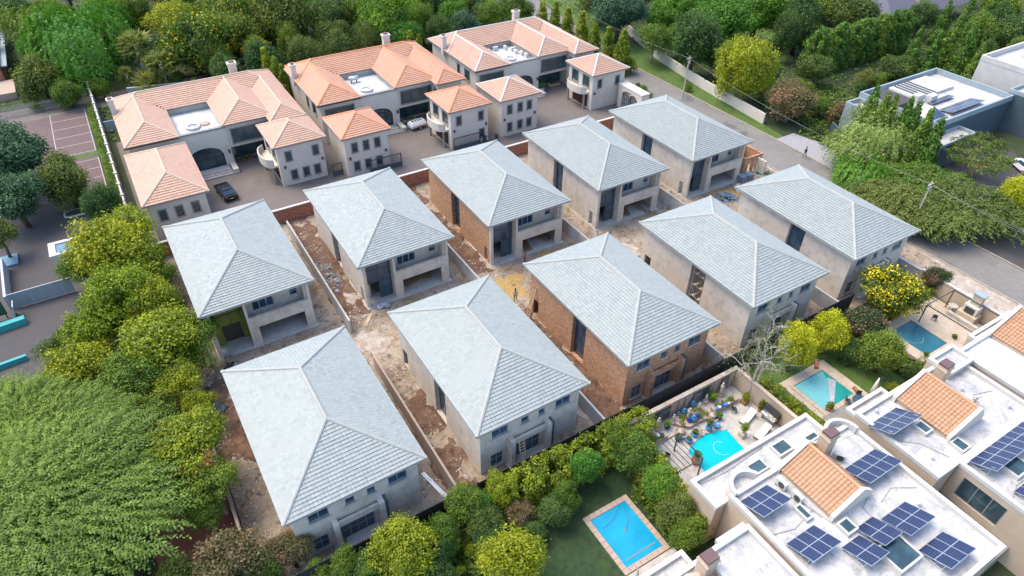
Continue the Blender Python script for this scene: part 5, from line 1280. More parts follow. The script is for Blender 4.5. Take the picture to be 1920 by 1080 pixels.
# ------------------------------------------------------------ gardens, pools, courts
def hole_slab(name, outer, inner, z, mat, zb=0.0, kind='structure', parent=None):
    """slab with an opening: top surface, outer and inner faces"""
    m = MB(); n = len(inner)
    # start the bridge at the inner vertex nearest to outer[0]
    k = min(range(n), key=lambda i: (inner[i][0]-outer[0][0])**2+(inner[i][1]-outer[0][1])**2)
    inn = inner[k:]+inner[:k]; loop = outer+[outer[0]]+[inn[0]]+inn[:0:-1]+[inn[0]]
    import mathutils
    tris = mathutils.geometry.tessellate_polygon([[Vector((x, y, 0)) for x, y in outer], [Vector((x, y, 0)) for x, y in inner]])
    al = outer+inner; vs_ = [(x, y, z) for x, y in al]
    fs = []
    for t_ in tris:
        a, b, c = [Vector(vs_[i]) for i in t_]; fs.append(t_ if (b-a).cross(c-a).z > 0 else t_[::-1])
    m.add(vs_, fs)
    for lp, inside in ((outer, False), (inner, True)):
        q = len(lp)
        for i in range(q):
            (xa, ya), (xb, yb) = lp[i], lp[(i+1) % q]
            m.poly([(xa, ya, zb), (xb, yb, zb), (xb, yb, z), (xa, ya, z)][::-1 if inside else 1])
    return m.build(name, MAT[mat], parent, kind=kind if parent is None else None)
# lawn and blue pool
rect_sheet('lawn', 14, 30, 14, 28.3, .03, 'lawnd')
def rect_pool(x0, x1, y0, y1, mat, cop, lab, cw=.45, z=.14, step=None):
    t = thing('swimming_pool', lab, 'pool', (x0, y0, 0)); w, l = x1-x0, y1-y0
    MB().box(0, w, 0, l, .0, z-.07).build('water', MAT[mat], t)
    nx = max(1, int(round((w+2*cw)/.55))); ny = max(1, int(round(l/.55)))
    sx = (w+2*cw)/nx; sy = l/ny
    mx_ = MB().box(.012, sx-.012, 0, cw, .0, z).mesh('coping_stone', MAT[cop]); my_ = MB().box(0, cw, .012, sy-.012, .0, z).mesh('coping_stone', MAT[cop])
    for i in range(nx):
        for y in (-cw, l): link('coping_stone', mx_, t, (-cw+i*sx, y, 0))
    for j in range(ny):
        for x in (-cw, w): link('coping_stone', my_, t, (x, j*sy, 0))
    return t
t = rect_pool(21.7, 25.3, 17.9, 22.6, 'pool', 'coping', 'bright blue rectangular pool in the dark lawn')
MB().box(.35, 3.3, .45, .62, .071, .078).build('step_line', MAT['bluedoor'], t)
hs = MB(); hs.tube([(.5, 3.6, .09), (1.2, 3.7, .09), (1.9, 3.9, .09), (2.4, 4.3, .09), (2.9, 4.5, .09)], .02, 4); hs.tube([(2.0, 2.6, .09), (2.6, 3.0, .09), (3.0, 3.6, .09), (3.0, 4.4, .09)], .02, 4)
hs.build('cleaner_hose', MAT['bluedoor'], t)
MB().lathe(1.9, 2.55, [(.16, .075), (.15, .1), (.05, .12)], 10).build('pool_cleaner', MAT['bluedoor'], t)
rect_sheet('pool_terrace', 21.0, 26.0, 15.8, 17.4, .045, 'stone')
t = thing('parasol', 'closed grey parasol beside the blue pool', 'parasol', (21.4, 16.6, .04))
MB().tube([(0, 0, 0), (0, 0, 2.3)], .03, 6).build('pole', MAT['alu'], t); MB().lathe(0, 0, [(.05, .7), (.2, .8), (.14, 1.6), (.04, 2.3)], 8).build('canopy', MAT['canvas'], t)
# paved court with the free-form pool
kid = [at(px, py).to_2d() for px, py in ((1290, 852), (1293, 842), (1301, 832), (1312, 822), (1326, 814), (1342, 809), (1358, 809), (1362, 807), (1380, 828), (1398, 847), (1360, 867), (1320, 887), (1305, 869))]
kid = [(v.x, v.y) for v in kid]
hole_slab('court_paving', [(28.6, 19.2), (42.5, 19.2), (42.5, 27.4), (28.6, 27.4)], kid, .16, 'stone')
t = thing('swimming_pool', 'turquoise free-form pool in the stone-paved court', 'pool', (*kid[0], 0))
MB().prism([(x-kid[0][0], y-kid[0][1]) for x, y in kid], 0, .10).build('water', MAT['pool2'], t)
hs = MB(); c0 = at(1352, 842); hs.tube([(c0.x-kid[0][0]+.75*math.cos(a)*.9, c0.y-kid[0][1]+.75*math.sin(a), .115) for a in np.linspace(.6, 4.9, 16)], .016, 5); hs.build('cleaner_hose', MAT['white'], t)
w_ = wall_thing('court_wall', [(28.7, 27.6), (42.7, 27.6)], 2.2, .3, 'coping', 'pinkish court wall hung with mirror panels under the black fence', coping='dust')
for k, (x, wd) in enumerate(((3.6, 2.0), (8.4, 2.2), (12.0, 1.0))):
    m = MB(); m.box(x, x+wd, -.24, -.152, .5, 1.9); f = m.build('mirror_frame', MAT['dkframe'], w_); MB().box(x+.08, x+wd-.08, -.25, -.241, .58, 1.82).build('mirror', MAT['glass'], f)
for x in (2.0, 6.6, 7.4, 11.0):
    MB().box(x, x+.4, -.26, -.152, 0, 2.0).build('pilaster', MAT['coping'], w_)
wall_thing('court_wall', [(42.75, 27.3), (42.75, 19.3)], 2.2, .25, 'creamw', 'cream side wall of the court next to the flat-topped hedge', coping='creamw')
# raised beds
def bed(pts, h, lab, leaf='mid', seed=1, mat='coping', n=26, rr=.22):
    c = Vector((sum(p[0] for p in pts)/len(pts), sum(p[1] for p in pts)/len(pts), 0))
    t = thing('raised_bed', lab, 'planter', (c.x, c.y, .16)); q = [(x-c.x, y-c.y) for x, y in pts]
    MB().prism(q, 0, h).build('edging', MAT[mat], t)
    g = np.random.default_rng(seed); C = []
    xs = [p[0] for p in q]; ys = [p[1] for p in q]
    while len(C) < n:
        x, y = g.uniform(min(xs), max(xs)), g.uniform(min(ys), max(ys))
        if abs(x/max(xs)) < .85 and abs(y/max(ys)) < .85: C.append((x*.85, y*.8, h+.12))
    V, T = clump_leaves(g, np.array(C), np.full(n, rr), g.uniform(0, 1, n), 420, .13, .5)
    link('planting', quads_mesh('bed_planting', V, LF[leaf], T), t, kind='stuff')
bp = [at(px, py, .4).to_2d() for px, py in ((1258, 792), (1275, 800), (1294, 802), (1310, 792), (1325, 786), (1322, 764), (1300, 764), (1282, 770))]
bed([(v.x, v.y) for v in bp], .4, 'curved raised bed of dark foliage in the middle of the court', 'mid', 3, n=60)
bed([(29.6, 25.6), (32.6, 25.6), (32.6, 26.2), (29.6, 26.2)], .5, 'narrow pinkish planter at the left end of the court', 'mid', 4)
bed([(38.3, 25.5), (41.4, 25.5), (41.4, 26.1), (38.3, 26.1)], .5, 'narrow pinkish planter at the right end of the court', 'mid', 5)
def potted(px, py, pr, ph, pm, leaf, lr, lab, shape='shrub', stem=0, square=False, cat='potted plant', z=.16, group='potted plants in the court'):
    p = at(px, py, z); t = thing('potted_plant', lab, cat, (p.x, p.y, z), group=group)
    if square: MB().prism([(-pr*.8, -pr*.8), (pr*.8, -pr*.8), (pr*.8, pr*.8), (-pr*.8, pr*.8)], 0, ph).build('pot', MAT[pm], t)
    else: MB().lathe(0, 0, [(pr*.65, 0), (pr, ph*.6), (pr*1.05, ph), (pr*.85, ph*.95), (pr*.8, ph*.85)], 14).build('pot', MAT[pm], t, smooth=True)
    if lr:
        g = np.random.default_rng(int(px*7+py)); n = 16; C = g.normal(size=(n, 3)); C = unit(C)*lr*.55*g.uniform(.4, 1, (n, 1)); C[:, 2] = C[:, 2]*(1.5 if shape == 'tall' else .9)+ph+stem+lr*(1.2 if shape == 'tall' else .7)
        V, T = clump_leaves(g, C, np.full(n, lr*.5), g.uniform(0, 1, n), 520/max(.3, lr), .12, .3); link('plant', quads_mesh('pot_plant', V, LF[leaf], T), t)
        MB().tube([(0, 0, ph*.8), (0, 0, ph+stem+lr*.6)], .03, 5).build('stem', MAT['bark'], t)
    return t
potted(1303, 868, .38, .5, 'pot', 'mid', .45, 'tall dark topiary in a terracotta pot at the left pool edge', 'tall', .2)
potted(1391, 818, .34, .5, 'statue', 'mid', .45, 'topiary in a stone tub right of the turquoise pool', 'tall', .2, True)
potted(1328, 806, .3, .45, 'bluep', 'dark', .42, 'tall plant in a pale blue pot above the pool curve', 'tall', .1)
potted(1291, 828, .33, .4, 'bluep', 'mid', .22, 'pale blue pot with small plant at the pool upper left')
potted(1342, 800, .34, .35, 'bluep', 'mid', 0, 'empty pale blue bowl right of the planted blue pot')
potted(1302, 817, .33, .4, 'bluep', 'mid', .3, 'pale blue pot with rosette plant beside the rock cluster')
potted(1270, 826, .26, .35, 'cobalt', 'bright', .35, 'cobalt pot with lime plant beside the pergola')
potted(1347, 786, .26, .35, 'cobalt', 'bright', .35, 'cobalt pot with leafy plant beside the right fountain bowl')
potted(1395, 755, .4, .4, 'wood', 'lime', .55, 'square wooden planter with lime shrub at the court corner', 'shrub', 0, True)
potted(1425, 770, .28, .4, 'pot', 'olive', .45, 'olive shrub in a terracotta pot at the cream wall', 'tall')
potted(1452, 792, .28, .4, 'pot', 'olive', .45, 'russet-green shrub in terracotta pot below the wall tray', 'tall')
potted(1250, 803, .26, .35, 'cobalt', 'bright', .4, 'lime shrub between the two left statues')
potted(1335, 752, .3, .35, 'pot', 'bright', .5, 'bright shrub above the right narrow planter')
for k, (px, py, c, s) in enumerate(((1282, 774, 'bluep', .3), (1298, 760, 'bluep', .32), (1300, 788, 'bluep', .34), (1292, 790, 'cobalt', .24), (1307, 783, 'cobalt', .24), (1272, 777, 'bluep', .2))):
    p = at(px, py, .6); t = thing('ceramic_jar', ('pale blue jar left in the raised bed', 'tall pale blue jar at the back of the raised bed', 'large round blue pot in the raised bed', 'cobalt ball left of the round blue pot', 'cobalt ball right of the round blue pot', 'small pale blue jar by the left mirror')[k], 'jar', (p.x, p.y, .56), group='blue ceramics in the court')
    MB().lathe(0, 0, [(s*.5, 0), (s, s*.8), (s*.9, s*1.5), (s*.5, s*1.9), (s*.6, s*2.05)], 14).build('body', MAT[c], t, smooth=True); MB().lathe(0, 0, [(s*.52, s*2.02), (s*.3, s*2.12), (.04, s*2.2)], 12).build('lid', MAT[c], t, smooth=True)
for k, (px, py, n_) in enumerate(((1343, 768, 5), (1228, 822, 3))):
    for i in range(n_):
        p = at(px+i*5.5, py-i*2.6, .66); t = props(MB().lathe(0, 0, [(.1, 0), (.17, .12), (.19, .26), (.13, .24)], 10).build('small_pot', MAT[('bluep', 'white', 'cobalt')[i % 3]], None, (p.x, p.y, .66), smooth=True), ORD[i]+' small blue-white pot from the left on the '+('right' if k == 0 else 'left')+' court planter', 'pot', 'small pots on the court planters')
for k, (px, py, hgt) in enumerate(((1232, 806, 1.7), (1261, 794, 1.3), (1289, 788, 1.7), (1309, 772, 1.3), (1350, 742, 1.8), (1322, 755, 1.2))):
    p = at(px, py, .16); t = thing('statue', ('leftmost', 'second', 'third', 'fourth', 'rightmost and largest', 'small rear')[k]+' weathered stone figure along the court wall', 'statue', (p.x, p.y, .16), group='stone figures in the court')
    MB().box(-.22, .22, -.22, .22, 0, .35).build('plinth', MAT['statue'], t)
    s = hgt/1.7; m = MB(); m.lathe(0, 0, [(.17*s, .35), (.2*s, .55*s+.1), (.15*s, .9*s), (.19*s, 1.2*s), (.2*s, 1.35*s), (.08*s, 1.45*s), (.11*s, 1.55*s), (.1*s, 1.66*s), (.03*s, 1.72*s)], 10)
    m.build('figure', MAT['statue'], t, smooth=True)
for k, (px, py) in enumerate(((1276, 815), (1335, 785))):
    p = at(px, py, .16); t = thing('fountain_bowl', ('left', 'right')[k]+' stone fountain bowl beside the curved raised bed', 'fountain', (p.x, p.y, .16), group='fountain bowls')
    MB().lathe(0, 0, [(.55, 0), (.6, .3), (.52, .32), (.45, .2), (.02, .18)], 18).build('basin', MAT['coping'], t, smooth=False)
    MB().lathe(0, 0, [(.1, .15), (.08, .4), (.3, .5), (.33, .56), (.06, .55), (.05, .75), (.02, .8)], 12).build('spout', MAT['statue'], t, smooth=True)
m = MB(); g = np.random.default_rng(2)
for _ in range(26):
    p = at(1313+g.normal()*9, 809+g.normal()*4, .2); m.obox((p.x, p.y, .2), tuple(g.uniform(.12, .3, 3)), g.uniform(0, 3), g.uniform(0, 1), t=g.random())
props(m.build('rock_cluster', MAT['rubble']), 'cluster of rough rocks at the curved pool edge', 'rocks', kind='stuff')
def lounger(px, py, rz, lab):
    p = at(px, py, .16); t = thing('sun_lounger', lab, 'sun lounger', (p.x, p.y, .16), rz, 'sun loungers in the court')
    MB().box(-.95, .25, -.33, .33, .28, .38).build('seat', MAT['canvas'], t)
    b = MB().box(0, .8, -.33, .33, 0, .09).build('backrest', MAT['canvas'], t, (.26, 0, .30)); b.rotation_euler = (0, R(-32), 0)
    MB().box(-.97, .98, -.36, -.31, .2, .27).box(-.97, .98, .31, .36, .2, .27).build('frame', MAT['slab'], t)
    for x in (-.85, .85):
        for y in (-.33, .33): MB().box(x-.04, x+.04, y-.03, y+.03, 0, .2).build('leg', MAT['slab'], t)
lounger(1401, 787, R(15), 'grey lounger with raised back nearer the corner planter'); lounger(1428, 815, R(12), 'grey lounger partly behind the white roof parapet')
t = thing('wall_tray', 'white ledge crowded with ornaments on the cream court wall', 'shelf', (*at(1440, 782, .9).to_2d(), .16))
MB().box(-.2, .3, -.75, .75, .8, .9).build('ledge', MAT['white'], t)
for i in range(9): MB().lathe(rng.uniform(-.12, .2), -.65+i*.16, [(.06, .9), (.09, 1.0), (.04, 1.15)], 8).build('ornament', MAT[rng.choice(('bluep', 'white', 'statue', 'slab'))], t)
for sgn in (-.6, .6): MB().box(.0, .25, sgn-.05, sgn+.05, 0, .8).build('bracket', MAT['slab'], t)
MB().box(.30, .34, -.8, .8, 1.0, 1.9).build('mirror', MAT['dkframe'], t)
# steel pergolas
def pergola(x0, x1, y0, y1, h, n, lab, mat='dkframe', cross=False, z=.16):
    t = thing('pergola', lab, 'pergola', (x0, y0, z)); W, L = x1-x0, y1-y0; me = MB().box(-.05, .05, -.05, .05, 0, h).mesh('post', MAT[mat])
    for (x, y) in ((0, 0), (W, 0), (W, L), (0, L)): link('post', me, t, (x, y, 0))
    for yy in (0, L): MB().box(-.05, W+.05, yy-.04, yy+.04, h+.001, h+.09).build('beam', MAT[mat], t)
    for xx in (0, W): MB().box(xx-.045, xx+.045, .041, L-.041, h+.001, h+.088).build('side_beam', MAT[mat], t)
    if n:
        bar = MB().box(0, .045, .041, L-.041, h+.02, h+.07).mesh('rafter', MAT[mat])
        for i in range(n): link('rafter', bar, t, ((i+1)*W/(n+1), 0, 0))
    return t
pergola(28.9, 32.2, 21.3, 24.3, 2.4, 6, 'black steel pergola over a glass dining table by the turquoise pool')
def dining(x, y, z, lab, r=.6, n=4, mat='glassb', cname='chair'):
    t = thing('garden_table', lab, 'table', (x, y, z)); MB().cyl(0, 0, .70, .74, r, 18).build('tabletop', MAT[mat], t)
    for i in range(3):
        a = i*2.1; MB().tube([(math.cos(a)*r*.6, math.sin(a)*r*.6, 0), (math.cos(a)*r*.2, math.sin(a)*r*.2, .7)], .025, 5).build('leg', MAT['dkframe'], t)
def chair(x, y, z, rz, lab, group, mat='dkframe'):
    t = thing('garden_chair', lab, 'chair', (x, y, z), rz, group); MB().box(-.22, .22, -.22, .22, .42, .47).build('seat', MAT[mat], t); MB().box(-.22, .22, .18, .22, .47, .9).build('backrest', MAT[mat], t)
    for sx in (-.2, .2):
        for sy in (-.2, .2): MB().box(sx-.02, sx+.02, sy-.02, sy+.02, 0, .42).build('leg', MAT[mat], t)
p = at(1238, 878, .16); dining(p.x, p.y, .16, 'pale glass dining table under the steel pergola', .75)
for k in range(4):
    a = k*math.pi/2+.4; chair(p.x+math.cos(a)*1.05, p.y+math.sin(a)*1.0, .16, a-math.pi/2, ('right', 'rear', 'left', 'near')[k]+' metal chair at the pergola dining table', 'chairs under the pergola')
p = at(1375, 772, .16); chair(p.x, p.y, .16, 1.0, 'lone wire garden chair on the open court paving', None)
# netted pool garden
rect_sheet('lawn', 45.3, 57.9, 17.0, 27.9, .03, 'lawn')
rect_sheet('paved_strip', 46.7, 53.2, 19.4, 25.2, .045, 'tan')
t = rect_pool(47.7, 51.9, 20.5, 24.2, 'pool3', 'tan', 'green pool half covered by a pale folded net')
m = MB(); nx_ = 14
m.poly([(.05, .1, .085), (.9, .02, .085), (3.6, 2.6, .085), (4.1, 3.6, .085), (.1, 3.65, .085)]); nt_o = m.build('pool_net', MAT['net'], t)
MB().poly([(.9, .02, .12), (1.35, .02, .10), (4.15, 2.0, .10), (3.75, 2.75, .12)]).build('net_fold', MAT['sheet'], nt_o)
sl = thing('slab_terrace', 'grey slab terrace with pale joints beside the netted pool', 'terrace', (47.0, 17.7, .05)); sm = MB().box(.02, .60, .02, .60, 0, .06).mesh('slab', MAT['slab'])
MB().box(0, 5.6, 0, 2.5, -.03, .03).build('joint_bed', MAT['stone'], sl)
for i in range(9):
    for j in range(4): link('slab', sm, sl, (i*.62, j*.62, .002))
p = at(1607, 762); dining(p.x, p.y, .1, 'round glass table below the closed parasol', .7)
for k in range(4):
    a = k*math.pi/2+.7; chair(p.x+math.cos(a)*1.0, p.y+math.sin(a)*.95, .11, a-math.pi/2, ('right', 'rear', 'left', 'near')[k]+' dark chair around the round glass table', 'chairs by the closed parasol')
t = thing('parasol', 'closed white cantilever parasol above the netted pool', 'parasol', (52.9, 19.4, .05))
MB().tube([(.9, -.3, 0), (.6, -.2, 2.6), (0, 0, 2.8)], .04, 6).build('arm', MAT['dkframe'], t); MB().lathe(0, 0, [(.05, .5), (.24, .7), (.2, 1.5), (.06, 2.7)], 10).build('canopy', MAT['canvas'], t, smooth=True); MB().cyl(.9, -.3, 0, .12, .45, 12).build('base', MAT['slab'], t)
potted(1553, 768, .35, .4, 'pot', 'mid', .4, 'terracotta bowl of leaves at the netted pool corner', z=.06, group=None)
t = props(MB().box(-.5, .5, -.15, .15, 0, .35).build('brick_planter', MAT['pot'], None, (52.3, 20.5, .06), R(70)), 'small terracotta trough at the netted pool right corner', 'planter')
t = props(MB().box(-.6, .6, -.15, .15, 0, .35).build('brick_planter', MAT['pot'], None, (51.9, 25.0, .06), R(40)), 'small terracotta trough behind the netted pool', 'planter')
# dark pool terrace
hole_slab('tan_terrace', [(61.6, 17.5), (72.4, 17.5), (72.4, 25.4), (61.6, 25.4)], [(62.9, 20.0), (66.5, 20.0), (66.5, 24.2), (62.9, 24.2)], .16, 'tan')
t = thing('swimming_pool', 'dark slate-blue pool sunk in the tan terrace', 'pool', (62.9, 20.0, 0)); MB().box(0, 3.6, 0, 4.2, 0, .08).build('water', MAT['pool4'], t)
hs = MB(); hs.tube([(.3, 3.4, .1), (.2, 2.6, .1), (.5, 1.9, .1), (1.4, 1.4, .1), (2.2, 1.8, .1)], .025, 5); hs.build('cleaner_hose', MAT['sheet'], t)
pergola(66.9, 71.8, 18.6, 23.6, 2.4, 0, 'open black steel frame over the tan terrace', z=.16)
potted(1788, 634, .1, .08, 'pot', 'mid', .32, 'clipped ball plant right of the dark pool', group=None); potted(1735, 668, .1, .1, 'pot', 'bright', .3, 'clipped ball plant at the near corner of the dark pool', group=None)
p = at(1783, 582, .16); dining(p.x, p.y, .16, 'round pale table beside the outdoor fireplace', .5, mat='stone')
p = at(1750, 600, .16); chair(p.x, p.y, .16, 2.0, 'dark curly metal chair near the terrace hedge', None)
t = thing('outdoor_fireplace', 'cream stone outdoor fireplace with black grill against street wall', 'fireplace', (72.0, 21.2, .16))
MB().box(-.9, .5, -1.0, 1.0, 0, 1.0).build('hearth', MAT['creamw'], t); MB().box(-.6, .5, -.75, .75, 1.0, 2.0).build('firebox', MAT['cream'], t); MB().box(-.2, .55, -.5, .5, 2.0, 3.3).build('flue', MAT['statue'], t)
MB().box(-.3, .65, -.6, .6, 3.3, 3.42).build('flue_cap', MAT['slatelt'], t); MB().box(-.66, -.6, -.5, .5, 1.1, 1.8).build('grill', MAT['dkframe'], t); MB().box(-1.3, -.9, -1.7, 1.7, 0, .45).build('bench', MAT['stone'], t)
wall_thing('garden_wall', [(61.2, 26.6), (61.2, 17.3)], .5, .15, 'coping', 'thin edging wall between the two small gardens')
rect_sheet('garden_bed', 58.1, 61.1, 17.2, 28, .02, 'earth')
# ------------------------------------------------------------ slate house and its neighbours
t = thing('slate_house', 'slate-grey flat-roofed modern house with solar panels, across the road', 'house', (0, 0, 0))
flat_block(t, (101.5, 121.8, 46.0, 59.2), 5.0, wall='slate', roof='flatg', par=.9, pw=.25); remat(t, ('parapet',), MAT['slatelt'])
flat_block(t, (98.2, 101.45, 50, 59.0), 4.4, wall='slatelt', roof='flatg', par=.7, pw=.25, name='side_wall'); flat_block(t, (121.9, 140, 36, 47), 6.0, wall='slate', roof='flatg', par=.6, pw=.25, name='tall_wall', specs=[('-y', 122.5, 125.5, 3.6, 4.6, 'win', 3)])
flat_block(t, (99.5, 108, 43.2, 45.95), 3.6, wall='slate', roof='flatg', par=.5, pw=.25, name='porch_wall')
remat(t, ('parapet',), MAT['slatelt'])
m = MB(); m.add([(103.0, 47.6, 5.3), (106.6, 47.6, 5.3), (106.6, 50.8, 5.3), (103.0, 50.8, 5.3), (104.8, 49.2, 6.7)], [(0, 1, 4), (1, 2, 4), (2, 3, 4), (3, 0, 4)]); m.build('pyramid_skylight', MAT['glassb'], t)
MB().box(102.8, 106.8, 47.4, 51.0, 5.02, 5.3).build('skylight_curb', MAT['slatelt'], t)
MB().box(102.5, 106.5, 53, 58, 5.02, 5.8).build('dark_roof_box', MAT['dark'], t); MB().box(108, 118, 53.5, 58.5, 5.02, 5.5).build('ribbed_roof', MAT['white'], t)
for i in range(5): MB().box(109+i*.9, 109.5+i*.9, 53.6, 58.4, 5.501, 5.56).build('dark_rib', MAT['dkframe'], t)
for (x, y) in ((107.2, 53.0), (109.0, 51.8)): MB().box(x, x+1.6, y, y+1.0, 5.02, 6.2).build('roof_unit', MAT['white'], t)
for i, (x, y, n, lab) in enumerate(((108.6, 52.2, 6, 'rear solar row on the slate house roof'), (107.6, 49.6, 9, 'nearer solar row on the slate house roof'))): solar(x, y, 5.02, n, lab, 1 if i == 0 else 2, 12)
t = thing('white_house', 'white flat-roofed house at the right edge behind the cypresses', 'house', (0, 0, 0)); flat_block(t, (128.5, 150, 44, 56), 7.0, wall='white', roof='flat', par=.9)
t = thing('slate_roofed_house', 'house with large dark slate roof at the top right', 'house', (158, 92, 0))
MB().box(-11, 14, -7, 9, 0, 3.4).build('wall', MAT['cream'], t)
m = MB(); m.add([(-13, -9, 3.2), (16, -9, 3.2), (16, 11, 3.2), (-13, 11, 3.2), (-5, 1, 8.5), (8, 1, 8.5)], [(0, 1, 5, 4), (1, 2, 5), (2, 3, 4, 5), (3, 0, 4)]); rf = m.build('roof', MAT['thatch'], t)
MB().box(-1, 1.2, -6.6, -4, 4, 5.8).build('dormer', MAT['coping'], rf)
wall_thing('curved_wall', [(99.6, 33.5), (101.5, 31.5), (102.4, 29.0), (102.2, 26.5), (103, 24)], .9, .3, 'creamw', 'low curved cream wall around the slate house drive', coping='dust')
wall_thing('gate_wall', [(90.6, 52.5), (94.5, 55.5), (96.5, 59)], 2.0, .25, 'bluegrey', 'dark blue-grey gate wall behind the gravel verge')
# far left buildings
t = thing('low_building', 'low white-roofed building with reddish apron at the top left edge', 'building', (-22, 140, 0))
flat_block(t, (0, 6, 6, 34), 3.2, wall='redbrick', roof='flat', par=.3); MB().box(-.5, 7.4, -1, 5.6, 0, 1.2).build('apron', MAT['coping'], t); MB().box(6.05, 7.0, 8, 30, 2.7, 2.9).build('awning', MAT['slatelt'], t)
for k, (x0, y0, w, l, h, lab, mt) in enumerate(((4, 190, 18, 10, 4, 'pale-roofed house glimpsed through trees at top left', 'otile'), (62, 178, 14, 9, 4, 'white house with red roof at the top centre edge', 'otile2'), (88, 150, 12, 9, 3.6, 'house under the blue-green cedar across the road', 'thatch'))):
    t = thing('garden_house', lab, 'house', (x0, y0, 0)); MB().box(0, w, 0, l, 0, h).build('wall', MAT['cream'], t)
    m = MB(); m.add([(-.6, -.6, h), (w+.6, -.6, h), (w+.6, l+.6, h), (-.6, l+.6, h), (l/2, l/2, h+2), (w-l/2, l/2, h+2)], [(0, 1, 5, 4), (1, 2, 5), (2, 3, 4, 5), (3, 0, 4)]); m.build('roof', MAT[mt], t)
    for i in range(3): window(t, '-y', 0, 1.5+i*w/3.2, 3.0+i*w/3.2, 1.0, 2.4, 2, 1, 'dkframe', 'glass', rec=-.1)

# conduits, vents and drains on the flat roofs
for tt, lst in ((t1, (((29.8, 12.5, 5.55), (31.5, 12.0, 5.55), (33.9, 12.4, 5.55), (34.2, 10.8, 5.55)), ((33.2, 15.4, 5.55), (33.6, 14.2, 5.55), (33.9, 11.6, 5.55)), ((38.8, 10.2, 5.55), (40.5, 10.6, 5.55), (42.2, 9.6, 5.55)), ((28.8, 18.6, 4.75), (31.5, 18.4, 4.75), (35.5, 18.6, 4.75)), ((36.9, 8.2, 5.55), (37.2, 10.6, 5.55), (38.9, 11.2, 5.55)))),
                (t2, (((44.8, 13.2, 5.55), (46.2, 12.0, 5.55), (47.0, 10.0, 5.55)), ((53.9, 11.9, 5.55), (55.0, 12.8, 5.55), (57.0, 12.2, 5.55)), ((47.3, 5.2, 5.55), (49.0, 5.8, 5.55), (52.0, 5.6, 5.55))))):
    for pts in lst: MB().tube(pts, .025, 5).build('conduit', MAT['slab'], tt)
for tt, vs2 in ((t1, ((31.8, 14.0), (34.0, 6.0), (41.6, 12.6), (40.9, 8.6), (30.4, 9.6))), (t2, ((45.6, 10.6), (54.6, 13.6), (56.2, 10.4), (46.0, 15.9)))):
    for x, y in vs2: MB().lathe(x, y, [(.09, 5.5), (.09, 5.85), (.15, 5.9), (.02, 5.97)], 10).build('vent_pipe', MAT['alu'], tt)
# ------------------------------------------------------------ street, lane and site furniture
# arched street gate
t = thing('street_gate', 'white arched gateway with black iron gate at the lane end', 'gate', (73.2, 78.7, 0))
m = MB(); m.box(0, 1.6, 0, 1.0, 0, 3.9); m.box(0, 1.6, 5.0, 6.0, 0, 3.9)
n = 12
for k in range(n):
    a0, a1 = -1+2*k/n, -1+2*(k+1)/n; h0, h1 = 2.6+.8*math.sqrt(max(0, 1-a0*a0)), 2.6+.8*math.sqrt(max(0, 1-a1*a1)); ya, yb = 3+2*a0, 3+2*a1
    m.add([(0, ya, h0), (0, yb, h1), (0, yb, 3.9), (0, ya, 3.9), (1.6, ya, h0), (1.6, yb, h1), (1.6, yb, 3.9), (1.6, ya, 3.9)], [(3, 2, 1, 0), (4, 5, 6, 7), (0, 1, 5, 4), (2, 3, 7, 6)])
m.build('gateway', MAT['cream'], t); MB().box(-.08, 1.68, -.08, 6.08, 3.9, 4.12).build('coping', MAT['white'], t)
for y0, y1 in ((1.02, 2.98), (3.02, 4.98)):
    m = MB(); m.box(.3, .36, y0, y0+.08, .1, 2.9); m.box(.3, .36, y1-.08, y1, .1, 2.9)
    for z in (.1, .9, 1.7, 2.5): m.box(.305, .355, y0+.08, y1-.08, z, z+.07)
    for q in range(1, 4): m.box(.31, .35, y0+q*(y1-y0)/4-.02, y0+q*(y1-y0)/4+.02, .17, 2.9)
    m.build('gate_leaf', MAT['dkframe'], t)
wall_thing('planter_wall', [(76.2, 86.0), (79.2, 86.0), (79.2, 79.0)], .5, .3, 'cream', 'low cream planter wall beside the street gate')
tree(1210, 180, 12, .9, 'shrub', 'mid', 'blue-flowered bed shrub right of the arched gate', name='shrub', cat='shrub')
tree(1205, 168, 10, .9, 'shrub', 'bright', 'bright bed shrub behind the blue-flowered one', name='shrub', cat='shrub')
tree(1197, 160, 7, 1.2, 'shrub', 'pinkfl', 'narrow purple-leaved plant at the gate corner', name='shrub', cat='shrub')
def metal_gate(x, y, w, h, lab, n=16):
    t = thing('driveway_gate', lab, 'gate', (x, y, 0)); m = MB(); m.box(0, w, -.04, .04, .1, .75); f = m.build('kick_panel', MAT['bluegrey'], t)
    m = MB(); m.box(0, .1, -.05, .05, 0, h); m.box(w-.1, w, -.05, .05, 0, h); m.box(.1, w-.1, -.05, .05, h-.1, h); m.box(.1, w-.1, -.05, .05, .76, .84); m.build('frame', MAT['dkframe'], t)
    b = MB().box(0, .035, -.02, .02, .84, h-.1).mesh('bar', MAT['dkframe'])
    for i in range(n): link('bar', b, t, (.2+i*(w-.4)/(n-1), 0, 0))
metal_gate(27.8, 84.0, 4.9, 2.2, 'black barred gate before the orange-ridged left garage wing'); metal_gate(41.3, 84.0, 4.6, 2.2, 'black barred gate before the orange-ridged right garage wing')
metal_gate(22.9, 86.0, 1.5, 2.0, 'narrow gate between the two middle garage wings', 6)
def bin_(px, py, lab):
    p = at(px, py); t = thing('wheelie_bin', lab, 'bin', (p.x, p.y, .012), .2, 'wheelie bins in the lane')
    MB().lathe(0, 0, [(.22, .05), (.30, .95)], 4).build('body', MAT['bluegrey'], t, rz=R(45)); MB().box(-.25, .25, -.26, .28, .95, 1.03).build('lid', MAT['dkframe'], t)
    for s in (-.2, .2): MB().tube([(s-.03, .22, .08), (s+.03, .22, .08)], .08, 8).build('wheel', MAT['rubber'], t)
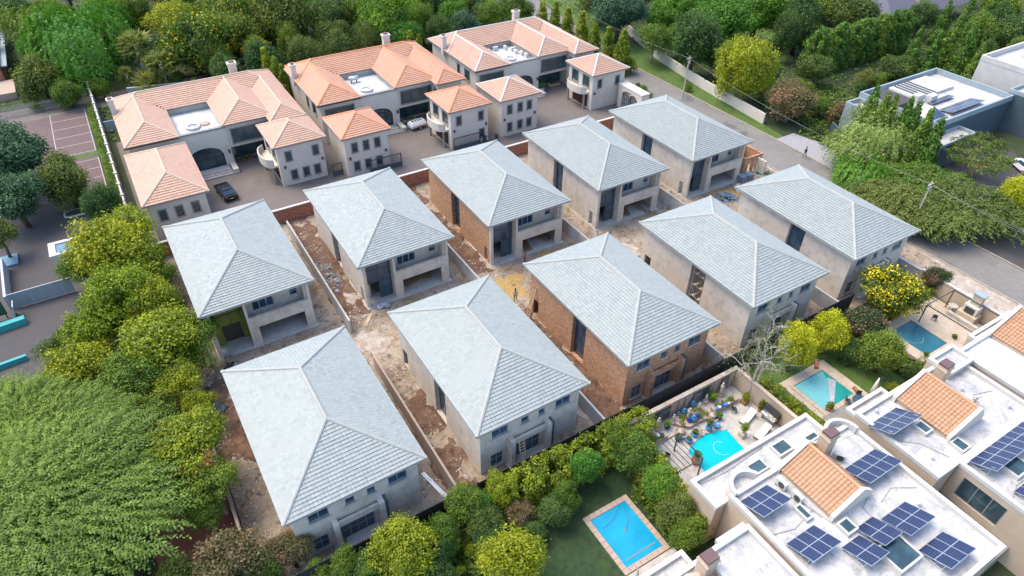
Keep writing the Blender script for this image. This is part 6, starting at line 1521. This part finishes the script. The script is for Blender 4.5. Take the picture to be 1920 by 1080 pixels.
bin_(909, 266, 'dark wheelie bin nearer the orange-ridged garage wing'); bin_(931, 263, 'dark wheelie bin nearer the white-ridged garage wing')
def car(x, y, z, rz, paint, lab, L=4.5, W=1.85):
    t = thing('car', lab, 'car', (x, y, z), rz); pr = [(-L/2, .55), (-L/2+.05, .92), (-L*.30, 1.0), (-L*.24, 1.05), (L*.20, 1.02), (L*.45, .86), (L/2, .7), (L/2, .4), (-L/2, .35)]
    m = MB(); n = len(pr); hw = W/2
    ins = lambda z_: .06 if z_ > .8 else 0
    vs_ = [(x_, -hw+ins(z_), z_) for x_, z_ in pr]+[(x_, hw-ins(z_), z_) for x_, z_ in pr]
    m.add(vs_, [tuple(range(n)), tuple(range(2*n-1, n-1, -1))]+[(i, i+n, (i+1) % n+n, (i+1) % n) for i in range(n)]); b = m.build('body', MAT[paint], t)
    cab = [(-L*.42, 1.0), (-L*.33, 1.42), (-L*.2, 1.52), (L*.05, 1.5), (L*.22, 1.02)]; k = len(cab); hw2 = W/2-.1
    m = MB(); vs_ = [(x_, -hw2+(.16 if z_ > 1.2 else 0), z_) for x_, z_ in cab]+[(x_, hw2-(.16 if z_ > 1.2 else 0), z_) for x_, z_ in cab]
    m.add(vs_, [tuple(range(k)), tuple(range(2*k-1, k-1, -1))]+[(i, i+k, (i+1) % k+k, (i+1) % k) for i in range(k)]); m.build('window_glass', MAT['glassb'], t)
    MB().box(-L*.31, L*.03, -hw2+.15, hw2-.15, 1.505, 1.545).build('roof_panel', MAT[paint], t)
    for sx in (-L*.31, L*.31):
        for sy in (-1, 1):
            w = MB().tube([(sx, sy*(hw-.2), .33), (sx, sy*(hw+.01), .33)], .33, 14).build('wheel', MAT['rubber'], t); MB().tube([(sx, sy*(hw+.005), .33), (sx, sy*(hw+.02), .33)], .19, 10).build('rim', MAT['alu'], w)
    for sy in (-.65, .65):
        MB().box(-L/2-.02, -L/2+.03, sy-.18, sy+.18, .68, .84).build('tail_light', MAT['red'], t); MB().box(L/2-.06, L/2+.015, sy-.2, sy+.2, .6, .7).build('headlight', MAT['sheet'], t)
    MB().box(-L/2-.025, -L/2, -.26, .26, .5, .61).build('number_plate', MAT['white'], t)
car(8.6, 88.8, .012, R(97), 'carblack', 'black hatchback parked on the paved court of the left tiled house')
car(24, 137.5, .014, R(10), 'carwhite', 'white car under the trees behind the left tiled house')
car(111.5, 36.5, .022, R(60), 'carwhite', 'white car partly hidden behind the flat-topped acacia')
# trailer
t = thing('trailer', 'white box trailer standing in the middle court', 'trailer', (39.9, 94.2, .012), R(8))
MB().box(-1.35, 1.35, -.75, .75, .45, .85).build('tub', MAT['carwhite'], t)
m = MB(); m.add([(-1.38, -.78, .85), (1.38, -.78, .85), (1.38, .78, .85), (-1.38, .78, .85), (-1.2, -.5, 1.3), (1.2, -.5, 1.3), (1.2, .5, 1.3), (-1.2, .5, 1.3)], [(0, 1, 5, 4), (1, 2, 6, 5), (2, 3, 7, 6), (3, 0, 4, 7), (4, 5, 6, 7)]); m.build('canopy', MAT['carwhite'], t)
MB().tube([(-1.35, 0, .45), (-2.3, 0, .42)], .05, 6).build('drawbar', MAT['dkframe'], t)
for s in (-.85, .85):
    w = MB().tube([(.1, s-.09, .3), (.1, s+.09, .3)], .3, 12).build('wheel', MAT['rubber'], t); MB().tube([(.1, s-.1, .3), (.1, s+.1, .3)], .15, 10).build('rim', MAT['white'], w)
MB().box(-1.36, 1.36, -.765, -.752, .5, .6).build('stripe', MAT['orange'], t)
for k in range(4): MB().box(-.9+k*.5, -.6+k*.5, -.3, .3, 1.301, 1.33).build('roof_rib', MAT['dkframe'], t)
potted(714, 192, .3, .45, 'dkframe', 'mid', .7, 'round topiary at the middle tiled house entrance steps', 'shrub', .3, z=.012, group=None)
potted(716, 185, .3, .4, 'pot', 'mid', .0, 'terracotta tub beside the middle house topiary', z=.012, group=None)
potted(1017, 172, .35, .6, 'white', 'bright', .6, 'white urn with leafy plant before the right tiled house', 'shrub', .3, z=.012, group=None)
for k, (px, py) in enumerate(((443, 300), (458, 301), (470, 297))): potted(px, py, .3, .35, 'pot', 'dark', .4, ORD[k]+' dark plant pot from the left by the left house porch', z=.012, group='porch pots of the left tiled house')
bed([(67.4, 96.8), (69.8, 96.8), (69.8, 97.9), (67.4, 97.9)], .3, 'dark hedge bed below the right tiled house porch', 'dark', 9); bed([(38.6, 96.6), (41.0, 96.6), (41.0, 97.4), (38.6, 97.4)], .3, 'dark planted bed below the middle tiled house porch', 'dark', 10)
# street poles with wires
def pole(px, py, h, lab):
    p = at(px, py); t = thing('utility_pole', lab, 'pole', (p.x, p.y, 0)); MB().tube([(0, 0, 0), (0, 0, h)], [.13, .09], 8).build('mast', MAT['palebark'], t)
    MB().box(-.55, .55, -.06, .06, h-.5, h-.38).build('crossarm', MAT['palebark'], t); MB().tube([(.18, 0, h-1.4), (.18, 0, h-.8)], .16, 8).build('transformer', MAT['alu'], t)
    m = MB(); m.tube([(.35*math.cos(a), .05, h-1.0+.35*math.sin(a)) for a in np.linspace(0, 6.28, 14)], .025, 4); m.build('cable_coil', MAT['slab'], t)
    return Vector((p.x, p.y, h-.4))
a = pole(1279, 187, 7.8, 'street pole at the verge kerb above the far unfinished house'); b = pole(1704, 436, 7.6, 'street pole above the roadside unfinished house corner')
def wire(p, q, sag, lab):
    pts = [p.lerp(q, k/14)+Vector((0, 0, -4*sag*(k/14)*(1-k/14))) for k in range(15)]
    props(MB().tube(pts, .016, 4).build('overhead_wire', MAT['greytrim']), lab, 'wire')
wire(a, b, 1.2, 'overhead wire spanning the road between the two street poles'); wire(b, Vector((84.5, 12, 6.1)), .7, 'overhead wire from the lower street pole to the right frame edge'); wire(b+Vector((.4, 0, -.2)), Vector((86.5, 12, 5.9)), .8, 'second overhead wire from the lower pole toward the right edge'); wire(a, Vector((86.5, 128, 7)), 1.0, 'overhead wire running up the road from the verge pole')
# people
def person(x, y, z, rz, top, legs, lab, stride=.18, arm=.25):
    t = thing('person', lab, 'person', (x, y, z), rz)
    J = [(0, 0, .95), (0, 0, 1.2), (0, 0, 1.42), (0, 0, 1.52), (0, .02, 1.68), (.1, 0, .92), (.12, stride, .5), (.12, stride*.6, .06), (.12, stride+.12, .04), (-.1, 0, .92), (-.12, -stride*.6, .5), (-.12, -stride*1.4, .08), (-.12, -stride, .03),
         (.19, 0, 1.4), (.25, -.06, 1.14), (.24, arm*.4, .92), (-.19, 0, 1.4), (-.25, -.02, 1.14), (-.24, arm, 1.0), (0, .02, 1.76), (.245, arm*.5, .83), (-.235, arm+.07, .93)]
    E_ = [(0, 1), (1, 2), (2, 3), (3, 4), (4, 19), (0, 5), (5, 6), (6, 7), (7, 8), (0, 9), (9, 10), (10, 11), (11, 12), (2, 13), (13, 14), (14, 15), (15, 20), (2, 16), (16, 17), (17, 18), (18, 21)]
    rad = [.145, .14, .15, .06, .1, .095, .07, .05, .045, .095, .07, .05, .045, .07, .05, .035, .07, .05, .035, .06, .03, .03]
    # one skinned surface baked from overlapping limb rings
    me = bpy.data.meshes.new('person_rig'); me.from_pydata(J, E_, []); o = bpy.data.objects.new('person_rig', me); col.objects.link(o)
    md = o.modifiers.new('skin', 'SKIN')
    for i, r_ in enumerate(rad): me.skin_vertices[0].data[i].radius = (r_, r_*.8)
    me.skin_vertices[0].data[0].use_root = True
    sb = o.modifiers.new('sub', 'SUBSURF'); sb.levels = 1
    bpy.context.view_layer.update(); dg = bpy.context.evaluated_depsgraph_get(); bm = bpy.data.meshes.new_from_object(o.evaluated_get(dg)); bpy.data.objects.remove(o)
    bm.materials.clear(); [bm.materials.append(MAT[q]) for q in (top, legs, 'skin', 'clothdk')]
    for f in bm.polygons:
        z_ = f.center.z; f.use_smooth = True
        f.material_index = 3 if z_ < .1 else 1 if z_ < .95 and abs(f.center.x) < .19 else 2 if (z_ > 1.47 or (abs(f.center.x) > .2 and z_ < 1.1)) else 0
    link('body', bm, t); MB().lathe(0, -.01, [(.1, 1.70), (.115, 1.76), (.09, 1.82), (.03, 1.85)], 10).build('hair', MAT['clothdk'], t, smooth=True)
p = at(1507, 297); person(p.x, p.y, .16, 1.2, 'clothdk', 'clothdk', 'person in dark clothes walking on the kerb across the road')
p = at(966, 566); person(p.x, p.y, .1, 2.6, 'clothwh', 'clothdk', 'worker in light top and dark trousers standing on yellow sand')
p = at(984, 494); person(p.x, p.y, .1, .5, 'clothor', 'clothdk', 'worker in orange top near the front of the brick-sided house', .1)
# ladders, scaffold, timber and debris
def ladder(x, y, z, L, lean, rz, lab, mat='woodlt'):
    t = thing('ladder', lab, 'ladder', (x, y, z), rz)
    for s in (-.23, .23): r_ = MB().box(s-.035, s+.035, -.03, .03, 0, L).build('rail', MAT[mat], t); r_.rotation_euler = (lean, 0, 0)
    me = MB().box(-.2, .2, -.02, .02, -.02, .02).mesh('rung', MAT[mat])
    for i in range(int(L/.32)-1):
        d = (i+1)*.32; link('rung', me, t, (0, -math.sin(lean)*d, math.cos(lean)*d))
ladder(19.7, 29.2, .08, 3.9, R(-14), 0, 'pale wooden ladder leaning on the patio portal')
ladder(30.4, 45.9, .08, 4.2, R(-14), R(-80), 'wooden ladder leaning at the brick house corner')
t = thing('scaffold', 'steel scaffold with planks inside the side slot', 'scaffold', (47.35, 37.2, .1))
me = MB().tube([(0, 0, 0), (0, 0, 5.6)], .035, 6).mesh('standard', MAT['alu'])
for x in (0, 1.0):
    for y in (.15, 1.85): link('standard', me, t, (x, y, 0))
for z in (1.4, 2.9, 4.4):
    for x in (0, 1.0): MB().tube([(x, .1, z), (x, 1.9, z)], .03, 5).build('ledger', MAT['alu'], t)
    MB().box(-.1, 1.1, .3, .62, z+.04, z+.09).build('plank', MAT['woodlt'], t); MB().box(-.1, 1.1, 1.2, 1.52, z+.04, z+.09).build('plank', MAT['woodlt'], t)
MB().tube([(0, .15, .2), (0, 1.85, 2.8)], .03, 5).build('brace', MAT['alu'], t)
def stack(x, y, z, rz, n, lab, mat='wood', L=2.2, wd=.22, th=.06, lean=0.0, cat='timber'):
    t = thing('board_stack', lab, cat, (x, y, z), rz); me = MB().box(-L/2, L/2, -wd/2, wd/2, 0, th).mesh('board', MAT[mat])
    for i in range(n):
        o = link('board', me, t, (rng.uniform(-.1, .1), (i % 4)*wd*1.08-.3+rng.uniform(-.03, .03), (i//4)*(th+.01))); o.rotation_euler = (lean, 0, rng.uniform(-.08, .08))
stack(22.3, 58.2, .14, .3, 9, 'loose boards heaped in the cluttered garage', 'card', 1.8, .5); stack(24.3, 58.6, .14, 1.1, 6, 'large flat boards at the right of the cluttered garage', 'card', 1.6, .7)
stack(37.6, 57.6, .14, 1.4, 10, 'long boards left in the brick-sided house garage', 'wood', 2.4, .2); stack(40.2, 58.6, .14, .9, 6, 'brown sheets right in the brick-sided house garage', 'card', 1.7, .6)
stack(53.2, 57.4, .14, 1.2, 8, 'boards left in the garage of the fourth back-row house', 'wood', 2.0, .2); stack(55.4, 58.6, .14, 1.0, 6, 'brown boards right in the garage of the fourth back-row house', 'card', 1.6, .6)
stack(15.3, 54.6, .08, .9, 3, 'few pale battens lying at the divider wall end', 'woodlt', 1.8, .12); stack(29.6, 48.3, .08, .4, 2, 'pale plank by the brick house ladder', 'woodlt', 2.4, .15)
stack(13.0-.7, 31.6, .08, 1.75, 4, 'long thin conduits lying right of the largest house', 'alu', 4.2, .08, .04, cat='pipes'); stack(27.4, 32.4, .08, 1.9, 3, 'pale beams lying beside the pale divider wall', 'stone', 2.6, .2)
stack(46.6, 55.5, .08, .9, 3, 'pipes lying beside the fourth back-row house', 'alu', 4.0, .09, .05, cat='pipes')
def scatter(name, regions, n, smin, smax, mat, lab, seed, cat='rubble'):
    g = np.random.default_rng(seed); m = MB()
    for (x0, x1, y0, y1, w) in regions:
        for _ in range(int(n*w)):
            s = smin+(smax-smin)*g.random()**3; q = Vector((g.uniform(x0, x1), g.uniform(y0, y1), .05+s*.15))
            m.obox(q, (s*g.uniform(.5, 1.6), s*g.uniform(.4, 1.0), s*g.uniform(.15, .6)), g.uniform(0, 3.1), g.uniform(-.5, .5), g.uniform(-.5, .5), g.random())
    props(m.build(name, MAT[mat]), lab, cat, kind='stuff')
scatter('rubble', [(-2.4, -.2, 30, 76, .24), (13.5, 15.9, 54, 77, .12), (28.6, 31.2, 54, 77, .08), (13.6, 15.9, 29, 47, .1), (0, 30, 48.3, 55.5, .2), (30, 60, 48.3, 55.5, .14), (58, 78, 48, 56, .08), (28.4, 31, 29, 47, .05), (43.4, 46.5, 29, 47, .03), (11, 13, 30, 47, .04)], 12000, .04, .24, 'rubble', 'loose builders rubble strewn over the site ground', 21)
scatter('litter', [(-2.3, -.3, 58, 66, .15), (13.8, 15.5, 60, 68, .35), (58.6, 61.2, 55, 57.6, .5)], 420, .08, .5, 'litter', 'blue and white wrapping litter in the side passages', 22, 'litter')
t = thing('debris_heap', 'dark heap of wrapped blue rubble before the far unfinished house', 'debris', (*at(1362, 372).to_2d(), 0)); 
g = np.random.default_rng(8); m = MB()
for _ in range(220):
    a, r_ = g.uniform(0, 6.28), abs(g.normal())*.8; m.obox((math.cos(a)*r_*1.2, math.sin(a)*r_*1.1, max(.05, 1.0-r_*.65)*g.random()), tuple(g.uniform(.12, .5, 3)*np.array([1, .8, .5])), g.uniform(0, 3), g.uniform(-.6, .6), t=g.random())
props(m.build('fragments', MAT['litter'], t), kind='stuff')
for k, (px, py) in enumerate(((1390, 340), (1402, 336))):
    p = at(px, py); t = thing('wrapped_pallet', ('left', 'right')[k]+' wrapped pallet of blocks beside the brick gatehouse', 'pallet', (p.x, p.y, 0)); MB().box(-.6, .6, -.5, .5, 0, .14).build('pallet', MAT['wood'], t); MB().obox((0, 0, .55), (1.1, .95, .8)).build('load', MAT['litter'], t)
p = at(1382, 358); t = props(MB().obox((0, 0, .5), (1.4, .05, 1.0), .3, R(-50)).build('metal_sheet', MAT['sheet'], None, (p.x, p.y, 0)), 'pale metal sheet leaning beside the wrapped rubble', 'sheet')
def drape(px, py, s, mat, lab, seed):
    g = np.random.default_rng(seed); p = at(px, py); n = 7; m = MB(); vs_ = [((i/(n-1)-.5)*s*2+g.normal()*.06*s, (j/(n-1)-.5)*s*1.2+g.normal()*.06*s, .1+abs(g.normal())*.22*s) for j in range(n) for i in range(n)]
    m.add(vs_, [(j*n+i, j*n+i+1, (j+1)*n+i+1, (j+1)*n+i) for j in range(n-1) for i in range(n-1)]); o = m.build('plastic_sheet', MAT[mat], None, (p.x, p.y, 0), rz=seed*.7, smooth=True); props(o, lab, 'sheet')
    sm = o.modifiers.new('thickness', 'SOLIDIFY'); sm.thickness = .02
drape(1425, 322, .9, 'teal', 'turquoise plastic sheet beside the brick gatehouse', 1); drape(1442, 328, .7, 'signgreen', 'dark green sheet right of the turquoise one', 2)
drape(405, 768, 1.1, 'bluegrey', 'crumpled teal-grey sheet in the debris strip left of the largest house', 3); drape(720, 575, .7, 'sheet', 'white sheets dropped before the second back-row house', 4); drape(800, 835, .4, 'sheet', 'white scrap on the red soil strip', 5)
drape(430, 690, .6, 'dkframe', 'black bag by the site wall near the boarded house', 6)
# brick gatehouse shell
t = thing('brick_gatehouse', 'roofless small brick gatehouse shell beside the road', 'outbuilding', (74.2, 56.6, 0)); m = MB()
wallgrid(m, '-y', 0, 0, 3.6, 0, 2.6, [(.9, 1.6, 0, 2.1), (2.1, 2.5, 0, 2.1)], .24); wallgrid(m, '+y', 3.4, 0, 3.6, 0, 2.6); wallgrid(m, '-x', 0, .24, 3.16, 0, 2.6); wallgrid(m, '+x', 3.6, .24, 3.16, 0, 2.6); m.build('wall', MAT['brick'], t)
MB().box(-.05, 3.65, -.05, 3.45, 0, .1).build('floor', MAT['screed'], t); MB().box(2.55, 2.8, -1.6, -.02, 0, 2.2).build('buttress', MAT['plaster'], t)
# gate booth, fence, signs of the neighbouring car park
t = thing('gate_booth', 'white gate booth with blue-lined flat roof beside the entrance drive', 'booth', (-12.2, 79.8, 0)); block(t, (0, 6.4, 0, 2.6), 0, 2.8, MAT['cream'], [('-y', .8, 3.0, 1.1, 2.1, 'win', 2)], trim=None)
MB().box(-.2, 6.6, -.2, 2.8, 2.8, 2.95).build('roof_slab', MAT['cream'], t)
m = MB(); m.box(-.2, 6.6, -.2, .3, 2.951, 3.15); m.box(-.2, 6.6, 2.3, 2.8, 2.951, 3.15); m.box(-.2, .5, .3, 2.3, 2.951, 3.15); m.box(5.9, 6.6, .3, 2.3, 2.951, 3.15); m.build('parapet', MAT['white'], t); MB().box(.5, 5.9, .3, 2.3, 2.951, 3.0).build('roof_lining', MAT['bluedoor'], t)
t = thing('sliding_gate', 'translucent blue-grey sliding gate across the entrance drive', 'gate', (-17.2, 76.2, 0))
for k in range(6): MB().box(k*1.02+.02, k*1.02+1.0, -.02, .02, .1, 1.9).build('gate_panel', MAT['slatelt'], t)
MB().box(0, 6.1, -.05, .05, 1.9, 2.0).build('top_rail', MAT['sheet'], t)
wall_thing('drive_wall', [(-17.4, 76.4), (-17.6, 84.5)], 1.8, .25, 'sheet', 'pale blue wall left of the entrance drive'); wall_thing('drive_wall', [(-11.2, 80), (-11.0, 84.6)], 1.2, .15, 'bluedoor', 'short blue fence right of the entrance drive')
props(MB().box(-.9, .9, -1.2, 1.2, 0, .25).build('blue_mat', MAT['bluedoor'], None, (-17.3, 86.3, .013)), 'blue panel lying at the head of the entrance drive', 'panel')
t = thing('sign_board', 'dark green sign board with white panel at the left edge', 'sign', (-20.2, 74.8, 0)); MB().box(-1.4, 2.6, -.06, .06, .6, 2.4).build('board', MAT['signgreen'], t); MB().box(-1.2, 1.9, -.08, -.061, .95, 2.1).build('white_panel', MAT['sheet'], t); MB().box(-1.2, 1.9, -.095, -.081, .98, 1.12).build('orange_band', MAT['orange'], t)
for x_ in (-1.2, 2.4): MB().box(x_-.05, x_+.05, .061, .14, 0, 2.4).build('post', MAT['dkframe'], t)
cu = bpy.data.curves.new('sign_text', 'FONT'); cu.body = 'URA'; cu.size = .6; cu.extrude = .008; to = bpy.data.objects.new('sign_lettering', cu); col.objects.link(to); bpy.context.view_layer.update()
tm_ = bpy.data.meshes.new_from_object(to.evaluated_get(bpy.context.evaluated_depsgraph_get())); bpy.data.objects.remove(to); tm_.materials.clear(); tm_.materials.append(MAT['dkframe']); lo = link('lettering', tm_, t, (.35, -.09, 1.35)); lo.rotation_euler = (R(90), 0, 0)
t = thing('easel_sign', 'small white sign on a stand beside the sliding gate', 'sign', (-16.9, 74.6, 0)); MB().obox((0, 0, 1.0), (.12, 1.2, 1.6), 0, 0, R(12)).build('board', MAT['sheet'], t); MB().box(-.05, .05, -.3, .3, 0, .3).build('foot', MAT['dkframe'], t)
wall_thing('teal_wall', [(-24, 72.3), (-16.4, 73.0)], .8, .7, 'teal', 'upper low teal wall at the left frame edge', cat='barrier'); wall_thing('teal_wall', [(-24, 66.0), (-16.4, 66.7)], .6, .35, 'teal', 'lower thin teal wall at the left frame edge', cat='barrier')
t = thing('picket_fence', 'tall dark picket fence behind the painted parking bays', 'fence', (-30, 131.2, 0)); m = MB()
me = MB().box(-.03, .03, -.02, .02, 0, 1.8).mesh('picket', MAT['palebark'])
for k in range(150): link('picket', me, t, (k*.172, 0, 0))
for z in (.4, 1.4): MB().box(0, 25.8, -.05, -.021, z, z+.07).build('rail', MAT['palebark'], t)
props(MB().box(-.9, .9, -.9, .9, 0, .35).build('transformer_box', MAT['bluedoor'], None, (-6.6, 138, 0)), 'blue and white box top behind the picket fence end', 'box')
tree(0, 0, 0, .8, 'shrub', 'mid', 'x', name='shrub', cat='shrub', xy=(-12, 131.9), r=1.5)['label'] = 'bright shrub against the picket fence'
